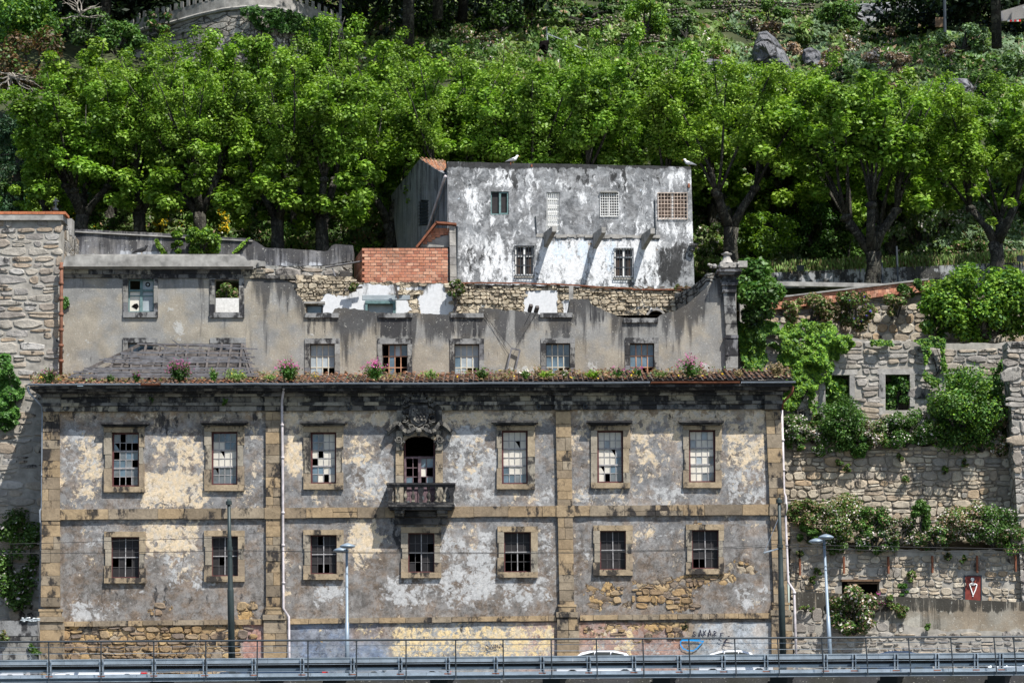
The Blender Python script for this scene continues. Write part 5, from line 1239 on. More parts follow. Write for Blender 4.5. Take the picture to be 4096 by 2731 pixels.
mb = MB(); column(mb, 1797, 1822, 905, 1800, 1828, 1145, 9.2, 9.9, 40, 0); mb.build('pier', M['lightstone'], lt)
# rusty flashing along the foot of the house
fl = MB(); px_ = 1800
rl = random.Random(9)
while px_ < 2790:
    x2 = px_+rl.uniform(60, 160); y_ = lambda x: np.interp(x, [1800, 2100, 2300, 2500, 2700, 2800], [1133, 1133, 1141, 1155, 1160, 1158])
    fl.beam(P(px_, y_(px_)+rl.uniform(-2, 2), 8.42), P(x2, y_(x2)+rl.uniform(-2, 2), 8.42), .12, .06); px_ = x2
o = fl.build('rusty_flashing', M['rust'], None); tag(o, 'long sagging strip of rusty sheet metal along the foot of the white house', 'flashing')
mb = MB()
for _ in range(16):
    x = rl.uniform(2320, 2760); mb.beam(P(x, 1150+rl.uniform(-6, 8), 7.9), P(x+rl.uniform(15, 50), 1150+rl.uniform(-6, 10), 7.8), .06, .05)
o = mb.build('debris', M['wood_brown'], None); tag(o, 'thin broken boards littering the rusty strip below the white house', 'debris', None, 'stuff')
# ================================================================== left side
tw = thing('stone_tower', 'tall blank stone building with a tile coping at the left edge of the picture', 'building', P(120, 1500, 3.0))
def tw_w(x, y, t): return np.stack([x*0, x*0, x*0+.2, x*0], 1)
facing(tw, 3.0, -100, 243, 882, 2600, M['st_tower'], 31, 74, .05, gap=4.5, seed=6, cover=.86, right=lambda y: 250)
wall('masonry', tw, 3.0, -260, 243, 30, 880, 2700, 30, M['mortar_pale'], 1.2, rough=.0, wfun=tw_w, right=lambda y: np.where(y < 1560, 243, 262)+0*y)
mb = MB(); mb.box(P(243, 1200, 3)[0]-.8, P(243, 1200, 3)[0]-.01, 4.1, 8.5, P(243, 1560, 3)[2], P(243, 882, 3)[2]); mb.build('side_masonry', M['rubble_left'], tw)
mb = MB(); mb.pbox(-260, 858, 252, 880, 2.8, 4.4); mb.build('coping', M['slab'], tw)
mb = MB(); x = -250
while x < 245: mb.pbox(x, 846, x+26, 857, 2.78, 4.0); x += 27
mb.build('tile_coping', M['orange'], tw)
mb = MB(); mb.tube([P(223, 845, 3.2), P(223, 792, 3.2)], .035, 6); mb.tube([P(212, 806, 3.2), P(236, 806, 3.2)], .035, 6); mb.tube([P(215, 820, 3.2), P(231, 796, 3.2)], .02, 5); mb.tube([P(231, 820, 3.2), P(215, 796, 3.2)], .02, 5); mb.ball(P(223, 840, 3.2), (.14, .14, .1), 5)
o = mb.build('iron_cross', M['steel_dark'], None); tag(o, 'small wrought iron cross on the stone tower coping', 'cross')
lw = MB(); column(lw, -200, 150, 2480, -200, 158, 2800, -1.0, -.4, 60, .9)
o = lw.build('low_stone_wall', M['greystone'], None); tag(o, 'low blackened stone wall beside the left corner of the mansion', 'wall')
creeper('ivy', 'bright green ivy hanging over the left edge of the stone tower', [[(-40, 1420), (40, 1412), (55, 1480), (100, 1560), (90, 1600), (55, 1600), (80, 1650), (70, 1700), (20, 1725), (-40, 1720)]], 2.95, 3800, .09, M['ivy_dark'], seed=31, bulge=.5, wob=8)
bush('shrub', 'dark shrub with scattered white blossom in the shade left of the mansion', 'shrub', 66, 2230, 96, 215, 2.75, 6500, .09, [M['bush'], M['petal_white']], [.93, .07], seed=32, flat=.3, stem=True)
bush('shrub', 'small green tuft growing on the low wall at the bottom left', 'shrub', 140, 2590, 28, 28, -1.1, 400, .07, [M['bush']], seed=33)
bush('shrub', 'tiny green weed at the far bottom left corner', 'weed', 10, 2540, 30, 26, -1.1, 300, .07, [M['bush'], M['drygrass']], [.6, .4], seed=34)
mb = MB()
for i in range(30):
    p = P(90+rnd.uniform(0, 65), 2478+rnd.uniform(-8, 6), -1.05); mb.ball(p, (rnd.uniform(.05, .16), .07, rnd.uniform(.02, .06)), 4)
o = mb.build('torn_sheet', M['pane_frost'], None); tag(o, 'crumpled torn grey sheet lying on top of the low wall', 'sheet')
# ================================================================== right side retaining walls
r1 = thing('windowed_stone_wall', 'tall grey stone wall with three empty window openings right of the mansion', 'wall', P(3600, 1700, 5))
OP = [(3302, 1499, 3398, 1674), (3542, 1497, 3639, 1640), (3782, 1497, 3885, 1660)]
rt_ = [(2950, 1300), (3250, 1310), (3300, 1345), (3400, 1350), (3480, 1362), (3600, 1362), (3700, 1372), (4000, 1372), (4030, 1368)]
def r1top(x): return np.interp(x, [p[0] for p in rt_], [p[1] for p in rt_])+(fnoise(x/18, x*0+4, 3)-.5)*9
def r1_w(x, y, t): return np.stack([x*0, x*0, .12+.3*(1-np.clip((y-t)/60, 0, 1)), x*0], 1)
wall('masonry', r1, 5.0, 2950, 4040, 22, 1295, 1850, 22, M['mortar_pale'], .75, OP, top=r1top, wfun=r1_w)
facing(r1, 5.0, 2955, 4034, 1300, 1840, M['st_grey'], 32, 66, .07, [(a-28, b-18, c+24, d) for a, b, c, d in OP], r1top, 3.0, 7, split=.4)
mb = MB()
for (x0, y0, x1, y1) in OP:
    mb.pbox(x0-34, y0-22, x1+32, y0, 4.95, 5.8); column(mb, x0-26, x0, y0, x0-26, x0, y1+20, 4.95, 5.8, 90, 0); column(mb, x1, x1+22, y0, x1, x1+22, y1-15, 4.95, 5.8, 110, 0)
mb.build('window_surround', M['lightstone'], r1)
r2 = thing('lower_retaining_wall', 'broad sunlit retaining wall of rounded rubble below the ledge of shrubs', 'wall', P(3600, 2200, 3.8))
def r2top(x): return 1772+(fnoise(x/40, x*0+2, 3)-.5)*50
def r2_w(x, y, t): return np.stack([x*0, x*0, .12+.28*sstep(x, 3500, 3800)*sstep(y, 1800, 1850)*(1-sstep(y, 2000, 2060))+.25*(1-np.clip((y-t)/60, 0, 1)), x*0], 1)
wall('masonry', r2, 3.8, 3100, 4120, 22, 1740, 2280, 22, M['mortar'], .8, wfun=r2_w, top=r2top)
facing(r2, 3.8, 3105, 4100, 1745, 2270, M['st_warm'], 25, 42, .07, (), r2top, 1.7, 8, split=.35)
mb = MB(); a = P(3100, 1760, 3.8); b = P(4150, 1760, 3.8); mb.box(a[0], b[0], 3.9, 5.0, a[2]-.3, a[2]-.02); mb.build('ledge_soil', M['dirt'], r2)
r3 = thing('foot_retaining_wall', 'lowest rubble wall with iron stubs, a dark opening and a red door', 'wall', P(3600, 2420, 2.6))
def r3top(x): return np.interp(x, [3165, 3200, 3300, 3400, 4120], [2072, 2080, 2140, 2196, 2200])+(fnoise(x/30, x*0+2, 3)-.5)*16
def r3_w(x, y, t): return np.stack([x*0, boxes_sum(x, y, [(3330, 2185, 4100, 2225, .4, 15)]), .1+.25*(1-sstep(y, 2200, 2260)), x*0], 1)
wall('masonry', r3, 2.6, 3165, 4120, 20, 2100, 2620, 20, M['mortar_pale'], .8, [(3367, 2322, 3517, 2420), (3857, 2299, 3928, 2440)], wfun=r3_w, top=r3top)
facing(r3, 2.6, 3168, 4100, 2076, 2430, M['st_warm'], 22, 32, .055, [(3362, 2316, 3522, 2420), (3855, 2297, 3930, 2440)], r3top, 1.8, 9, split=.35, cover=.93)
mb = MB(); a = P(3165, 2200, 2.6); b = P(4150, 2206, 2.6); mb.hexa([(a[0], 2.7, a[2]-.4), (b[0], 2.7, b[2]-.4), (b[0], 2.7, b[2]), (a[0], 2.7, a[2]), (a[0], 3.8, a[2]-.4), (b[0], 3.8, b[2]-.4), (b[0], 3.8, b[2]+.6), (a[0], 3.8, a[2]+.6)]); mb.build('ledge_soil', M['dirt'], r3)
mb = MB(); mb.pbox(3355, 2424, 3530, 2310, 3.35, 3.38); mb.build('opening_black_sheet', M['black'], r3)  # black sheet stands in for the unlit space behind the opening
mb = MB(); mb.pbox(3362, 2316, 3522, 2324, 2.5, 2.7); mb.pbox(3390, 2328, 3517, 2334, 2.6, 2.75); mb.build('opening_lintel', M['wood_brown'], r3)
for x, yt in ((3199, 2232), (3375, 2225), (3553, 2225), (3729, 2222), (3908, 2222), (4062, 2218)):
    mb = MB(); mb.tube([P(x, yt, 2.35), P(x+1, yt+68, 2.35)], .055, 6); mb.tube([P(x, yt+8, 2.35), P(x, yt+8, 2.7)], .04, 5); mb.tube([P(x, yt+58, 2.35), P(x, yt+58, 2.7)], .04, 5)
    mb.build('iron_stub', M['rust'], r3)
dr = MB(); dr.pbox(3861, 2303, 3924, 2440, 2.55, 2.62); dr = dr.build('door', M['door_red'], r3); dr['label'] = 'red brown metal door with a white sprayed figure'
mb = MB(); mb.pbox(3857, 2299, 3928, 2303, 2.52, 2.66); mb.pbox(3857, 2303, 3861, 2440, 2.52, 2.66); mb.pbox(3924, 2303, 3928, 2440, 2.52, 2.66); mb.build('frame', M['steel_dark'], dr)
def stroke(mb, pts, r, Y, m_=0): mb.tube([P(x, y, Y) for x, y in pts], r, 6, m_)
mb = MB(); p = P(3890, 2316, 2.53); mb.tube([(p[0], 2.53, p[2]), (p[0], 2.515, p[2])], .085, 12)
stroke(mb, [(3877, 2336), (3884, 2333), (3890, 2330), (3898, 2334), (3908, 2337)], .03, 2.53); stroke(mb, [(3878, 2337), (3884, 2354), (3892, 2380)], .028, 2.53); stroke(mb, [(3908, 2337), (3902, 2358), (3892, 2380), (3891, 2385)], .028, 2.53); stroke(mb, [(3886, 2338), (3898, 2338)], .035, 2.53)
mb.build('sprayed_figure', M['spray_white'], dr)
# buttress on the far right, with a dark joint
bt_ = MB(); column(bt_, 4030, 4250, 1366, 4090, 4250, 2420, 2.28, 3.8, 60, .9, -.5)
o = bt_.build('stone_buttress', M['buttress'], None)
facing(o, 2.26, 4026, 4140, 1368, 2410, M['st_grey'], 38, 60, .07, gap=3, seed=12, left=lambda y: 4018+(y-1366)*.057)
tag(o, 'tall stone buttress projecting at the right edge of the picture', 'buttress')
# ramp wall
rp = thing('ramp_parapet', 'long sloping rendered ramp wall stained black along its top, in front of the red door', 'wall', P(3640, 2640, 1.2))
def rp_w(x, y, t):
    d = np.clip((y-t)/60, 0, 1); return np.stack([.25+.4*(1-d), boxes_sum(x, y, [(3560, 2440, 4100, 2520, .3)]), boxes_sum(x, y, [(3160, 2360, 4110, 2445, .78, 12), (3160, 2360, 3500, 2540, .5, 30), (3400, 2500, 3560, 2620, .6, 40)]), x*0], 1)
def rptop(x): return np.interp(x, [3170, 3330, 3576, 4110], [2365, 2370, 2384, 2408])+(fnoise(x/30, x*0+6, 2)-.5)*3
wall('render', rp, 1.2, 3176, 4130, 20, 2355, 2535, 14, M['ramp'], .4, top=rptop, wfun=rp_w, rough=.06)
def rst(x): return np.interp(x, [3176, 3300, 3500, 3700, 4130], [2430, 2450, 2470, 2515, 2520])+(fnoise(x/25, x*0+9, 3)-.5)*26
def rs_w(x, y, t): return np.stack([x*0, x*0, x*0+.3, x*0], 1)
wall('stone_foot', rp, 1.15, 3176, 4130, 22, 2470, 2760, 22, M['mortar_pale'], .4, top=rst)
facing(rp, 1.15, 3182, 4130, 2440, 2700, M['st_grey'], 26, 48, .05, (), rst, 3.2, 11, cover=.85)
# ---- terraces above right
t1 = thing('upper_terrace_wall', 'pale stone terrace wall half hidden by creepers above the windowed wall', 'wall', P(3550, 1360, 9))
wall('masonry', t1, 9.0, 2960, 4160, 24, 1180, 1800, 24, M['mortar_pale'], .7)
facing(t1, 9.0, 3000, 4120, 1190, 1500, M['st_warm'], 26, 38, .08, gap=2.6, seed=10)
bp = MB(); n_ = 44
for i in range(n_):
    x0 = 3050+i*15.2; x1 = x0+14.4
    for j in range(3):
        y0 = np.interp(x0, [3050, 3700], [1196, 1118])+3+j*15; y1 = np.interp(x1, [3050, 3700], [1196, 1118])+3+j*15
        bp.pbox(x0+(7 if j % 2 else 0), y0, x1+(7 if j % 2 else 0), y0+14, 8.7+jit(.02), 8.95, y0r=y1, y1r=y1+14)
bpo = bp.build('brick_parapet', M['brick'], None); tag(bpo, 'orange brick parapet rising to the right along the terrace edge', 'parapet')
mb = MB(); mb.pbox(3050, 1193, 3715, 1199, 8.6, 9.1, y0r=1113, y1r=1119); mb.build('coping', M['slab'], bpo)
bd = thing('damp_black_wall', 'long damp black concrete wall under the plane trees on the right', 'wall', P(3600, 1130, 19.5))
wall('concrete', bd, 19.5, 3040, 4130, 26, 1040, 1150, 12, M['cement_dark'], .6, top=lambda x: np.interp(x, [3040, 4130], [1092, 1047]), wfun=lambda x, y, t: np.stack([x*0+.3, x*0+.42, x*0+.2, x*0], 1), rough=.05)
mb = MB(); mb.pbox(3060, 1124, 3560, 1142, 13, 13.3, y0r=1134, y1r=1150); o = mb.build('terrace_kerb', M['slab'], None); tag(o, 'low grey concrete kerb in front of the black wall', 'kerb')
for x, y, lb in ((3200, 1088, 'black floodlight on the damp wall, nearer the ruin'), (4078, 1050, 'black floodlight on the damp wall at the right edge')):
    f = thing('floodlight', lb, 'floodlight', P(x, y, 19.2), 'floodlights along the black wall')
    mb = MB(); a = P(x, y, 19.2); mb.hexa([(a[0]-.18, 18.95, a[2]), (a[0]+.18, 18.95, a[2]), (a[0]+.2, 18.85, a[2]+.32), (a[0]-.2, 18.85, a[2]+.32), (a[0]-.15, 19.15, a[2]+.05), (a[0]+.15, 19.15, a[2]+.05), (a[0]+.17, 19.05, a[2]+.3), (a[0]-.17, 19.05, a[2]+.3)]); mb.build('lamp_head', M['steel_dark'], f)
    mb = MB(); mb.tube([(a[0], 19.1, a[2]+.1), (a[0], 19.2, a[2]-.3)], .03, 5); mb.build('bracket', M['steel_dark'], f)
for (x, y0, y1, Yp, lb) in ((3592, 985, 1112, 16.0, 'thin dark pole beside the forked plane tree'), (3532, 1050, 1122, 16.2, 'short dark pole close behind the forked plane tree')):
    mb = MB(); mb.tube([P(x, y1+15, Yp), P(x-6, y0, Yp)], .06, 6); o = mb.build('thin_pole', M['steel_dark'], None); tag(o, lb, 'pole')
# ================================================================== terrain
def zt(X):
    px = 2048+np.asarray(X, float)*F/(D+16)
    py = np.interp(px, [-400, 0, 1000, 1500, 2850, 2950, 3500, 4000, 4400], [930, 945, 1005, 1015, 1030, 1050, 1128, 1085, 1080])
    d = (D+16); return CZ+(d*math.cos(TH)/math.cos(TH))*0+np.array([P(float(a), float(b), 16.)[2] for a, b in zip(np.atleast_1d(px).ravel(), np.atleast_1d(py).ravel())]).reshape(np.shape(np.atleast_1d(px)))
_zx = np.linspace(-90, 90, 181); _zz = zt(_zx)
def hz(X, Y):
    X = np.asarray(X, float); Y = np.asarray(Y, float)
    base = np.interp(X, _zx, _zz)
    rise = np.interp(Y, [0, 19.3, 20.2, 24, 35, 60, 110, 220], [0, 0, 1.2, 4.8, 13.7, 25.6, 44, 60])
    rt2 = sstep(X, 8, 20)*np.interp(Y, [19, 20, 26, 40], [0, -.5, .3, 0])
    return base+rise+rt2+(fnoise(X*.16+30, Y*.16+30)-.5)*np.interp(Y, [12, 20, 30, 200], [0, .3, 3.0, 5])
gx = np.linspace(-85, 85, 180); gy = np.concatenate([np.linspace(11.0, 40, 50), np.linspace(41, 220, 90)])
GX, GY = np.meshgrid(gx, gy); GZ = hz(GX, GY)
V = np.stack([GX, GY, GZ], -1).reshape(-1, 3); nx_ = len(gx)
f_ = [(j*nx_+i, j*nx_+i+1, (j+1)*nx_+i+1, (j+1)*nx_+i) for j in range(len(gy)-1) for i in range(nx_-1)]
me = bpy.data.meshes.new('hill'); me.from_pydata(V.tolist(), [], f_); mats_of(me, M['hill']); me.update(); tag(link('hill', me), kind='structure')
# lower ground levels between the walls, road, river
mb = MB(); zc = P(1500, 1330, 8.5)[2]
mb.quad((-85, 3.4, zc), (P(2950, 1300, 4)[0], 3.4, zc), (P(2950, 1300, 4)[0], 11.05, zc), (-85, 11.05, zc)); mb.quad((-85, 11.02, zc-2), (85, 11.02, zc-2), (85, 11.02, _zz.min()+.3), (-85, 11.02, _zz.min()+.3))
zr = P(3500, 1360, 6)[2]-1.2; mb.quad((P(2950, 1300, 4)[0], 5.5, zr), (85, 5.5, zr), (85, 9.1, P(3500, 1330, 9)[2]-.5), (P(2950, 1300, 4)[0], 9.1, P(3500, 1330, 9)[2]-.5))
z9 = P(3500, 1190, 9)[2]; mb.quad((P(2960, 1300, 4)[0], 9.1, z9-.6), (85, 9.1, z9-.3), (85, 11.1, _zz.min()-.1), (P(2960, 1300, 4)[0], 11.1, _zz.min()-.1))
o = mb.build('terrace_ground', M['dirt'], None); tag(o, kind='structure')
mb = MB(); mb.quad((-200, -9, 0), (200, -9, 0), (200, 3.0, 0), (-200, 3.0, 0)); o = mb.build('road', M['asphalt'], None); tag(o, kind='structure')
mb = MB(); mb.box(-200, 200, -2.0, -.3, .0, .14); o = mb.build('pavement', M['pavement'], None); tag(o, kind='structure')
mb = MB(); mb.box(-200, 200, -9.3, -8.9, -12, .3); o = mb.build('quay_wall', M['cement_dark'], None); tag(o, kind='structure')  # dark concrete colour carries the shade under the girder
mb = MB(); mb.quad((-400, -400, -9), (400, -400, -9), (400, -8.5, -9), (-400, -8.5, -9)); o = mb.build('river', M['water'], None); tag(o, kind='structure')
# ================================================================== hill cover
def hit(px, py):
    """distance Y at which a photo ray meets the hillside"""
    px = np.asarray(px, float); py = np.asarray(py, float)
    Y = np.full(len(px), np.nan); prev = np.full(len(px), 16.0)
    for y in np.concatenate([np.arange(16, 60, .5), np.arange(60, 200, 2.0)]):
        q = PV(px, py, np.full(len(px), y)); below = q[:, 2] < hz(q[:, 0], q[:, 1])
        new = below & np.isnan(Y); Y[new] = (prev[new]+y)/2; prev[~below] = y
    return Y
rs = np.random.RandomState(11)
def scatter(zones, n):
    xs_, ys_ = [], []
    ar = np.array([(z[2]-z[0])*(z[3]-z[1])*z[4] for z in zones], float)
    for z, k in zip(zones, (ar/ar.sum()*n).astype(int)):
        xs_.append(rs.uniform(z[0], z[2], k)); ys_.append(rs.uniform(z[1], z[3], k))
    return np.concatenate(xs_), np.concatenate(ys_)
Z1 = [(1250, -60, 2650, 330, 1), (2550, -60, 4160, 430, 1.3), (150, 700, 1600, 1020, .8), (2740, 700, 4160, 1110, 1.3), (1400, 560, 1600, 1000, .8), (-60, 600, 260, 900, .4), (3900, 330, 4160, 560, 1)]
px, py = scatter(Z1, 95000); Yh = hit(px, py); ok = ~np.isnan(Yh); px, py, Yh = px[ok], py[ok], Yh[ok]
q = PV(px, py, Yh); q[:, 2] = hz(q[:, 0], q[:, 1])+rs.uniform(0, .35, len(q))+fnoise(q[:, 0]*.9, q[:, 1]*.9)*.5-.15
a = fnoise(px/170, py/110); b = fnoise(px/70+50, py/60)
isg = (a+b*.5 > np.where(px > 2600, .66, .75)); mi = np.where(isg, 0, 1)
mi = np.where((px > 2900) & (b > .5) & isg, 2, mi); mi = np.where(b < .24, 3, mi); mi = np.where((rs.rand(len(px)) < .07), 4, mi); mi = np.where(rs.rand(len(px)) < .03+.1*(fnoise(px/60+9, py/60) > .58), 5, mi)
mi = np.where((px > 200) & (px < 1050) & (py > 720) & (rs.rand(len(px)) < .13*(fnoise(px/60+3, py/60+8) > .52)), 6, mi)
nn = rs.randn(len(px), 3)*.55+np.array([.1, -.6, .6])
o = leaf_mesh('undergrowth', q, nn, rs.uniform(.09, .24, len(px))*np.interp(Yh, [20, 60], [.9, 1.5])*np.where(isg, 1.2, 1.0)*np.where(mi >= 5, .6, 1), [M['grass'], M['bush'], M['greygrass'], M['evergreen'], M['dry'], M['petal_white'], M['petal_yellow']], None, .42, mi, .45, 4)
tag(o, 'mixed grass, weeds and low scrub covering the hillside behind the trees', 'undergrowth', None, 'stuff')
# tufts of grass on top of the black wall
px = rs.uniform(2780, 4130, 5200); py = np.interp(px, [2780, 3040, 4130], [1096, 1090, 1047])-rs.uniform(-6, 42, len(px)); Yg = rs.uniform(19.4, 21, len(px))
q = PV(px, py, Yg); o = leaf_mesh('grass_verge', q, rs.randn(len(px), 3)*.4+np.array([0, -1, .2]), rs.uniform(.08, .2, len(px)), [M['grass'], M['drygrass']], None, .22, rs.choice(2, len(px), p=[.75, .25]), .9, 6)
tag(o, 'bright strip of grass along the top of the damp black wall', 'grass', None, 'stuff')
def hy(x, y):
    v = hit([x], [y])[0]; return 60.0 if np.isnan(v) else float(v)
hb = 100
def hbush(label, x, y, rx, ry, n, size, mats, probs=None, cat='bush', dy=-1.7, up=.5, upright=0, name='bush', group='bushes on the hillside'):
    global hb; hb += 1
    return bush(name, label, cat, x, y, rx*1.15, ry*1.15, hy(x, y+ry*.6)+dy, int(n*1.2), size, mats, probs, group, hb, True, up, upright)
BR_ = [M['bush_bright'], M['bush']]; TN = [M['dry'], M['petal_white']]
hbush('tan dried bush beside the tall grey boulder, lower one', 3150, 205, 40, 55, 1500, .1, TN, [.85, .15]); hbush('tan dried bush on the crest above the tall boulder', 3085, 118, 36, 36, 900, .1, TN, [.9, .1])
hbush('pale flowering bush left of the tall grey boulder', 3020, 105, 30, 36, 900, .1, [M['petal_white'], M['bush'], M['dry']], [.4, .3, .3]); hbush('round tan bush right of the smaller boulder', 3325, 240, 40, 50, 1300, .1, TN, [.8, .2])
hbush('rusty tan bush above the crowns right of centre', 2880, 215, 44, 30, 900, .1, TN, [.95, .05]); hbush('wide tan bush in the silvery grass', 3590, 260, 95, 38, 2000, .1, TN, [.85, .15])
hbush('pale tan bush between green scrub and silvery grass', 3480, 225, 46, 40, 1200, .1, TN, [.6, .4]); hbush('low tan bush just above the plane crowns', 3540, 335, 80, 28, 1300, .1, TN, [.9, .1])
hbush('small tan bush high by the sprayed concrete', 3560, 135, 26, 22, 500, .1, TN, [.8, .2]); hbush('small tan bush in grass toward the right edge', 3800, 205, 30, 26, 500, .1, TN, [.8, .2])
hbush('white blossoming bush beside the sprayed concrete', 3400, 175, 30, 40, 900, .09, [M['petal_white'], M['dry'], M['bush']], [.4, .4, .2])
hbush('dark fern like bush under the dry stone wall', 3080, 60, 70, 50, 1600, .13, [M['bush']]); hbush('spreading dark green bush in front of the sprayed concrete', 3350, 60, 70, 70, 2200, .14, [M['bush'], M['ivy_dark']], [.7, .3])
hbush('green bush growing on the sprayed concrete', 3505, 70, 26, 40, 700, .12, [M['ivy_dark'], M['bush']], [.5, .5]); hbush('dark leafy bush at the right end of the sprayed concrete', 3680, 70, 50, 60, 1500, .13, [M['bush'], M['ivy_dark']], [.6, .4])
hbush('green bush between the two boulders and the silver grass', 3230, 150, 60, 36, 1200, .12, [M['bush'], M['grass']], [.6, .4]); hbush('bright yellow green creeper mound at the top centre', 2580, 70, 90, 60, 2600, .1, [M['ivy'], M['ivy_dark']], [.6, .4])
hbush('dark ivy mound left of the bright creeper mound', 2330, 50, 130, 34, 2600, .11, [M['ivy_dark'], M['evergreen']], [.55, .45]); hbush('large dark leafy bush near the top centre left', 2000, 70, 90, 60, 2400, .12, [M['bush'], M['evergreen']], [.6, .4])
hbush('dark blue green bush under the tall pine trunk', 1720, 70, 90, 90, 3000, .11, [M['bush'], M['evergreen']], [.6, .4]); hbush('yellow green bush with dry stalks above the centre crowns', 2130, 80, 60, 40, 1300, .1, [M['grass'], M['bush_bright'], M['dry']], [.4, .3, .3])
hbush('greyish thicket with pink blossom above the crowns', 1900, 150, 90, 50, 2000, .1, [M['bush'], M['dry'], M['petal_white']], [.6, .25, .15]); hbush('dark bush right of the bastion', 1460, 80, 80, 70, 2200, .12, [M['bush'], M['ivy_dark']], [.5, .5])
hbush('green bush half way between bastion and pine trunk', 1560, 190, 60, 50, 1300, .12, [M['bush']]); hbush('deep green bush under the creeper mound', 2740, 110, 80, 40, 1500, .12, [M['bush'], M['greygrass']], [.6, .4])
hbush('silvery green bush above the right crowns', 3850, 150, 120, 50, 2200, .11, [M['greygrass'], M['bush']], [.7, .3], upright=.4); hbush('dark green bush by the low rock at right', 3940, 340, 60, 50, 1500, .11, [M['bush']])
hbush('mid green bush at the right edge of the hillside', 4060, 260, 60, 60, 1500, .12, [M['bush'], M['greygrass']], [.6, .4])
hbush('bright round bush behind the forked plane tree trunk', 3060, 940, 95, 105, 4000, .11, BR_, [.6, .4], name='bush', dy=-1.5); hbush('tall green ivy covered bush between the plane trees', 3270, 930, 75, 130, 3600, .1, [M['ivy_dark'], M['bush']], [.7, .3], dy=-1)
hbush('dark green bush left of the second forked plane tree', 3390, 1000, 60, 70, 1800, .1, [M['bush']], dy=-.8); hbush('white speckled bush behind the second plane tree', 3440, 860, 90, 90, 2600, .09, [M['bush'], M['petal_white']], [.7, .3], dy=-.6)
hbush('grey green grassy mound between the two right hand trees', 3700, 930, 110, 90, 3000, .11, [M['greygrass'], M['grass'], M['petal_white']], [.6, .3, .1], upright=.6, dy=-.6); hbush('white flowering bush beside the grassy mound', 3790, 830, 90, 80, 2400, .09, [M['petal_white'], M['bush']], [.35, .65], dy=-.5)
hbush('low dark bush on the grass at right', 3850, 1010, 90, 50, 1700, .1, [M['bush'], M['dry']], [.8, .2], dy=-.6); hbush('white blossomed bush beside the white house corner', 2830, 960, 50, 70, 1600, .09, [M['bush'], M['petal_white']], [.75, .25], dy=-1)
hbush('green bush at the right corner of the white house', 2850, 1080, 60, 40, 1100, .1, [M['grass'], M['bush'], M['dry']], [.4, .4, .2], dy=-3); hbush('bright green bushes at the foot of the left trees', 780, 920, 50, 60, 1300, .1, [M['ivy_dark'], M['bush']], [.5, .5], dy=-.6)
hbush('yellow broom bush glowing between the left trunks', 640, 850, 30, 70, 900, .08, [M['petal_yellow'], M['ivy_dark']], [.55, .45], dy=-1.6); hbush('yellow broom bush by the third trunk', 905, 870, 40, 45, 700, .08, [M['petal_yellow'], M['bush']], [.45, .55], dy=-1.4)
hbush('small yellow broom bush behind the stone tower', 290, 830, 36, 50, 600, .08, [M['petal_yellow'], M['bush']], [.3, .7], dy=-1.5); hbush('grey green bush at the foot of the white house gable', 1490, 900, 90, 80, 2200, .1, [M['grass'], M['greygrass'], M['dry']], [.45, .3, .25], dy=-1)
hbush('low bright ivy bush left of the gable', 1480, 985, 90, 22, 900, .09, [M['ivy_dark'], M['ivy']], [.6, .4], dy=-3.2); hbush('green bush behind the tile coping of the stone tower', 90, 800, 130, 60, 2400, .11, [M['bush'], M['ivy_dark']], [.6, .4], dy=-3)
hbush('bright weeds between the two trunk groups', 1165, 950, 60, 40, 900, .1, [M['ivy_dark'], M['grass']], [.5, .5], dy=-2)
# ---- rocks
def rock(label, pts, Yq, mat, dep=3.0, cat='rock', name='boulder'):
    """lumpy rock: photo outline given its own distance and depth"""
    cx_ = np.mean([p[0] for p in pts]); cy_ = np.mean([p[1] for p in pts]); root = P(cx_, cy_, Yq)
    mb = MB(); n = len(pts); N = 40; ring = []
    L_ = [pts[int(i*n/N) % n] if False else None for i in range(N)]
    per = []
    for i in range(n):
        a, b = np.array(pts[i], float), np.array(pts[(i+1) % n], float); m_ = max(1, int(np.hypot(*(b-a))/14))
        per += [a+(b-a)*t/m_ for t in range(m_)]
    K = 9
    for k_ in range(K+1):
        t = k_/K; s_ = math.cos(t*math.pi/2)**.55; dpt = -dep*math.sin(t*math.pi/2)
        for a in per:
            x = cx_+(a[0]-cx_)*s_; y = cy_+(a[1]-cy_)*s_; yy = Yq+dpt+(fnoise(np.array([x/30]), np.array([y/30]))[0]-.5)*1.6
            mb.v.append(tuple(P(x+(fnoise(np.array([x/9]), np.array([y/9]))[0]-.5)*6, y, yy)))
    m_ = len(per)
    for k_ in range(K):
        for i in range(m_): mb.f.append((k_*m_+i, k_*m_+(i+1) % m_, (k_+1)*m_+(i+1) % m_, (k_+1)*m_+i)); mb.m.append(0)
    o = mb.build(name, mat, None); tag(o, label, cat, None); return o
rock('tall pointed grey boulder held under netting above the crowns', [(3004, 275), (3012, 190), (3035, 130), (3068, 124), (3100, 150), (3140, 205), (3175, 275), (3180, 330), (3000, 330)], hy(3090, 250)+.2, M['rock'], 2.4)
rock('smaller grey boulder right of the tall pointed one', [(3205, 265), (3212, 200), (3240, 188), (3280, 205), (3300, 245), (3310, 300), (3200, 300)], hy(3255, 240)+.2, M['rock'], 1.8)
rock('dark netted rock low at the right above the crowns', [(3745, 390), (3750, 335), (3800, 312), (3870, 315), (3905, 350), (3900, 415), (3800, 430)], hy(3820, 380)+.3, M['rock'], 1.8)
rock('smooth slab of grey sprayed concrete near the top right', [(3372, 20), (3660, 4), (3680, 60), (3672, 120), (3560, 110), (3480, 135), (3420, 120)], hy(3520, 100)+.5, M['shotcrete'], 1.2, 'rock face', 'sprayed_rock_face')
rock('grey rock peeping out behind the first forked tree', [(2850, 870), (2870, 800), (2900, 770), (2930, 830), (2930, 900), (2860, 905)], hy(2890, 880)-.2, M['rock'], 1.2)
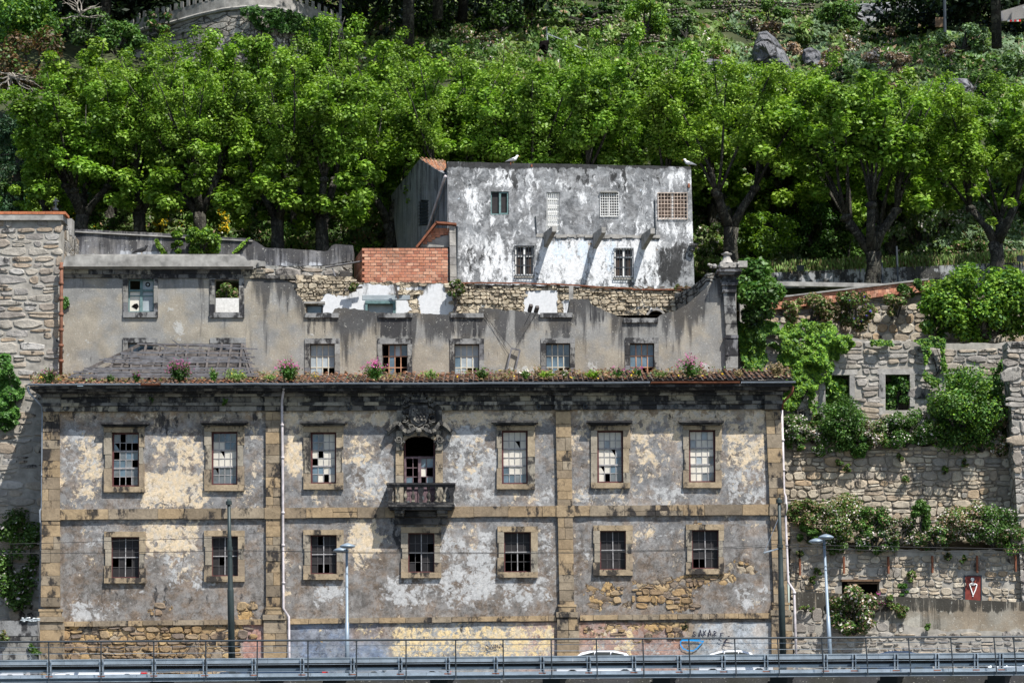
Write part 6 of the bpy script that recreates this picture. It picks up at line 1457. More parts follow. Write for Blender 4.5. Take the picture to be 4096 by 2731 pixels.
rock('low grey rock among tan bushes above the crowns', [(2790, 260), (2830, 235), (2900, 240), (2930, 260), (2900, 290), (2800, 290)], hy(2850, 270), M['rock'], 1.2)
rock('dark cleft rock above the crowns near the green fence', [(2140, 215), (2160, 165), (2200, 160), (2190, 215), (2170, 240)], hy(2170, 220), M['black'], .8)  # interior black stands in for the shade in the cleft
# ---- dry stone walls on the hill
def hillwall(name, label, pts, h, mat, n=60, cat='wall', dy=-1.5):
    mb = MB(); r_ = random.Random(len(label)); 
    for (xa, ya), (xb, yb_) in zip(pts, pts[1:]):
        Ya, Yb_ = hy(xa, ya), hy(xb, yb_); m_ = max(2, int(abs(xb-xa)/16))
        for j in range(int(h/13)+1):
            for i in range(m_):
                t = (i+.5)/m_; x = xa+(xb-xa)*t; y = ya+(yb_-ya)*t-j*13; q_ = P(x+r_.uniform(-5, 5), y+r_.uniform(-3, 3), Ya+(Yb_-Ya)*t+dy)
                mb.ball(q_, (r_.uniform(.09, .17), .16, r_.uniform(.07, .12)), 4)
    o = mb.build(name, mat, None); tag(o, label, cat); return o
hillwall('dry_stone_wall', 'long dry stone wall across the top right of the hillside', [(2850, 50), (3050, 45), (3260, 60)], 50, M['drystone'])
hillwall('dry_stone_wall', 'tumbled dry stone wall in the middle of the upper hillside', [(2300, 130), (2420, 100), (2560, 90), (2750, 60)], 36, M['drystone'])
hillwall('dry_stone_wall', 'low dry stone wall just above the bright crown top', [(2480, 165), (2640, 170)], 26, M['drystone'])
hillwall('dry_stone_wall', 'short pile of stones at the very top centre', [(1900, 40), (1960, 45)], 26, M['drystone'])
# green netting fence near the top
fn = thing('netting_fence', 'broken pale green tube fence on the hillside above the crowns', 'fence', P(2250, 200, hy(2250, 210)))
Yf_ = hy(2250, 210)-.3; mb = MB()
for x, y0, y1 in ((2186, 108, 195), (2262, 140, 200), (2334, 182, 215)): mb.tube([P(x+6, y1+10, Yf_), P(x, y0, Yf_)], .04, 5)
mb.tube([P(2186, 135, Yf_), P(2262, 165, Yf_), (P(2350, 205, Yf_))], .04, 5); mb.build('rail', M['pane_frost'], fn)
# ---- bastion
bs = thing('castellated_bastion', 'curved stone bastion with a crenellated grey parapet at the top left', 'bastion', P(950, 250, 44))
BP = [(470, 205, 52), (561, 118, 49.5), (680, 92, 47), (800, 58, 45), (900, 36, 44), (1000, 26, 43.5), (1100, 32, 43.8), (1200, 56, 45), (1290, 92, 47), (1370, 132, 50)]
bxs = np.linspace(470, 1370, 73); bY = np.interp(bxs, [p[0] for p in BP], [p[2] for p in BP]); bM = np.interp(bxs, [p[0] for p in BP], [p[1] for p in BP])
mb = MB(); 
for i in range(72):
    x0, x1 = bxs[i], bxs[i+1]; a = P(x0, bM[i], bY[i]); b = P(x1, bM[i+1], bY[i+1]); zb0 = a[2]-9
    mb.quad((a[0], a[1], zb0), (b[0], b[1], zb0), tuple(b), tuple(a))
mb.build('masonry', M['bastion'], bs)
mb = MB(); mb.tube([P(x, y+2, Y_-.05) for x, y, Y_ in zip(bxs, bM, bY)], .13, 6); mb.build('string_moulding', M['slab'], bs)
mb = MB(); mc = MB()
for i in range(72):
    x0, x1 = bxs[i], bxs[i+1]; a = P(x0, bM[i], bY[i]); b = P(x1, bM[i+1], bY[i+1]); hh = .75
    def seg(m_, t0, t1, z0, z1, o=0):
        p = a+(b-a)*t0; q_ = a+(b-a)*t1; m_.hexa([(p[0], p[1]-o, p[2]+z0), (q_[0], q_[1]-o, q_[2]+z0), (q_[0], q_[1]-o, q_[2]+z1), (p[0], p[1]-o, p[2]+z1), (p[0], p[1]+.35, p[2]+z0), (q_[0], q_[1]+.35, q_[2]+z0), (q_[0], q_[1]+.35, q_[2]+z1), (p[0], p[1]+.35, p[2]+z1)])
    seg(mb, 0, 1, .1, hh)
    if i % 2 == 0: seg(mc, .05, 1.0, hh+.003, hh+.42, .03)
mb.build('parapet', M['slab'], bs); mc.build('merlons', M['slab'], bs)
creeper('ivy', 'dark ivy hanging over the right half of the bastion', [[(960, 26), (1200, 50), (1340, 120), (1370, 190), (1250, 170), (1150, 130), (1080, 130), (1020, 110), (990, 70)]], lambda x: np.interp(x, [p[0] for p in BP], [p[2] for p in BP])-.1, 2600, .13, M['ivy_dark'], seed=41, bulge=.5)
# road edge things, top right
mb = MB(); mb.hexa([tuple(P(3990, 88, 46)), tuple(P(4130, 70, 46)), tuple(P(4130, 8, 46)), tuple(P(3990, 50, 46))]+[tuple(P(3990, 88, 46)+[0, .5, 0]), tuple(P(4130, 70, 46)+[0, .5, 0]), tuple(P(4130, 8, 46)+[0, .5, 0]), tuple(P(3990, 50, 46)+[0, .5, 0])])
o = mb.build('concrete_ramp', M['cement_grey'], None); tag(o, 'grey concrete ramp wall in the top right corner', 'ramp')
br2 = thing('striped_barrier', 'small red and white striped barrier under the concrete ramp', 'barrier', P(4055, 84, 45.5))
mb = MB()
for i in range(6): mb.pbox(4030+i*9, 80, 4038.5+i*9, 87, 45.3, 45.4, i % 2)
mb.build('board', [M['white_paint'], M['tail']], br2)
mb = MB(); mb.pbox(3742, 70, 3785, 108, 45.2, 45.4); o = mb.build('wooden_board', M['wood_brown'], None); tag(o, 'brown wooden board at the foot of the dark pole top right', 'board')
mb = MB(); mb.tube([P(3780, 130, 44), P(3776, -120, 44)], .1, 8); o = mb.build('metal_pole', M['steel_dark'], None); tag(o, 'dark straight pole at the top right of the hill', 'pole')
mb = MB(); mb.tube([P(1361, 80, 43), P(1363, -60, 43)], .09, 8); o = mb.build('wooden_pole', M['wood'], None); tag(o, 'pale wooden pole at the right end of the bastion', 'pole')
# ================================================================== trees
def tree_meshes(seed, H=10.0, lowsp=46, nl=15000, size=.115, spread=1.0, forks=4, low=2.0, crown_lo=.3):
    r = random.Random(seed); rs_ = np.random.RandomState(seed); mb = MB(); cen = []; rad = []
    fz = low*r.uniform(.7, 1.0); mb.tube([(0, 0, -.8), (0, 0, .2), (jit(.1), jit(.1), fz*.6), (jit(.1), jit(.1), fz)], [.42, .34, .3, .33], 9)
    for f in range(forks):
        az = 2*math.pi*(f+r.uniform(-.25, .25))/forks; ln = r.uniform(1.6, 2.5)*H/10; tilt = r.uniform(.35, .7)*spread
        d = Vector((math.cos(az)*tilt, math.sin(az)*tilt, 1)).normalized(); p0 = Vector((0, 0, fz-.15)); p1 = p0+d*ln*.5+Vector((jit(.1), jit(.1), 0)); p2 = p0+d*ln+Vector((d.x*.3, d.y*.3, 0))
        mb.tube([p0, p1, p2], [.24, .19, .17], 7); mb.ball(p2, (.24, .24, .2), 5)
        for s_ in range(r.choice((4, 5, 5))):
            a2 = az+r.uniform(-1.3, 1.3); t2 = r.uniform(.1, .5)*spread; d2 = Vector((math.cos(a2)*t2, math.sin(a2)*t2, 1)).normalized(); L_ = (H-p2.z)*r.uniform(.75, 1.03)
            q = [p2]; 
            for k_ in range(1, 5):
                q.append(q[-1]+d2*L_/4+Vector((jit(.12), jit(.12), 0))); d2 = (d2+Vector((math.cos(a2)*.07, math.sin(a2)*.07, 0))).normalized()
            mb.tube(q, [.085, .065, .05, .035, .015], 5)
            for k_ in range(9):
                t = crown_lo+(1-crown_lo)*(k_+r.random())/9; i = min(3, int(t*4)); u = t*4-i; c_ = q[i].lerp(q[i+1], min(1, u))
                sp_ = .85*(1-.45*t); c_ = c_+Vector((r.gauss(0, sp_*.62), r.gauss(0, sp_*.62), r.gauss(0, .3))); cen.append(tuple(c_)); rad.append(r.uniform(.32, .8)*(1.1-.35*t))
    for k_ in range(lowsp):   # low drooping sprays round the forks
        az = r.uniform(0, 6.283); q_ = r.uniform(1.2, 2.7)*spread; cen.append((math.cos(az)*q_, math.sin(az)*q_, r.uniform(2.0, 5.4))); rad.append(r.uniform(.25, .6))
    Cn, Nn = clumps(cen, rad, nl, seed, flat=.95, up=.7, shell=.6)
    return mb, Cn, Nn, rs_.uniform(.6, 1.3, nl)*size
protos = []
for s_ in range(7):
    mb, Cn, Nn, S = tree_meshes(20+s_, 10.0, 46 if s_ < 5 else 7, 34000, .088, forks=3+s_ % 3, crown_lo=.3 if s_ < 5 else .38)
    root = bpy.data.objects.new('plane_tree', None); C.objects.link(root)
    to = mb.build('trunk', M['bark'], None, True); to.parent = root
    co = leaf_mesh('crown', Cn, Nn, S, M['plane'], None, .8, None, 0, s_); co.parent = root
    protos.append([root, False])
def dup(root):
    r = root.copy(); C.objects.link(r)
    for ch in list(root.children):
        c = ch.copy(); C.objects.link(c); c.parent = r
    return r
def plant(i, x, ybase, Y, ytop, wd, label, rot, group='plane trees in rows behind the buildings'):
    pr = protos[5+(i % 2)] if (x > 2800 and Y < 20) else protos[i % 5]; o = pr[0] if not pr[1] else dup(pr[0]); pr[1] = True
    if Y > 20:
        Y = 24.5+(i % 3)*.6; p = P(x, 760, Y); p[2] = float(hz(np.array([p[0]]), np.array([Y]))[0])-.3
    else: p = P(x, ybase, Y)
    top = P(x, ytop, Y); s_ = (top[2]-p[2])/10.0; sx_ = wd*(D+Y)/F/4.9
    o.location = tuple(p); o.scale = (sx_, sx_, s_); o.rotation_euler = (0, 0, rot); tag(o, label, 'tree', group)
TR = [ # x, base y, Y, top y, width(px), label
 (330, 965, 15.5, 300, 430, 'leftmost plane tree of the front row, behind the stone tower'),
 (560, 985, 16.5, 230, 400, 'second plane tree from the left in the front row'),
 (800, 1000, 15.5, 260, 400, 'front row plane tree left of the trunk cluster with the bare stems'),
 (1110, 1012, 15, 300, 420, 'forked plane tree whose dark trunk rises left of the white house, leaning stems'),
 (1290, 1015, 15.5, 260, 420, 'plane tree with thick dark trunk next to the white house gable'),
 (1560, 1015, 19, 240, 430, 'plane tree whose crown hangs over the gable of the white house'),
 (1810, 1015, 18, 250, 420, 'plane tree behind the left part of the white house roof'),
 (2080, 1015, 18.5, 280, 430, 'plane tree behind the middle of the white house, left of the parapet spout'),
 (2330, 1015, 18, 260, 420, 'plane tree behind the right half of the white house'),
 (2600, 1025, 18, 280, 420, 'plane tree behind the right end of the white house roof'),
 (2925, 1062, 16.5, 250, 470, 'plane tree with many forked limbs standing behind the ruin corner pier'),
 (3490, 1140, 16.2, 330, 500, 'plane tree forking low in front of the damp black wall'),
 (3990, 1105, 16.5, 380, 460, 'plane tree with a V shaped fork near the right edge'),
 (3220, 1090, 21.5, 290, 430, 'plane tree crown between the corner pier tree and the low forking tree'),
 (3740, 1085, 21.5, 320, 440, 'plane tree crown between the low forking tree and the right edge tree'),
 (440, 900, 22, 190, 420, 'back row plane tree with its top left of the bastion'),
 (700, 880, 23, 190, 400, 'back row plane tree rising in front of the left end of the bastion'),
 (930, 860, 23, 150, 420, 'back row plane tree in front of the middle of the bastion'),
 (1190, 850, 23, 60, 420, 'tallest back row plane tree, in front of the ivy on the bastion'),
 (1400, 860, 23.5, 120, 400, 'back row plane tree at the right end of the bastion'),
 (1660, 860, 22.5, 180, 400, 'back row plane tree below the pine trunk'),
 (1900, 860, 22.5, 200, 400, 'back row plane tree below the greyish thicket'),
 (2160, 860, 22.5, 240, 400, 'back row plane tree below the netting fence'),
 (2420, 860, 23.5, 120, 330, 'back row plane tree with a bright pointed top below the creeper mound'),
 (2640, 870, 22.5, 190, 400, 'back row plane tree right of the bright pointed one'),
 (2850, 900, 22.5, 230, 380, 'back row plane tree left of the tall boulder'),
 (3070, 930, 23, 255, 380, 'back row plane tree directly below the tall boulder'),
 (3560, 960, 23, 300, 400, 'back row plane tree below the wide tan bush'),
 (3330, 960, 23.5, 260, 330, 'back row plane tree below the smaller boulder'),
 (4130, 960, 22, 340, 380, 'plane tree crown cut by the right edge of the picture'),
 (190, 950, 20, 520, 260, 'small low plane tree at the far left of the rows')]
for i, t in enumerate(TR): plant(i*3+1 if i < 15 else i, *t[:5], t[5], i*1.7)
# pine trunks with high shading crowns above the view
def bigtree(name, label, x, yb, Y, ytop, r, cw, seed, mats, nl=5000, size=.3, probs=None, show_from=0.35, cat='tree', tr='bark'):
    rs_ = np.random.RandomState(seed); root = thing(name, label, cat, P(x, yb, Y)); b = P(x, yb, Y); t = P(x, ytop, Y); Hh = t[2]-b[2]
    mb = MB(); mb.tube([(b[0], b[1], b[2]-1), (b[0]+.1, b[1], b[2]+Hh*.4), (b[0], b[1], b[2]+Hh*.95)], [r*1.2, r, r*.3], 9)
    k = 60; cen = np.stack([b[0]+rs_.randn(k)*cw*.33, b[1]+rs_.randn(k)*cw*.3, b[2]+Hh*rs_.uniform(show_from, 1, k)], 1)
    for i in range(0, k, 4): mb.tube([(b[0], b[1], cen[i][2]-1.2), tuple(cen[i])], [r*.3, .03], 5)
    mb.build('trunk', M[tr], root, True)
    Cn, Nn = clumps(cen, rs_.uniform(.1, .2, k)*cw, nl, seed, up=.6)
    leaf_mesh('crown', Cn, Nn, rs_.uniform(.6, 1.3, nl)*size, mats, root, .5, rs_.choice(len(mats), nl, p=probs) if isinstance(mats, list) and probs else None, 0, seed); return root
bigtree('pine_tree', 'pine tree whose thick dark trunk rises out of the top, right of the bastion', 1632, 130, 40, -900, .32, 12, 51, M['evergreen'], 9000, .22, None, .3)
bigtree('pine_tree', 'pale trunked tree rising beside the concrete ramp at the top right', 3985, 130, 44, -1000, .28, 9, 52, M['evergreen'], 5000, .2, None, .45)
for i, (x, yb, Y, yt, cw, lb) in enumerate([(60, 330, 60, -700, 16, 'dark evergreen filling the top left corner behind the russet tree'), (330, 300, 56, -600, 15, 'dark evergreen behind the bare twigs, left of the bastion'), (560, 200, 62, -600, 15, 'dark evergreen directly behind the left end of the bastion'), (800, 160, 60, -500, 15, 'dark evergreen behind the middle of the bastion'), (1450, 60, 58, -500, 14, 'dark evergreen behind the pale wooden pole'), (1850, 30, 62, -500, 14, 'dark evergreen at the very top, centre left'), (3880, 60, 62, -300, 12, 'dark evergreen between the dark pole and the pale trunk at top right'), (4120, 30, 64, -300, 12, 'dark evergreen above the concrete ramp')]):
    bigtree('evergreen_tree', lb, x, yb, Y, yt, .3, cw, 60+i, M['evergreen'], 9000, .26, None, .02)
# big shade casting trees standing right before the dark upper left wood
for i, (x, yb, Y, lb) in enumerate([(420, 150, 46, 'tall evergreen rising beyond the top edge, left of the bastion'), (150, 240, 50, 'tall evergreen rising beyond the top edge in the left corner'), (1750, 20, 48, 'tall evergreen rising beyond the top edge, right of the pine')]):
    bigtree('evergreen_tree', lb, x, yb, Y, -1100, .3, 14, 80+i, M['evergreen'], 9000, .26, None, .28)
bush('ash_tree', 'bright green feathery tree in the top left corner', 'tree', 70, 70, 150, 130, 30, 6000, .12, [M['ivy_dark'], M['ivy']], [.7, .3], seed=90)
bush('russet_tree', 'russet leaved tree with bare twisted branches at the left edge', 'tree', 100, 240, 170, 130, 28, 5000, .12, [M['russet'], M['bush']], [.8, .2], seed=91)
bush('bare_twig_tree', 'tangled grey green tree with bare pale twigs left of the bastion', 'tree', 350, 110, 90, 100, 36, 2600, .11, [M['bush'], M['evergreen']], [.6, .4], seed=92)
bush('leafy_tree', 'mid green tree in front of the left end of the bastion', 'tree', 470, 160, 110, 70, 34, 3600, .12, [M['bush'], M['ivy_dark']], [.6, .4], seed=93)
bush('sumac', 'small tree with upright feathery leaves before the bastion wall', 'tree', 640, 90, 50, 50, 42, 700, .13, [M['ivy_dark'], M['dry']], [.7, .3], seed=94)
rr = random.Random(4)
def twigs(label, x, y, n, ln, Y, up=1):
    mb = MB()
    for i in range(n):
        a = rr.uniform(-math.pi, 0) if up else rr.uniform(0, math.pi); p0 = (x+rr.uniform(-10, 10), y+rr.uniform(-10, 10)); pts = [P(*p0, Y)]; xx, yy = p0
        for k_ in range(4): a += rr.uniform(-.6, .6); xx += math.cos(a)*ln/4; yy += math.sin(a)*ln/4; pts.append(P(xx, yy, Y+rr.uniform(-.3, .3)))
        mb.tube(pts, [.05, .04, .03, .02, .01], 4)
    o = mb.build('bare_branches', M['bark_pale'], None); tag(o, label, 'branches')
twigs('pale bare branches sprawling below the russet tree', 40, 300, 16, 130, 26.5, 0); twigs('pale bare branches curling left of the bastion', 320, 60, 14, 90, 34, 1)
# drooping cedar at the left edge
cen = []; rs_ = np.random.RandomState(77)
root = thing('cedar_tree', 'dark drooping cedar at the left edge above the stone tower', 'tree', P(60, 800, 24)); mb = MB(); b = P(60, 840, 24); t = P(90, 390, 24)
mb.tube([tuple(b), tuple(t)], [.3, .06], 8)
for i in range(46):
    tt = rs_.uniform(0, .95); p0 = Vector(b).lerp(Vector(t), tt); a = rs_.uniform(0, 2*math.pi); L_ = 3.6*(1-tt*.75); q = [p0]
    for k_ in range(1, 6): q.append(p0+Vector((math.cos(a)*L_*k_/5, math.sin(a)*L_*k_/5*.8, .25*k_/5-.9*(k_/5)**2)))
    mb.tube(q, [.06, .05, .04, .03, .02, .01], 4)
    for k_ in range(1, 6): cen.append(tuple(q[k_]+Vector((0, 0, -.15))))
mb.build('trunk', M['bark'], root)
Cn, Nn = clumps(cen, rs_.uniform(.3, .6, len(cen)), 14000, 77, flat=.8, up=.4); leaf_mesh('crown', Cn, Nn, rs_.uniform(.07, .16, 14000), M['cedar'], root, .3, None, -.0, 77, .1)
# ================================================================== right side planting
creeper('ivy', 'bright green ivy sheet covering the left part of the windowed wall', [[(3120, 1320), (3230, 1275), (3330, 1290), (3350, 1340), (3415, 1345), (3400, 1400), (3330, 1440), (3300, 1470), (3300, 1520), (3230, 1540), (3200, 1610), (3170, 1640), (3140, 1640), (3130, 1560), (3170, 1500), (3140, 1420), (3120, 1360)], [(3240, 1520), (3265, 1520), (3270, 1640), (3255, 1680), (3240, 1600)], [(3240, 1440), (3330, 1440), (3320, 1530), (3260, 1530)]], 4.85, 9500, .085, [M['ivy'], M['ivy_dark']], [.65, .35], seed=42, bulge=.55, base=(3180, 1650))
creeper('ivy', 'darker ivy curtain right beside the ruin corner pier', [[(2955, 1290), (3100, 1290), (3130, 1330), (3070, 1345), (3060, 1440), (3060, 1510), (3000, 1500), (2975, 1440), (2955, 1350)], [(3080, 1370), (3110, 1375), (3150, 1430), (3150, 1470), (3110, 1420)]], 4.8, 5200, .08, [M['ivy_dark'], M['ivy']], [.7, .3], seed=43, bulge=.5, base=(3020, 1500))
creeper('ivy', 'ivy strand draping over the top middle of the windowed wall', [[(3655, 1360), (3730, 1350), (3790, 1360), (3780, 1420), (3790, 1500), (3765, 1490), (3765, 1400), (3720, 1390), (3710, 1450), (3700, 1460), (3690, 1400)], [(3700, 1480), (3760, 1520), (3740, 1560), (3700, 1520)], [(3480, 1362), (3560, 1365), (3580, 1385), (3490, 1385)]], 4.85, 1900, .075, [M['ivy_dark'], M['ivy']], [.6, .4], seed=44, bulge=.25, wob=8, base=(3750, 1500))
creeper('ivy', 'dark ivy in the corner beside the stone buttress', [[(3950, 1500), (4015, 1440), (4030, 1700), (4050, 1900), (4020, 1800), (3990, 1650)]], 4.7, 1300, .075, [M['bush'], M['ivy_dark']], [.6, .4], seed=45, bulge=.4, base=(4010, 1760))
bush('oleander', 'tall dark feathery tree between the ruin pier and the brick parapet', 'tree', 3030, 1150, 95, 120, 4.6, 6500, .12, [M['bush'], M['ivy_dark']], [.55, .45], seed=46, upright=-.1)
bush('shrub', 'dense shrub mass below the feathery tree beside the pier', 'shrub', 3010, 1265, 80, 50, 4.5, 2600, .1, [M['bush'], M['evergreen']], [.6, .4], seed=47)
bush('climber', 'great mound of bright yellow green climber over the terrace at right', 'climber', 3940, 1215, 275, 142, 6.8, 28000, .11, [M['ivy'], M['ivy_dark']], [.6, .4], seed=48, k=80, up=.8, csz=(.22, .42), flat=.7)
bush('climber', 'left shoulder of bright climber next to the pale terrace wall', 'climber', 3740, 1270, 70, 85, 6.8, 3600, .1, [M['ivy_dark'], M['ivy']], [.6, .4], seed=49)
bush('thicket', 'tangled dry thicket with dark leaves on the terrace edge', 'thicket', 3240, 1240, 130, 62, 7.4, 4600, .085, [M['bush'], M['drygrass'], M['dry']], [.5, .35, .15], seed=50)
bush('thicket', 'hanging brownish thicket with violet flowers below the brick parapet', 'thicket', 3420, 1240, 90, 75, 7.6, 3400, .085, [M['bush'], M['drygrass'], M['petal_violet']], [.57, .4, .03], seed=51)
bush('shrub', 'flowering shrub clump against the pale terrace wall', 'shrub', 3590, 1215, 50, 60, 8.0, 1700, .08, [M['bush'], M['drygrass'], M['dry']], [.5, .3, .2], seed=52)
bush('shrub', 'leafy shrub on the right end of the brick parapet', 'shrub', 3640, 1150, 60, 36, 8.2, 1500, .09, [M['bush'], M['ivy_dark']], [.7, .3], seed=53)
# foliage behind the window openings
bush('shrub', 'green bush filling the first window opening of the stone wall', 'shrub', 3350, 1560, 58, 95, 5.35, 4200, .085, [M['ivy_dark'], M['bush'], M['ivy']], [.5, .3, .2], seed=54, flat=.55)
bush('shrub', 'dark leaved bush filling the second window opening', 'shrub', 3590, 1560, 58, 95, 5.35, 4200, .085, [M['bush'], M['ivy_dark'], M['evergreen']], [.4, .4, .2], seed=55, flat=.55)
bush('shrub', 'bush seen behind the third window opening', 'shrub', 3840, 1560, 58, 95, 5.35, 3000, .085, [M['bush'], M['ivy_dark'], M['evergreen']], [.4, .4, .2], seed=56, flat=.55)
LG = 'shrubs on the upper ledge'
W_ = M['petal_white']
bush('shrub', 'green shrub spilling from the first window opening over the ledge', 'shrub', 3370, 1690, 75, 100, 3.7, 4400, .08, [M['ivy_dark'], M['bush']], [.5, .5], LG, 57)
bush('shrub', 'broad dark shrub with white specks under the second window opening', 'shrub', 3620, 1720, 110, 60, 3.7, 4600, .08, [M['bush'], M['ivy_dark'], W_], [.6, .33, .07], LG, 58)
bush('oleander', 'large bright oleander like bush before the third window opening', 'bush', 3860, 1640, 120, 150, 3.7, 8500, .1, [M['ivy_dark'], M['bush'], M['ivy']], [.45, .37, .18], LG, 59, k=46, upright=-.1)
bush('shrub', 'white flecked shrub next to the mansion corner under the ivy', 'shrub', 3165, 1715, 50, 50, 3.7, 1900, .08, [M['bush'], M['ivy_dark'], W_], [.5, .25, .25], LG, 60)
bush('shrub', 'small white flowered shrub between ivy and first window', 'shrub', 3250, 1730, 46, 40, 3.7, 1400, .08, [M['bush'], W_, M['dry']], [.55, .35, .1], LG, 61)
bush('shrub', 'trailing green shrub hanging lowest from the ledge', 'shrub', 3435, 1780, 36, 50, 3.6, 1300, .08, [M['ivy_dark'], M['bush']], [.6, .4], LG, 62)
bush('shrub', 'pinkish white flowering clump between the first two openings', 'shrub', 3490, 1740, 50, 46, 3.7, 1700, .08, [M['bush'], M['dry'], W_], [.5, .3, .2], LG, 63)
bush('shrub', 'tan flowering shrub beside the stone buttress', 'shrub', 3985, 1640, 46, 70, 3.7, 2000, .085, [M['dry'], M['bush'], W_], [.5, .35, .15], LG, 64)
bush('shrub', 'lower tan and green shrub at the foot of the buttress', 'shrub', 4000, 1760, 46, 60, 3.7, 1700, .085, [M['dry'], M['bush'], W_], [.4, .45, .15], LG, 65)
bush('shrub', 'sparse green shrub on the wall face below the ledge near the mansion', 'shrub', 3290, 1790, 36, 34, 3.6, 900, .08, [M['bush'], W_], [.85, .15], LG, 66)
L2 = 'shrubs on the lower ledge'
for i, (x, y, rx, ry, n, mt, pb_, lb) in enumerate([
 (3220, 2050, 80, 48, 3200, [M['bush'], M['dry'], M['drygrass']], [.55, .25, .2], 'brownish green shrub on the lower ledge next to the mansion corner'),
 (3360, 2070, 80, 70, 3600, [M['bush'], M['drygrass'], W_], [.55, .35, .1], 'dry grassy shrub hanging behind the right street lamp'),
 (3230, 2130, 46, 34, 1500, [M['ivy_dark'], M['bush']], [.4, .6], 'dark green tuft below the brownish shrub'),
 (3350, 2160, 40, 40, 1500, [M['bush'], W_], [.8, .2], 'white dotted tuft just behind the street lamp head'),
 (3480, 2080, 70, 46, 2600, [M['ivy_dark'], M['bush'], M['dry']], [.4, .4, .2], 'bright green shrub in the middle of the lower ledge'),
 (3500, 2165, 80, 40, 2600, [M['bush'], M['ivy_dark'], W_], [.5, .35, .15], 'drooping green shrub under the middle ledge shrub'),
 (3600, 2130, 80, 44, 2900, [W_, M['dry'], M['bush']], [.2, .2, .6], 'pale blossoming shrub left of the red door side'),
 (3680, 2070, 36, 60, 1500, [M['bush'], M['ivy_dark']], [.6, .4], 'upright narrow shrub standing out of the lower ledge'),
 (3740, 2150, 80, 46, 2900, [M['bush'], M['ivy_dark'], W_, M['dry']], [.4, .3, .15, .15], 'wide mixed shrub above the third iron stub'),
 (3860, 2080, 90, 60, 3800, [M['bush'], M['dry'], W_], [.5, .35, .15], 'large tan flowered shrub above the red door'),
 (3970, 2110, 90, 70, 4200, [M['bush'], M['ivy_dark'], W_], [.5, .35, .15], 'large green shrub right of the red door'),
 (4060, 2150, 60, 50, 2200, [M['bush'], M['ivy_dark'], M['dry']], [.5, .3, .2], 'shrub cut by the right edge on the lower ledge')]):
    bush('shrub', lb, 'shrub', x, y, rx, ry, 2.3, n, .08, mt, pb_, L2, 110+i)
for i_, (x_, y_, rx_, ry_, Y_, lb_) in enumerate([(3290, 1700, 60, 36, 3.9, 'scrubby shrub filling the ledge right of the white flecked one'), (3540, 1750, 60, 34, 3.6, 'dark scrub between the pinkish clump and the broad dark shrub'), (3750, 1740, 60, 46, 3.8, 'dark scrub between the broad shrub and the oleander like bush'), (3930, 1770, 60, 34, 3.6, 'dark scrub below the right side of the oleander like bush'), (3190, 1770, 40, 30, 3.5, 'scrub hanging at the mansion corner end of the upper ledge')]):
    bush('shrub', lb_, 'shrub', x_, y_, rx_, ry_, Y_, 1500, .08, [M['bush'], M['ivy_dark'], M['dry']], [.6, .25, .15], LG, 140+i_)
bush('oleander', 'big round bush with brown and white blossom hanging over the ramp wall', 'bush', 3415, 2440, 84, 105, .7, 8000, .085, [M['bush'], M['dry'], W_], [.6, .25, .15], seed=130, k=40)
bush('valerian', 'magenta flowers right of the big round ramp bush', 'flowers', 3510, 2400, 26, 36, .9, 700, .07, [M['bush'], M['petal_pink']], [.6, .4], seed=131)
bush('fern', 'fern tuft sprouting from the ramp wall', 'fern', 3605, 2430, 28, 34, .9, 700, .09, [M['bush'], M['drygrass']], [.6, .4], seed=132, upright=.3)
bush('shrub', 'little round green shrub on the ramp wall by the dark opening', 'shrub', 3610, 2360, 24, 26, 1.4, 600, .08, [M['ivy_dark'], M['bush']], [.7, .3], seed=133)
bush('weed', 'upright weed beside the fern tuft', 'weed', 3560, 2410, 18, 40, 1.0, 450, .08, [M['bush'], M['drygrass']], [.6, .4], seed=134)
bush('weed', 'small weed growing out of the joint below the iron stubs', 'weed', 3645, 2300, 16, 22, 2.3, 300, .08, [M['bush'], M['drygrass']], [.7, .3], seed=135)
bush('weed', 'tuft low on the ramp stonework', 'weed', 3712, 2505, 12, 14, .9, 180, .07, [M['bush']], seed=136)
bush('weed', 'grass tuft on the ramp wall left end', 'weed', 3225, 2435, 36, 12, .9, 450, .07, [M['grass'], M['bush'], M['dry']], [.4, .4, .2], seed=137)
for i, (x, y, lb) in enumerate([(3200, 2215, 'weed on the leftmost iron stub'), (3270, 2285, 'weed between the first two iron stubs'), (3255, 2320, 'low weed left of the dark opening'), (3325, 2200, 'weed behind the lamp column'), (3790, 2225, 'green tuft beside the fourth iron stub'), (3850, 2235, 'grassy tuft above the red door'), (3360, 1850, 'upper weed on the sunny rubble wall'), (3390, 1870, 'double weed on the sunny rubble wall'), (3600, 1830, 'dark weed in the middle of the rubble wall'), (3625, 1915, 'tiny weed lower on the rubble wall'), (3780, 1880, 'dark tuft toward the right of the rubble wall'), (3860, 1850, 'moss tuft under the large oleander')]):
    bush('weed', lb, 'weed', x, y, 15, 17, 3.5 if y < 2000 else 2.3, 260, .07, [M['bush'], M['drygrass']], [.75, .25], 'weeds growing out of the retaining walls', 150+i)
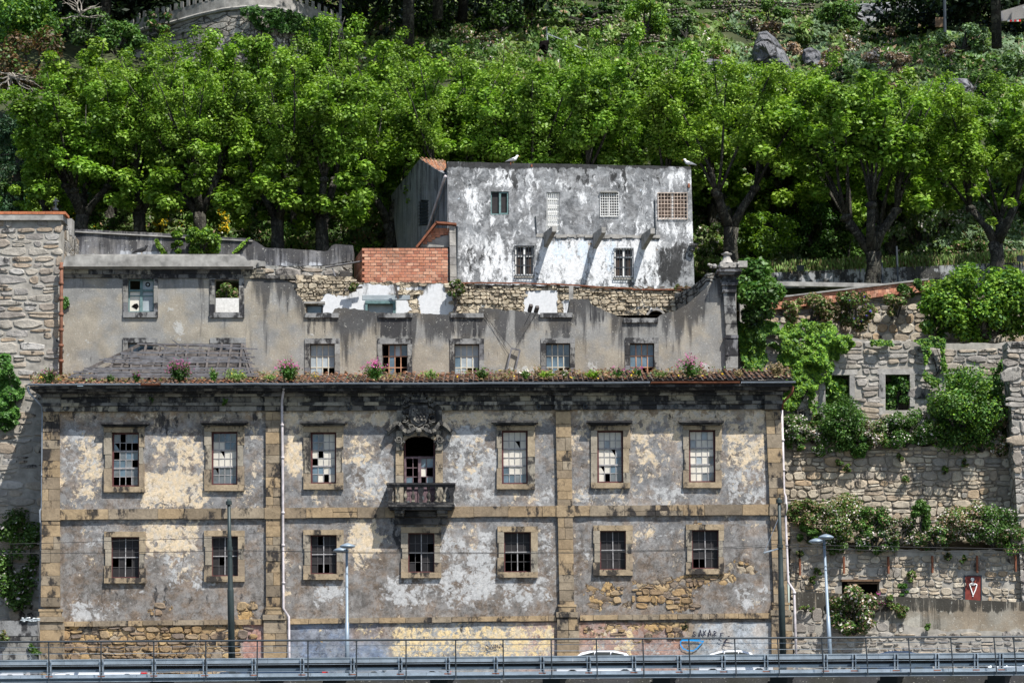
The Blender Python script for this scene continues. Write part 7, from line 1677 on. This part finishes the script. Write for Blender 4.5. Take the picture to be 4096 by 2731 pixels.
# plants on the mansion roof
VG = 'valerian clumps on the mansion roof'
def roofplant(x, w_, h, n, mats, probs, lb, Y=-.4, name='valerian', cat='plant', group=VG, up=.6, upright=.3):
    base = np.array(P(x, 1530, Y)); base[2] = roofz(Y)+.02; s = (D+Y)/F; rs2 = np.random.RandomState(int(x)); RX, RZ = w_*s/2, h*s
    root = thing(name, lb, cat, base, group); mb = MB(); cc, nn2, mi2, ss2 = [], [], [], []
    ns = max(8, n//40)
    for i in range(ns):
        a = rs2.uniform(0, 2*math.pi); q = rs2.uniform(0, 1)**.6; tip = base+np.array([math.cos(a)*RX*q, math.sin(a)*RX*q*.7, RZ*(1-.35*q*q)*rs2.uniform(.65, 1.05)])
        mb.tube([tuple(base+(tip-base)*.03), tuple(base+(tip-base)*.5+np.array([0, 0, RZ*.06])), tuple(tip)], [.012, .009, .005], 3)
        for k_ in range(n//ns):
            t = rs2.uniform(.12, 1); p = base+(tip-base)*t+rs2.randn(3)*RX*.1; fl_ = t > .82 and len(mats) > 1
            cc.append(p); nn2.append(rs2.randn(3)*.5+np.array([0, -.4, .7])); mi2.append((rs2.choice(len(mats)-1, p=None)+1) if fl_ and rs2.rand() < probs else 0); ss2.append(rs2.uniform(.035, .075))
    leaf_mesh('foliage', np.array(cc), np.array(nn2), np.array(ss2), mats, root, .45, mi2, upright, int(x)); mb.build('stem', M['bush'], root); return root
PK = [M['ivy_dark'], M['petal_pink']]
roofplant(196, 95, 62, 900, [M['bush'], M['petal_pink'], M['dry']], .7, 'pink valerian and dry stalks at the left end of the roof')
roofplant(718, 118, 92, 1900, PK, .8, 'large pink valerian in front of the collapsed laths')
roofplant(547, 46, 46, 420, PK, .7, 'small pink valerian in front of the lath roof')
roofplant(1152, 112, 92, 1900, PK, .85, 'round pink valerian left of the second gridded window')
roofplant(1498, 105, 88, 1700, PK, .85, 'pink valerian below the broken gridded window'); roofplant(1724, 60, 48, 500, [M['grass']], 0, 'green grassy tuft between two gridded windows', name='tuft', upright=.7)
roofplant(1928, 66, 50, 700, [M['bush'], M['petal_pink']], .25, 'grey green tuft right of the third gridded window'); roofplant(2102, 50, 42, 420, [M['bush'], M['petal_white']], .5, 'white daisies below the hanging frame', name='daisies')
roofplant(2190, 80, 32, 700, [M['bush_bright'], M['drygrass']], .3, 'yellow green stonecrop under the fourth gridded window', name='stonecrop'); roofplant(2258, 46, 34, 360, [M['bush'], M['petal_white']], .6, 'white daisies under the open pane', name='daisies')
roofplant(2372, 70, 32, 600, [M['bush_bright'], M['drygrass']], .3, 'yellow green stonecrop right of the fourth gridded window', name='stonecrop'); roofplant(2470, 60, 54, 380, PK, .7, 'thin pink valerian left of the fifth gridded window')
roofplant(2545, 70, 50, 380, PK, .7, 'thin pink valerian below the fifth gridded window'); roofplant(2765, 130, 92, 1100, PK, .9, 'tall spreading pink valerian toward the right end of the roof')
roofplant(3110, 90, 60, 600, [M['drygrass'], M['dry']], .5, 'dry grass tuft at the right end of the roof', name='dry_tuft'); roofplant(940, 100, 50, 900, [M['grass'], M['petal_yellow']], .1, 'yellowish grass beside the collapsed laths', name='tuft')
roofplant(850, 60, 52, 500, [M['ivy_dark'], M['drygrass']], .4, 'leafy weed beside the large valerian', name='weed'); roofplant(445, 40, 32, 280, [M['bush']], 0, 'little weed at the foot of the lath roof', name='weed')
roofplant(2150, 50, 74, 160, [M['dry']], 0, 'bare brown twiggy weed by the hanging frame', name='dry_weed', upright=.8); roofplant(2960, 60, 34, 300, [M['drygrass'], M['dry']], .4, 'dry tuft at the foot of the corner pier', name='dry_tuft')
roofplant(1080, 50, 30, 300, [M['grass'], M['drygrass']], .3, 'short grass tuft left of the round valerian', name='tuft'); roofplant(2640, 70, 26, 240, [M['grass'], M['drygrass']], .3, 'short grass tuft right of the fifth gridded window', name='tuft')
# climbers on the grey wall and small plants on the ruins
bush('ivy_bush', 'bright lime green ivy ball on top of the grey cement wall', 'ivy', 808, 965, 66, 55, 9.9, 3600, .085, [M['ivy'], M['ivy_dark']], [.8, .2], seed=170)
bush('ivy_bush', 'smaller lime green ivy column beside the ivy ball', 'ivy', 705, 965, 26, 52, 9.9, 1500, .08, [M['ivy'], M['ivy_dark']], [.8, .2], seed=171, flat=1)
creeper('ivy', 'thin lime ivy strand crawling up the grey wall at its crumbled end', [[(930, 1015), (965, 975), (1000, 953), (990, 965), (950, 1005)]], 10.4, 300, .07, M['ivy'], seed=172, bulge=.1, wob=3, base=(935, 1015))
creeper('ivy', 'small ivy strand left of the lime ivy column', [[(615, 960), (630, 958), (670, 1020), (650, 1020)]], 10.4, 300, .07, M['ivy'], seed=173, bulge=.1, wob=3, base=(660, 1020))
creeper('ivy', 'dark ivy patch peeping beside the rusty downpipe', [[(252, 1185), (272, 1190), (275, 1220), (256, 1240), (250, 1210)]], 3.0, 300, .07, M['ivy_dark'], seed=174, bulge=.15, wob=3, base=(254, 1235))
bush('shrub', 'dark flowering shrub rooted on the post below the white house corner', 'shrub', 1822, 1155, 34, 38, 7.9, 1300, .08, [M['bush'], M['dry'], W_], [.6, .25, .15], seed=175)
bush('weed', 'dry weed on the plaster wall left of the brick wall', 'weed', 1425, 1150, 26, 18, 8.0, 350, .07, [M['drygrass'], M['bush']], [.6, .4], seed=176)
bush('weed', 'green weeds seen through the empty upper window', 'weed', 905, 1175, 52, 45, 7.4, 1500, .08, [M['grass'], M['bush'], M['dry']], [.4, .4, .2], seed=177)
bush('weed', 'weeds lining the right end of the rusty flashing', 'weed', 2740, 1150, 60, 12, 8.0, 500, .07, [M['grass'], M['drygrass']], [.5, .5], seed=178)
bush('weed', 'small fern in the cornice joint between the first two windows', 'weed', 602, 1602, 12, 16, -.35, 160, .05, [M['evergreen'], M['bush']], [.6, .4], seed=179); bush('weed', 'small fern in the cornice above the second window', 'weed', 903, 1606, 14, 16, -.35, 180, .05, [M['bush']], seed=180)
bush('weed', 'dark weed sprouting from the plinth left of the graffiti', 'weed', 2737, 2498, 12, 22, -.3, 220, .05, [M['evergreen'], M['drygrass']], [.6, .4], seed=181)
# ================================================================== viaduct barrier
YV = -10.6
def vy(x, y): return y-x*.0073        # photo height y at x=0 along the barrier
vb = thing('steel_guardrail', 'long galvanised steel guardrail with paired posts along the edge of the viaduct', 'guardrail', P(2048, 2690, YV))
def strip(mb, y0, y1, Yf, Yb, m_=0, x0=-150, x1=4250): mb.pbox(x0, vy(x0, y0), x1, vy(x0, y1), Yf, Yb, m_, y0r=vy(x1, y0), y1r=vy(x1, y1))
mb = MB(); px_ = -150.0
while px_ < 4250:
    strip(mb, 2641, 2659, YV, YV+.12, 0, px_, px_+406); strip(mb, 2637.5, 2641, YV-.03, YV+.3, 0, px_, px_+406); px_ += 407
mb.build('top_beam', M['galv'], vb)
mb = MB()
for k_ in range(6): y = 2662+k_*3.2; mb.tube([P(-150, vy(-150, y), YV+.2), P(4250, vy(4250, y), YV+.2)], .011, 5)
for k_ in range(5): y = 2660.5+k_*3.4; mb.tube([P(-150, vy(-150, y), YV+.36), P(4250, vy(4250, y), YV+.36)], .012, 5)
mb.build('cables', M['wire'], vb)
mb = MB(); strip(mb, 2660, 2684, YV+.42, YV+.46); mb.build('back_beam', M['steel_dark'], vb); 
mb = MB(); strip(mb, 2678, 2689, YV+.12, YV+.3); mb.build('lower_beam', M['steel_blue'], vb)
mb = MB(); px_ = -150.0
while px_ < 4250: strip(mb, 2699, 2712, YV-.15, YV+.4, 0, px_, px_+231); px_ += 232
mb.build('kerb_plate', M['galv'], vb)
posts = [-20, 195, 404, 614, 818, 1014, 1207, 1409, 1600, 1790, 1982, 2168, 2354, 2535, 2716, 2893, 3064, 3302, 3416, 3584, 3748, 3904, 4005, 4160]
for x in posts:
    mb = MB()
    for dx in (-7, 5): mb.pbox(x+dx, vy(x, 2640), x+dx+4.5, vy(x, 2708), YV-.14, YV+.1)
    mb.pbox(x-2.5, vy(x, 2643), x+5, vy(x, 2706), YV-.03, YV+.02, 1)
    mb.pbox(x-13, vy(x, 2704), x+15, vy(x, 2708), YV-.16, YV+.12, 2)
    mb.build('post', [M['galv'], M['steel_dark'], M['rust']], vb)
dg = MB(); strip(dg, 2711, 2714.5, YV-.4, YV+.5); strip(dg, 2714.5, 2726, YV-.25, YV-.2, 1); strip(dg, 2726, 2728.5, YV-.4, YV+.5)
px_ = 2048
dg = dg.build('deck_girder', [M['galv'], M['steel_blue']], None); tag(dg, 'blue grey steel girder running under the guardrail', 'girder')
for x in (210, 640, 1080, 1330, 1760, 2210, 2650, 3120, 3560, 3990):
    mb = MB(); mb.hexa([tuple(P(x-40, vy(x, 2730), YV-.2)), tuple(P(x+30, vy(x, 2730), YV-.2)), tuple(P(x+60, vy(x, 2728), YV-.2)), tuple(P(x-40, vy(x, 2728), YV-.2)), tuple(P(x-40, vy(x, 2775), -9.4)), tuple(P(x+30, vy(x, 2775), -9.4)), tuple(P(x+60, vy(x, 2726), -9.4)), tuple(P(x-40, vy(x, 2726), -9.4))]); mb.build('bracket', M['steel_dark'], dg)
# pedestrian rail in front
YL = -11.1
hr_ = thing('footbridge_railing', 'slender dark handrail with leaning posts and taut wires in front of the guardrail', 'railing', P(2048, 2700, YL))
top_y = lambda x: 2566-x*.0052
mb = MB(); mb.tube([P(x, top_y(x), YL-.12) for x in range(-150, 4300, 150)], .042, 8); mb.build('handrail', M['steel_dark'], hr_)
rp_ = [-15, 195, 404, 615, 823, 1029, 1232, 1426, 1624, 1822, 2012, 2204, 2385, 2571, 2755, 2938, 3110, 3286, 3462, 3633, 3802, 3975, 4053, 4150]
for x in rp_:
    ln_ = max(0, (x-1500))/2600*12
    mb = MB(); q0 = P(x, top_y(x), YL-.12); q1 = P(x+ln_*.9, vy(x, 2690), YL); q2 = P(x+ln_, vy(x, 2726), YL); mb.tube([q0, q1, q2], .028, 6)
    mb.build('post', M['steel_dark'], hr_)
mb = MB()
for y, k_ in ((2589, .006), (2615, .0062), (2664, .0068), (2692, .0072)): mb.tube([P(x, y-x*k_, YL-.02) for x in (-150, 4250)], .011, 5)
mb.build('wires', M['galv'], hr_)
# ================================================================== cars
def car(label, x0, x1, ytop, Yc, body, kind='hatch', flip=False, seed=0):
    s = F/(D+Yc); L_ = (x1-x0)/s; xc = P((x0+x1)/2, 2690, Yc)[0]; zt_ = P((x0+x1)/2, ytop, Yc)[2]; H_ = zt_; w_ = 1.75
    prof = [(-.5, .28), (-.5, .5), (-.49, .62), (-.34, .68), (-.2, .93), (-.08, 1.0), (.18, .99), (.33, .9), (.44, .68), (.5, .6), (.5, .28)]
    if kind == 'sedan': prof = [(-.5, .28), (-.5, .52), (-.47, .62), (-.28, .66), (-.15, .9), (-.04, 1.0), (.14, 1.0), (.28, .86), (.36, .7), (.48, .66), (.5, .5), (.5, .28)]
    if kind == 'van': prof = [(-.5, .2), (-.5, .5), (-.46, .58), (-.36, .62), (-.24, .95), (-.1, 1.0), (.48, .99), (.5, .9), (.5, .2)]
    f = -1 if flip else 1
    pts = [(xc+f*a*L_, b*H_) for a, b in prof]
    if f == 1: pts = pts[::-1]
    root = thing('parked_car', label, 'car', (xc, Yc, 0), 'cars on the road behind the guardrail'); mb = MB(); k = len(pts)
    secs = [(-.5, .93), (-.47, 1.0), (.47, 1.0), (.5, .93)]
    for yy, sc_ in secs:
        for (x, z) in pts:
            tum = 1-.0*(z/H_ > .65); t = max(0, (z/H_-.62)/.38); y_ = Yc+w_*(yy*(1-.22*t)); mb.v.append((xc+(x-xc)*(.985 if sc_ < 1 else 1), y_, z if sc_ == 1 else .28*H_+(z-.28*H_)*.97))
    for a in range(3):
        for i in range(k): j = (i+1) % k; mb.f.append((a*k+i, a*k+j, (a+1)*k+j, (a+1)*k+i)); mb.m.append(0)
    mb.f.append(tuple(range(k-1, -1, -1))); mb.m.append(0); mb.f.append(tuple(range(3*k, 4*k))); mb.m.append(0)
    bo_ = mb.build('body', M[body], root)
    mb = MB(); yF = Yc-w_*.5*(1-.22*.5)-.035
    for a, b in ((-.22, -.05), (-.035, .14), (.155, .3)):
        h1 = np.interp([a, b], [p[0] for p in prof if p[1] > .6], [p[1] for p in prof if p[1] > .6])-.05
        q = [(xc+f*a*L_, H_*.68), (xc+f*b*L_, H_*.68), (xc+f*b*L_, H_*h1[1]), (xc+f*a*L_, H_*max(.7, h1[0]))]
        mb.prism(q if f == 1 else q[::-1], yF-.02, yF+.08)
    mb.build('side_window', M['glass_car'], root)
    for wx in (-.31, .31):
        mb = MB(); xw = xc+f*wx*L_; mb.tube([(xw, Yc-w_*.5-.01, .31), (xw, Yc-w_*.5+.22, .31)], .31, 14); wo_ = mb.build('wheel', M['tyre'], root)
        mb = MB(); mb.tube([(xw, Yc-w_*.5-.03, .31), (xw, Yc-w_*.5+.0, .31)], .18, 10); mb.build('rim', M['galv'], wo_)
    mb = MB(); xt_ = xc+f*.485*L_; mb.box(xt_-.12, xt_+.12, Yc-w_*.47-.06, Yc-w_*.3, .5*H_, .6*H_); mb.build('tail_light', M['tail'], root)
    mb = MB(); xt_ = xc-f*.475*L_; mb.box(xt_-.14, xt_+.14, Yc-w_*.47-.05, Yc-w_*.3, .48*H_, .56*H_); mb.build('headlight', M['pane_frost'], root)
    mb = MB(); xm = xc-f*.2*L_; mb.ball((xm, Yc-w_*.5-.08, H_*.7), (.1, .07, .08), 5); mb.build('mirror', M[body], root)
CARS = [(-180, 108, 2634, -5.5, 'car_white', 'sedan', 1, 'white car cut by the left edge behind the guardrail'), (212, 590, 2640, -5.2, 'car_white', 'van', 0, 'long white car behind the guardrail below the first window'),
 (880, 1310, 2650, -5.6, 'car_dark', 'sedan', 0, 'dark blue car with red tail light behind the guardrail'), (1430, 1800, 2652, -5.2, 'car_silver', 'sedan', 0, 'silver car behind the guardrail below the balcony'),
 (2225, 2560, 2601, -5.6, 'car_white', 'hatch', 0, 'white hatchback whose roof rises above the guardrail'), (2790, 3085, 2601, -5.4, 'car_white', 'hatch', 1, 'white car with its roof just above the guardrail below the graffiti'),
 (3430, 3720, 2604, -5.4, 'car_dark', 'hatch', 0, 'dark car behind the guardrail below the round ramp bush'), (3860, 4200, 2640, -5.6, 'car_silver', 'sedan', 0, 'grey car cut by the right edge behind the guardrail')]
for c_ in CARS: car(c_[7], c_[0], c_[1], c_[2], c_[3], c_[4], c_[5], bool(c_[6]))
# ================================================================== lamps, poles, wires
def lamp(label, x, yh_, xb, Yl, side=-1):
    root = thing('street_lamp', label, 'street lamp', (P(xb, 2735, Yl)[0], Yl, 0.1), 'double headed street lamps on the pavement')
    t = P(x, yh_, Yl); b = np.array([P(xb, 2735, Yl)[0], Yl, .1]); mb = MB(); mb.tube([tuple(b), tuple(b+(t-b)*.45), tuple(b+(t-b)*.452), tuple(t)], [.1, .088, .066, .055], 10); mb.build('pole', M['lamp'], root, True)
    for dx, dz, dy, nm in ((.05, .1, -.35, 'lamp_head'), (-.28, -.02, .5, 'lamp_head')):
        mb = MB(); c = (t[0]+dx, t[1]+dy, t[2]+dz); mb.tube([(c[0], c[1], c[2]+z) for z in (-.05, -.02, .03, .08, .12, .15)], [.27, .34, .33, .24, .14, .03], 16); ho = mb.build(nm, M['lamp'], root, True)
        mb = MB(); mb.tube([(c[0], c[1], c[2]-.075), (c[0], c[1], c[2]-.05)], [.2, .25], 14); mb.build('lamp_glass', M['pane_frost'], ho)
        mb = MB(); mb.tube([tuple(t), (c[0], c[1], c[2]-.03)], .03, 6); mb.build('arm', M['lamp'], ho)
lamp('double headed grey street lamp before the third lower window', 1387, 2196, 1389, -7.6); lamp('double headed grey street lamp before the rubble walls at right', 3296, 2160, 3326, -7.6)
def tram(label, xt, yt, xb, Yl, arm=False):
    root = thing('catenary_pole', label, 'pole', (P(xb, 2735, Yl)[0], Yl, .1), 'dark stepped tram wire poles'); b = np.array([P(xb, 2735, Yl)[0], Yl, .1]); t = P(xt, yt, Yl); ax = lambda k_: tuple(b+(t-b)*k_)
    mb = MB(); mb.tube([ax(0), ax(.5), ax(.505), ax(.515), ax(.77), ax(.775), ax(.785), ax(1)], [.155, .14, .14, .115, .1, .1, .08, .072], 12); mb.build('pole', M['pole'], root, True)
    for k_ in (.72, .97): mb = MB(); p = b+(t-b)*k_; mb.tube([tuple(p), tuple(p+(t-b)*.02)], .13, 10); mb.build('collar', M['pole'], root)
    if arm: mb = MB(); p = b+(t-b)*.72; mb.tube([tuple(p), tuple(p+np.array([-.75, -.3, -.22]))], .035, 6); mb.tube([tuple(b+(t-b)*.9), tuple(p+np.array([-.72, -.3, -.2]))], .012, 4); mb.build('arm', M['galv'], root)
tram('dark stepped tram pole in front of the second lower window', 915, 1996, 929, -7.9); tram('dark stepped tram pole at the right corner of the mansion', 3116, 1990, 3134, -7.9, True)
def wire(label, pts, Y, r=.012):
    mb = MB(); P_ = [P(x, y, Y) for x, y in pts]; mb.tube(P_, r, 4); o = mb.build('overhead_wire', M['wire'], None); tag(o, label, 'wire', 'overhead wires')
wire('upper overhead wire left of the first tram pole', [(-120, 2178), (300, 2168), (600, 2158), (919, 2148)], -8.1); wire('lower overhead wire crossing the whole facade', [(-120, 2214), (500, 2209), (1000, 2201), (1500, 2212), (2200, 2213), (2700, 2202), (3126, 2184)], -8.1)
wire('thin overhead wire just above the lower one right of the lamp', [(1100, 2203), (1500, 2207), (2100, 2210), (2700, 2198), (3060, 2180)], -8.4, .01); wire('overhead wire running off to the right edge from the tram pole', [(3080, 2176), (3600, 2186), (4150, 2196)], -8.1); wire('lower overhead wire at the right over the rubble wall', [(3130, 2190), (3600, 2203), (4150, 2213)], -8.1)
# ================================================================== graffiti (flat paint on the wall)
YG = -.14
def paint(name, label, strokes, mat, r, cat='graffiti'):
    mb = MB()
    for s_ in strokes:
        for (xa, ya), (xb, yb_) in zip(s_, s_[1:]):
            d = math.hypot(xb-xa, yb_-ya)+1e-6; nx_, ny_ = -(yb_-ya)/d*r, (xb-xa)/d*r; ex, ey = (xb-xa)/d*r*.5, (yb_-ya)/d*r*.5
            q = [(xa+nx_-ex, ya+ny_-ey), (xb+nx_+ex, yb_+ny_+ey), (xb-nx_+ex, yb_-ny_+ey), (xa-nx_-ex, ya-ny_-ey)]
            o_ = rnd.uniform(0, .004); mb.quad(*[P(x, y, YG-o_) for x, y in q])
    o = mb.build(name, M[mat], None); tag(o, label, cat)
def LT(ch, x, y, s):
    g = {'S': [[(9, -17), (4, -19), (1, -15), (3, -11), (8, -8), (9, -3), (5, 0), (0, -2)]], 'A': [[(0, 0), (5, -24), (10, 0)], [(1, -6), (10, -5)]], 'K': [[(1, 0), (1, -20)], [(10, -22), (2, -10)], [(2, -11), (8, -2)]], 'R': [[(1, 0), (1, -20), (9, -16), (8, -11), (1, -9), (9, -1)]], 'F': [[(0, 0), (1, -14), (13, -16)], [(2, -7), (8, -8)]], 'E': [[(8, -14), (1, -12), (1, 0)], [(1, -6), (7, -7)]], 'L': [[(0, -8), (0, 0), (6, 1)]]}
    return [[(x+a*s, y+b*s) for a, b in st] for st in g[ch]]
st = LT('S', 2772, 2544, 1)+LT('A', 2796, 2543, 1.05)+LT('K', 2814, 2541, 1)+LT('A', 2833, 2543, 1.1)+LT('R', 2855, 2542, 1)+LT('F', 2881, 2545, .95)
st += [[(2912, 2544), (2918, 2543)], [(2876, 2554), (2880, 2560), (2886, 2562)], [(2908, 2556), (2899, 2566), (2893, 2577), (2902, 2583)], [(2897, 2566), (2912, 2568), (2930, 2573)], [(2905, 2555), (2895, 2568)]]
paint('sprayed_letters', 'black sprayed letters SAKARF fading down to the right on the grey plinth', st, 'spray_black', 1.9)
bowl = [(2722, 2565), (2723, 2578), (2732, 2592), (2750, 2600), (2772, 2601), (2788, 2592), (2800, 2578), (2813, 2563)]
paint('sprayed_bowl', 'bright blue sprayed half round bowl outline on the plinth', [bowl, [(2722, 2565), (2730, 2560), (2760, 2560), (2800, 2562), (2815, 2563)], [(2727, 2556), (2760, 2558), (2800, 2556)], [(2754, 2579), (2756, 2581)]], 'spray_blue', 2.4)
paint('sprayed_tag', 'thin looping black sprayed tag on the flaking plinth', [[(1936, 2607), (1940, 2598), (1948, 2600), (1955, 2606), (1968, 2602), (1984, 2600)], [(1940, 2585), (1946, 2592), (1958, 2594), (1944, 2577), (1964, 2592), (1964, 2577), (1972, 2590), (1975, 2578), (1982, 2592), (1980, 2575), (1990, 2590), (1988, 2578), (1998, 2592), (2001, 2573), (2010, 2586), (2008, 2575)], [(1962, 2598), (1980, 2586), (2026, 2586)]], 'spray_black', 1.0)
YG = -1.12
paint('sprayed_scrawl', 'white and violet scrawl on the low wall at bottom left', [[(112, 2580), (118, 2595), (126, 2602)], [(118, 2615), (125, 2630), (118, 2640)]], 'spray_white', 1.3)
# ================================================================== birds
def bird(name, label, x, y, Y, wing, f=1, s=1.0):
    root = thing(name, label, 'bird', P(x, y, Y)); c = P(x, y, Y); mb = MB(); d = Vector((f, 0, 0))
    body = [(-.2, .1, .02), (-.12, .12, .05), (0, .15, .085), (.1, .19, .08), (.15, .25, .05), (.17, .3, .055), (.21, .31, .04), (.24, .3, .012)]
    mb.tube([(c[0]+f*a*s, c[1], c[2]+b*s) for a, b, _ in body], [r_*s for _, _, r_ in body], 8); mb.build('body', M['feather_w'] if wing == 'feather_g' else M[wing], root, True)
    mb = MB(); mb.hexa([(c[0]+f*a*s, c[1]+e, c[2]+b*s) for e in (-.09*s, .09*s) for a, b in ((-.34, .05), (.05, .12), (.06, .2), (-.1, .19))]); mb.build('wing', M[wing], root)
    mb = MB(); mb.tube([(c[0]+f*.22*s, c[1], c[2]+.3*s), (c[0]+f*.31*s, c[1], c[2]+.28*s)], [.018*s, .006], 5); mb.build('beak', M['beak'] if wing == 'feather_g' else M[wing], root)
    mb = MB(); mb.tube([(c[0], c[1]-.03, c[2]-.02), (c[0], c[1]-.03, c[2]+.1*s)], .008, 4); mb.tube([(c[0]+.03, c[1]+.03, c[2]-.02), (c[0]+.03, c[1]+.03, c[2]+.1*s)], .008, 4); mb.build('leg', M['beak'], root)
bird('seagull', 'white and grey seagull standing on the middle of the white house roof edge', 2052, 653, yh(2052)+.15, 'feather_g', 1, 1.2); bird('seagull', 'white seagull at the right end of the white house roof edge', 2756, 667, yh(2756)+.15, 'feather_g', -1, 1.2)
bird('crow', 'black crow landing on the ruin coping slab', 566, 1017, 3.0, 'feather_k', 1, 1.3)
# unused prototypes
for pr in protos:
    if not pr[1]:
        for ch in list(pr[0].children): bpy.data.objects.remove(ch)
        bpy.data.objects.remove(pr[0])
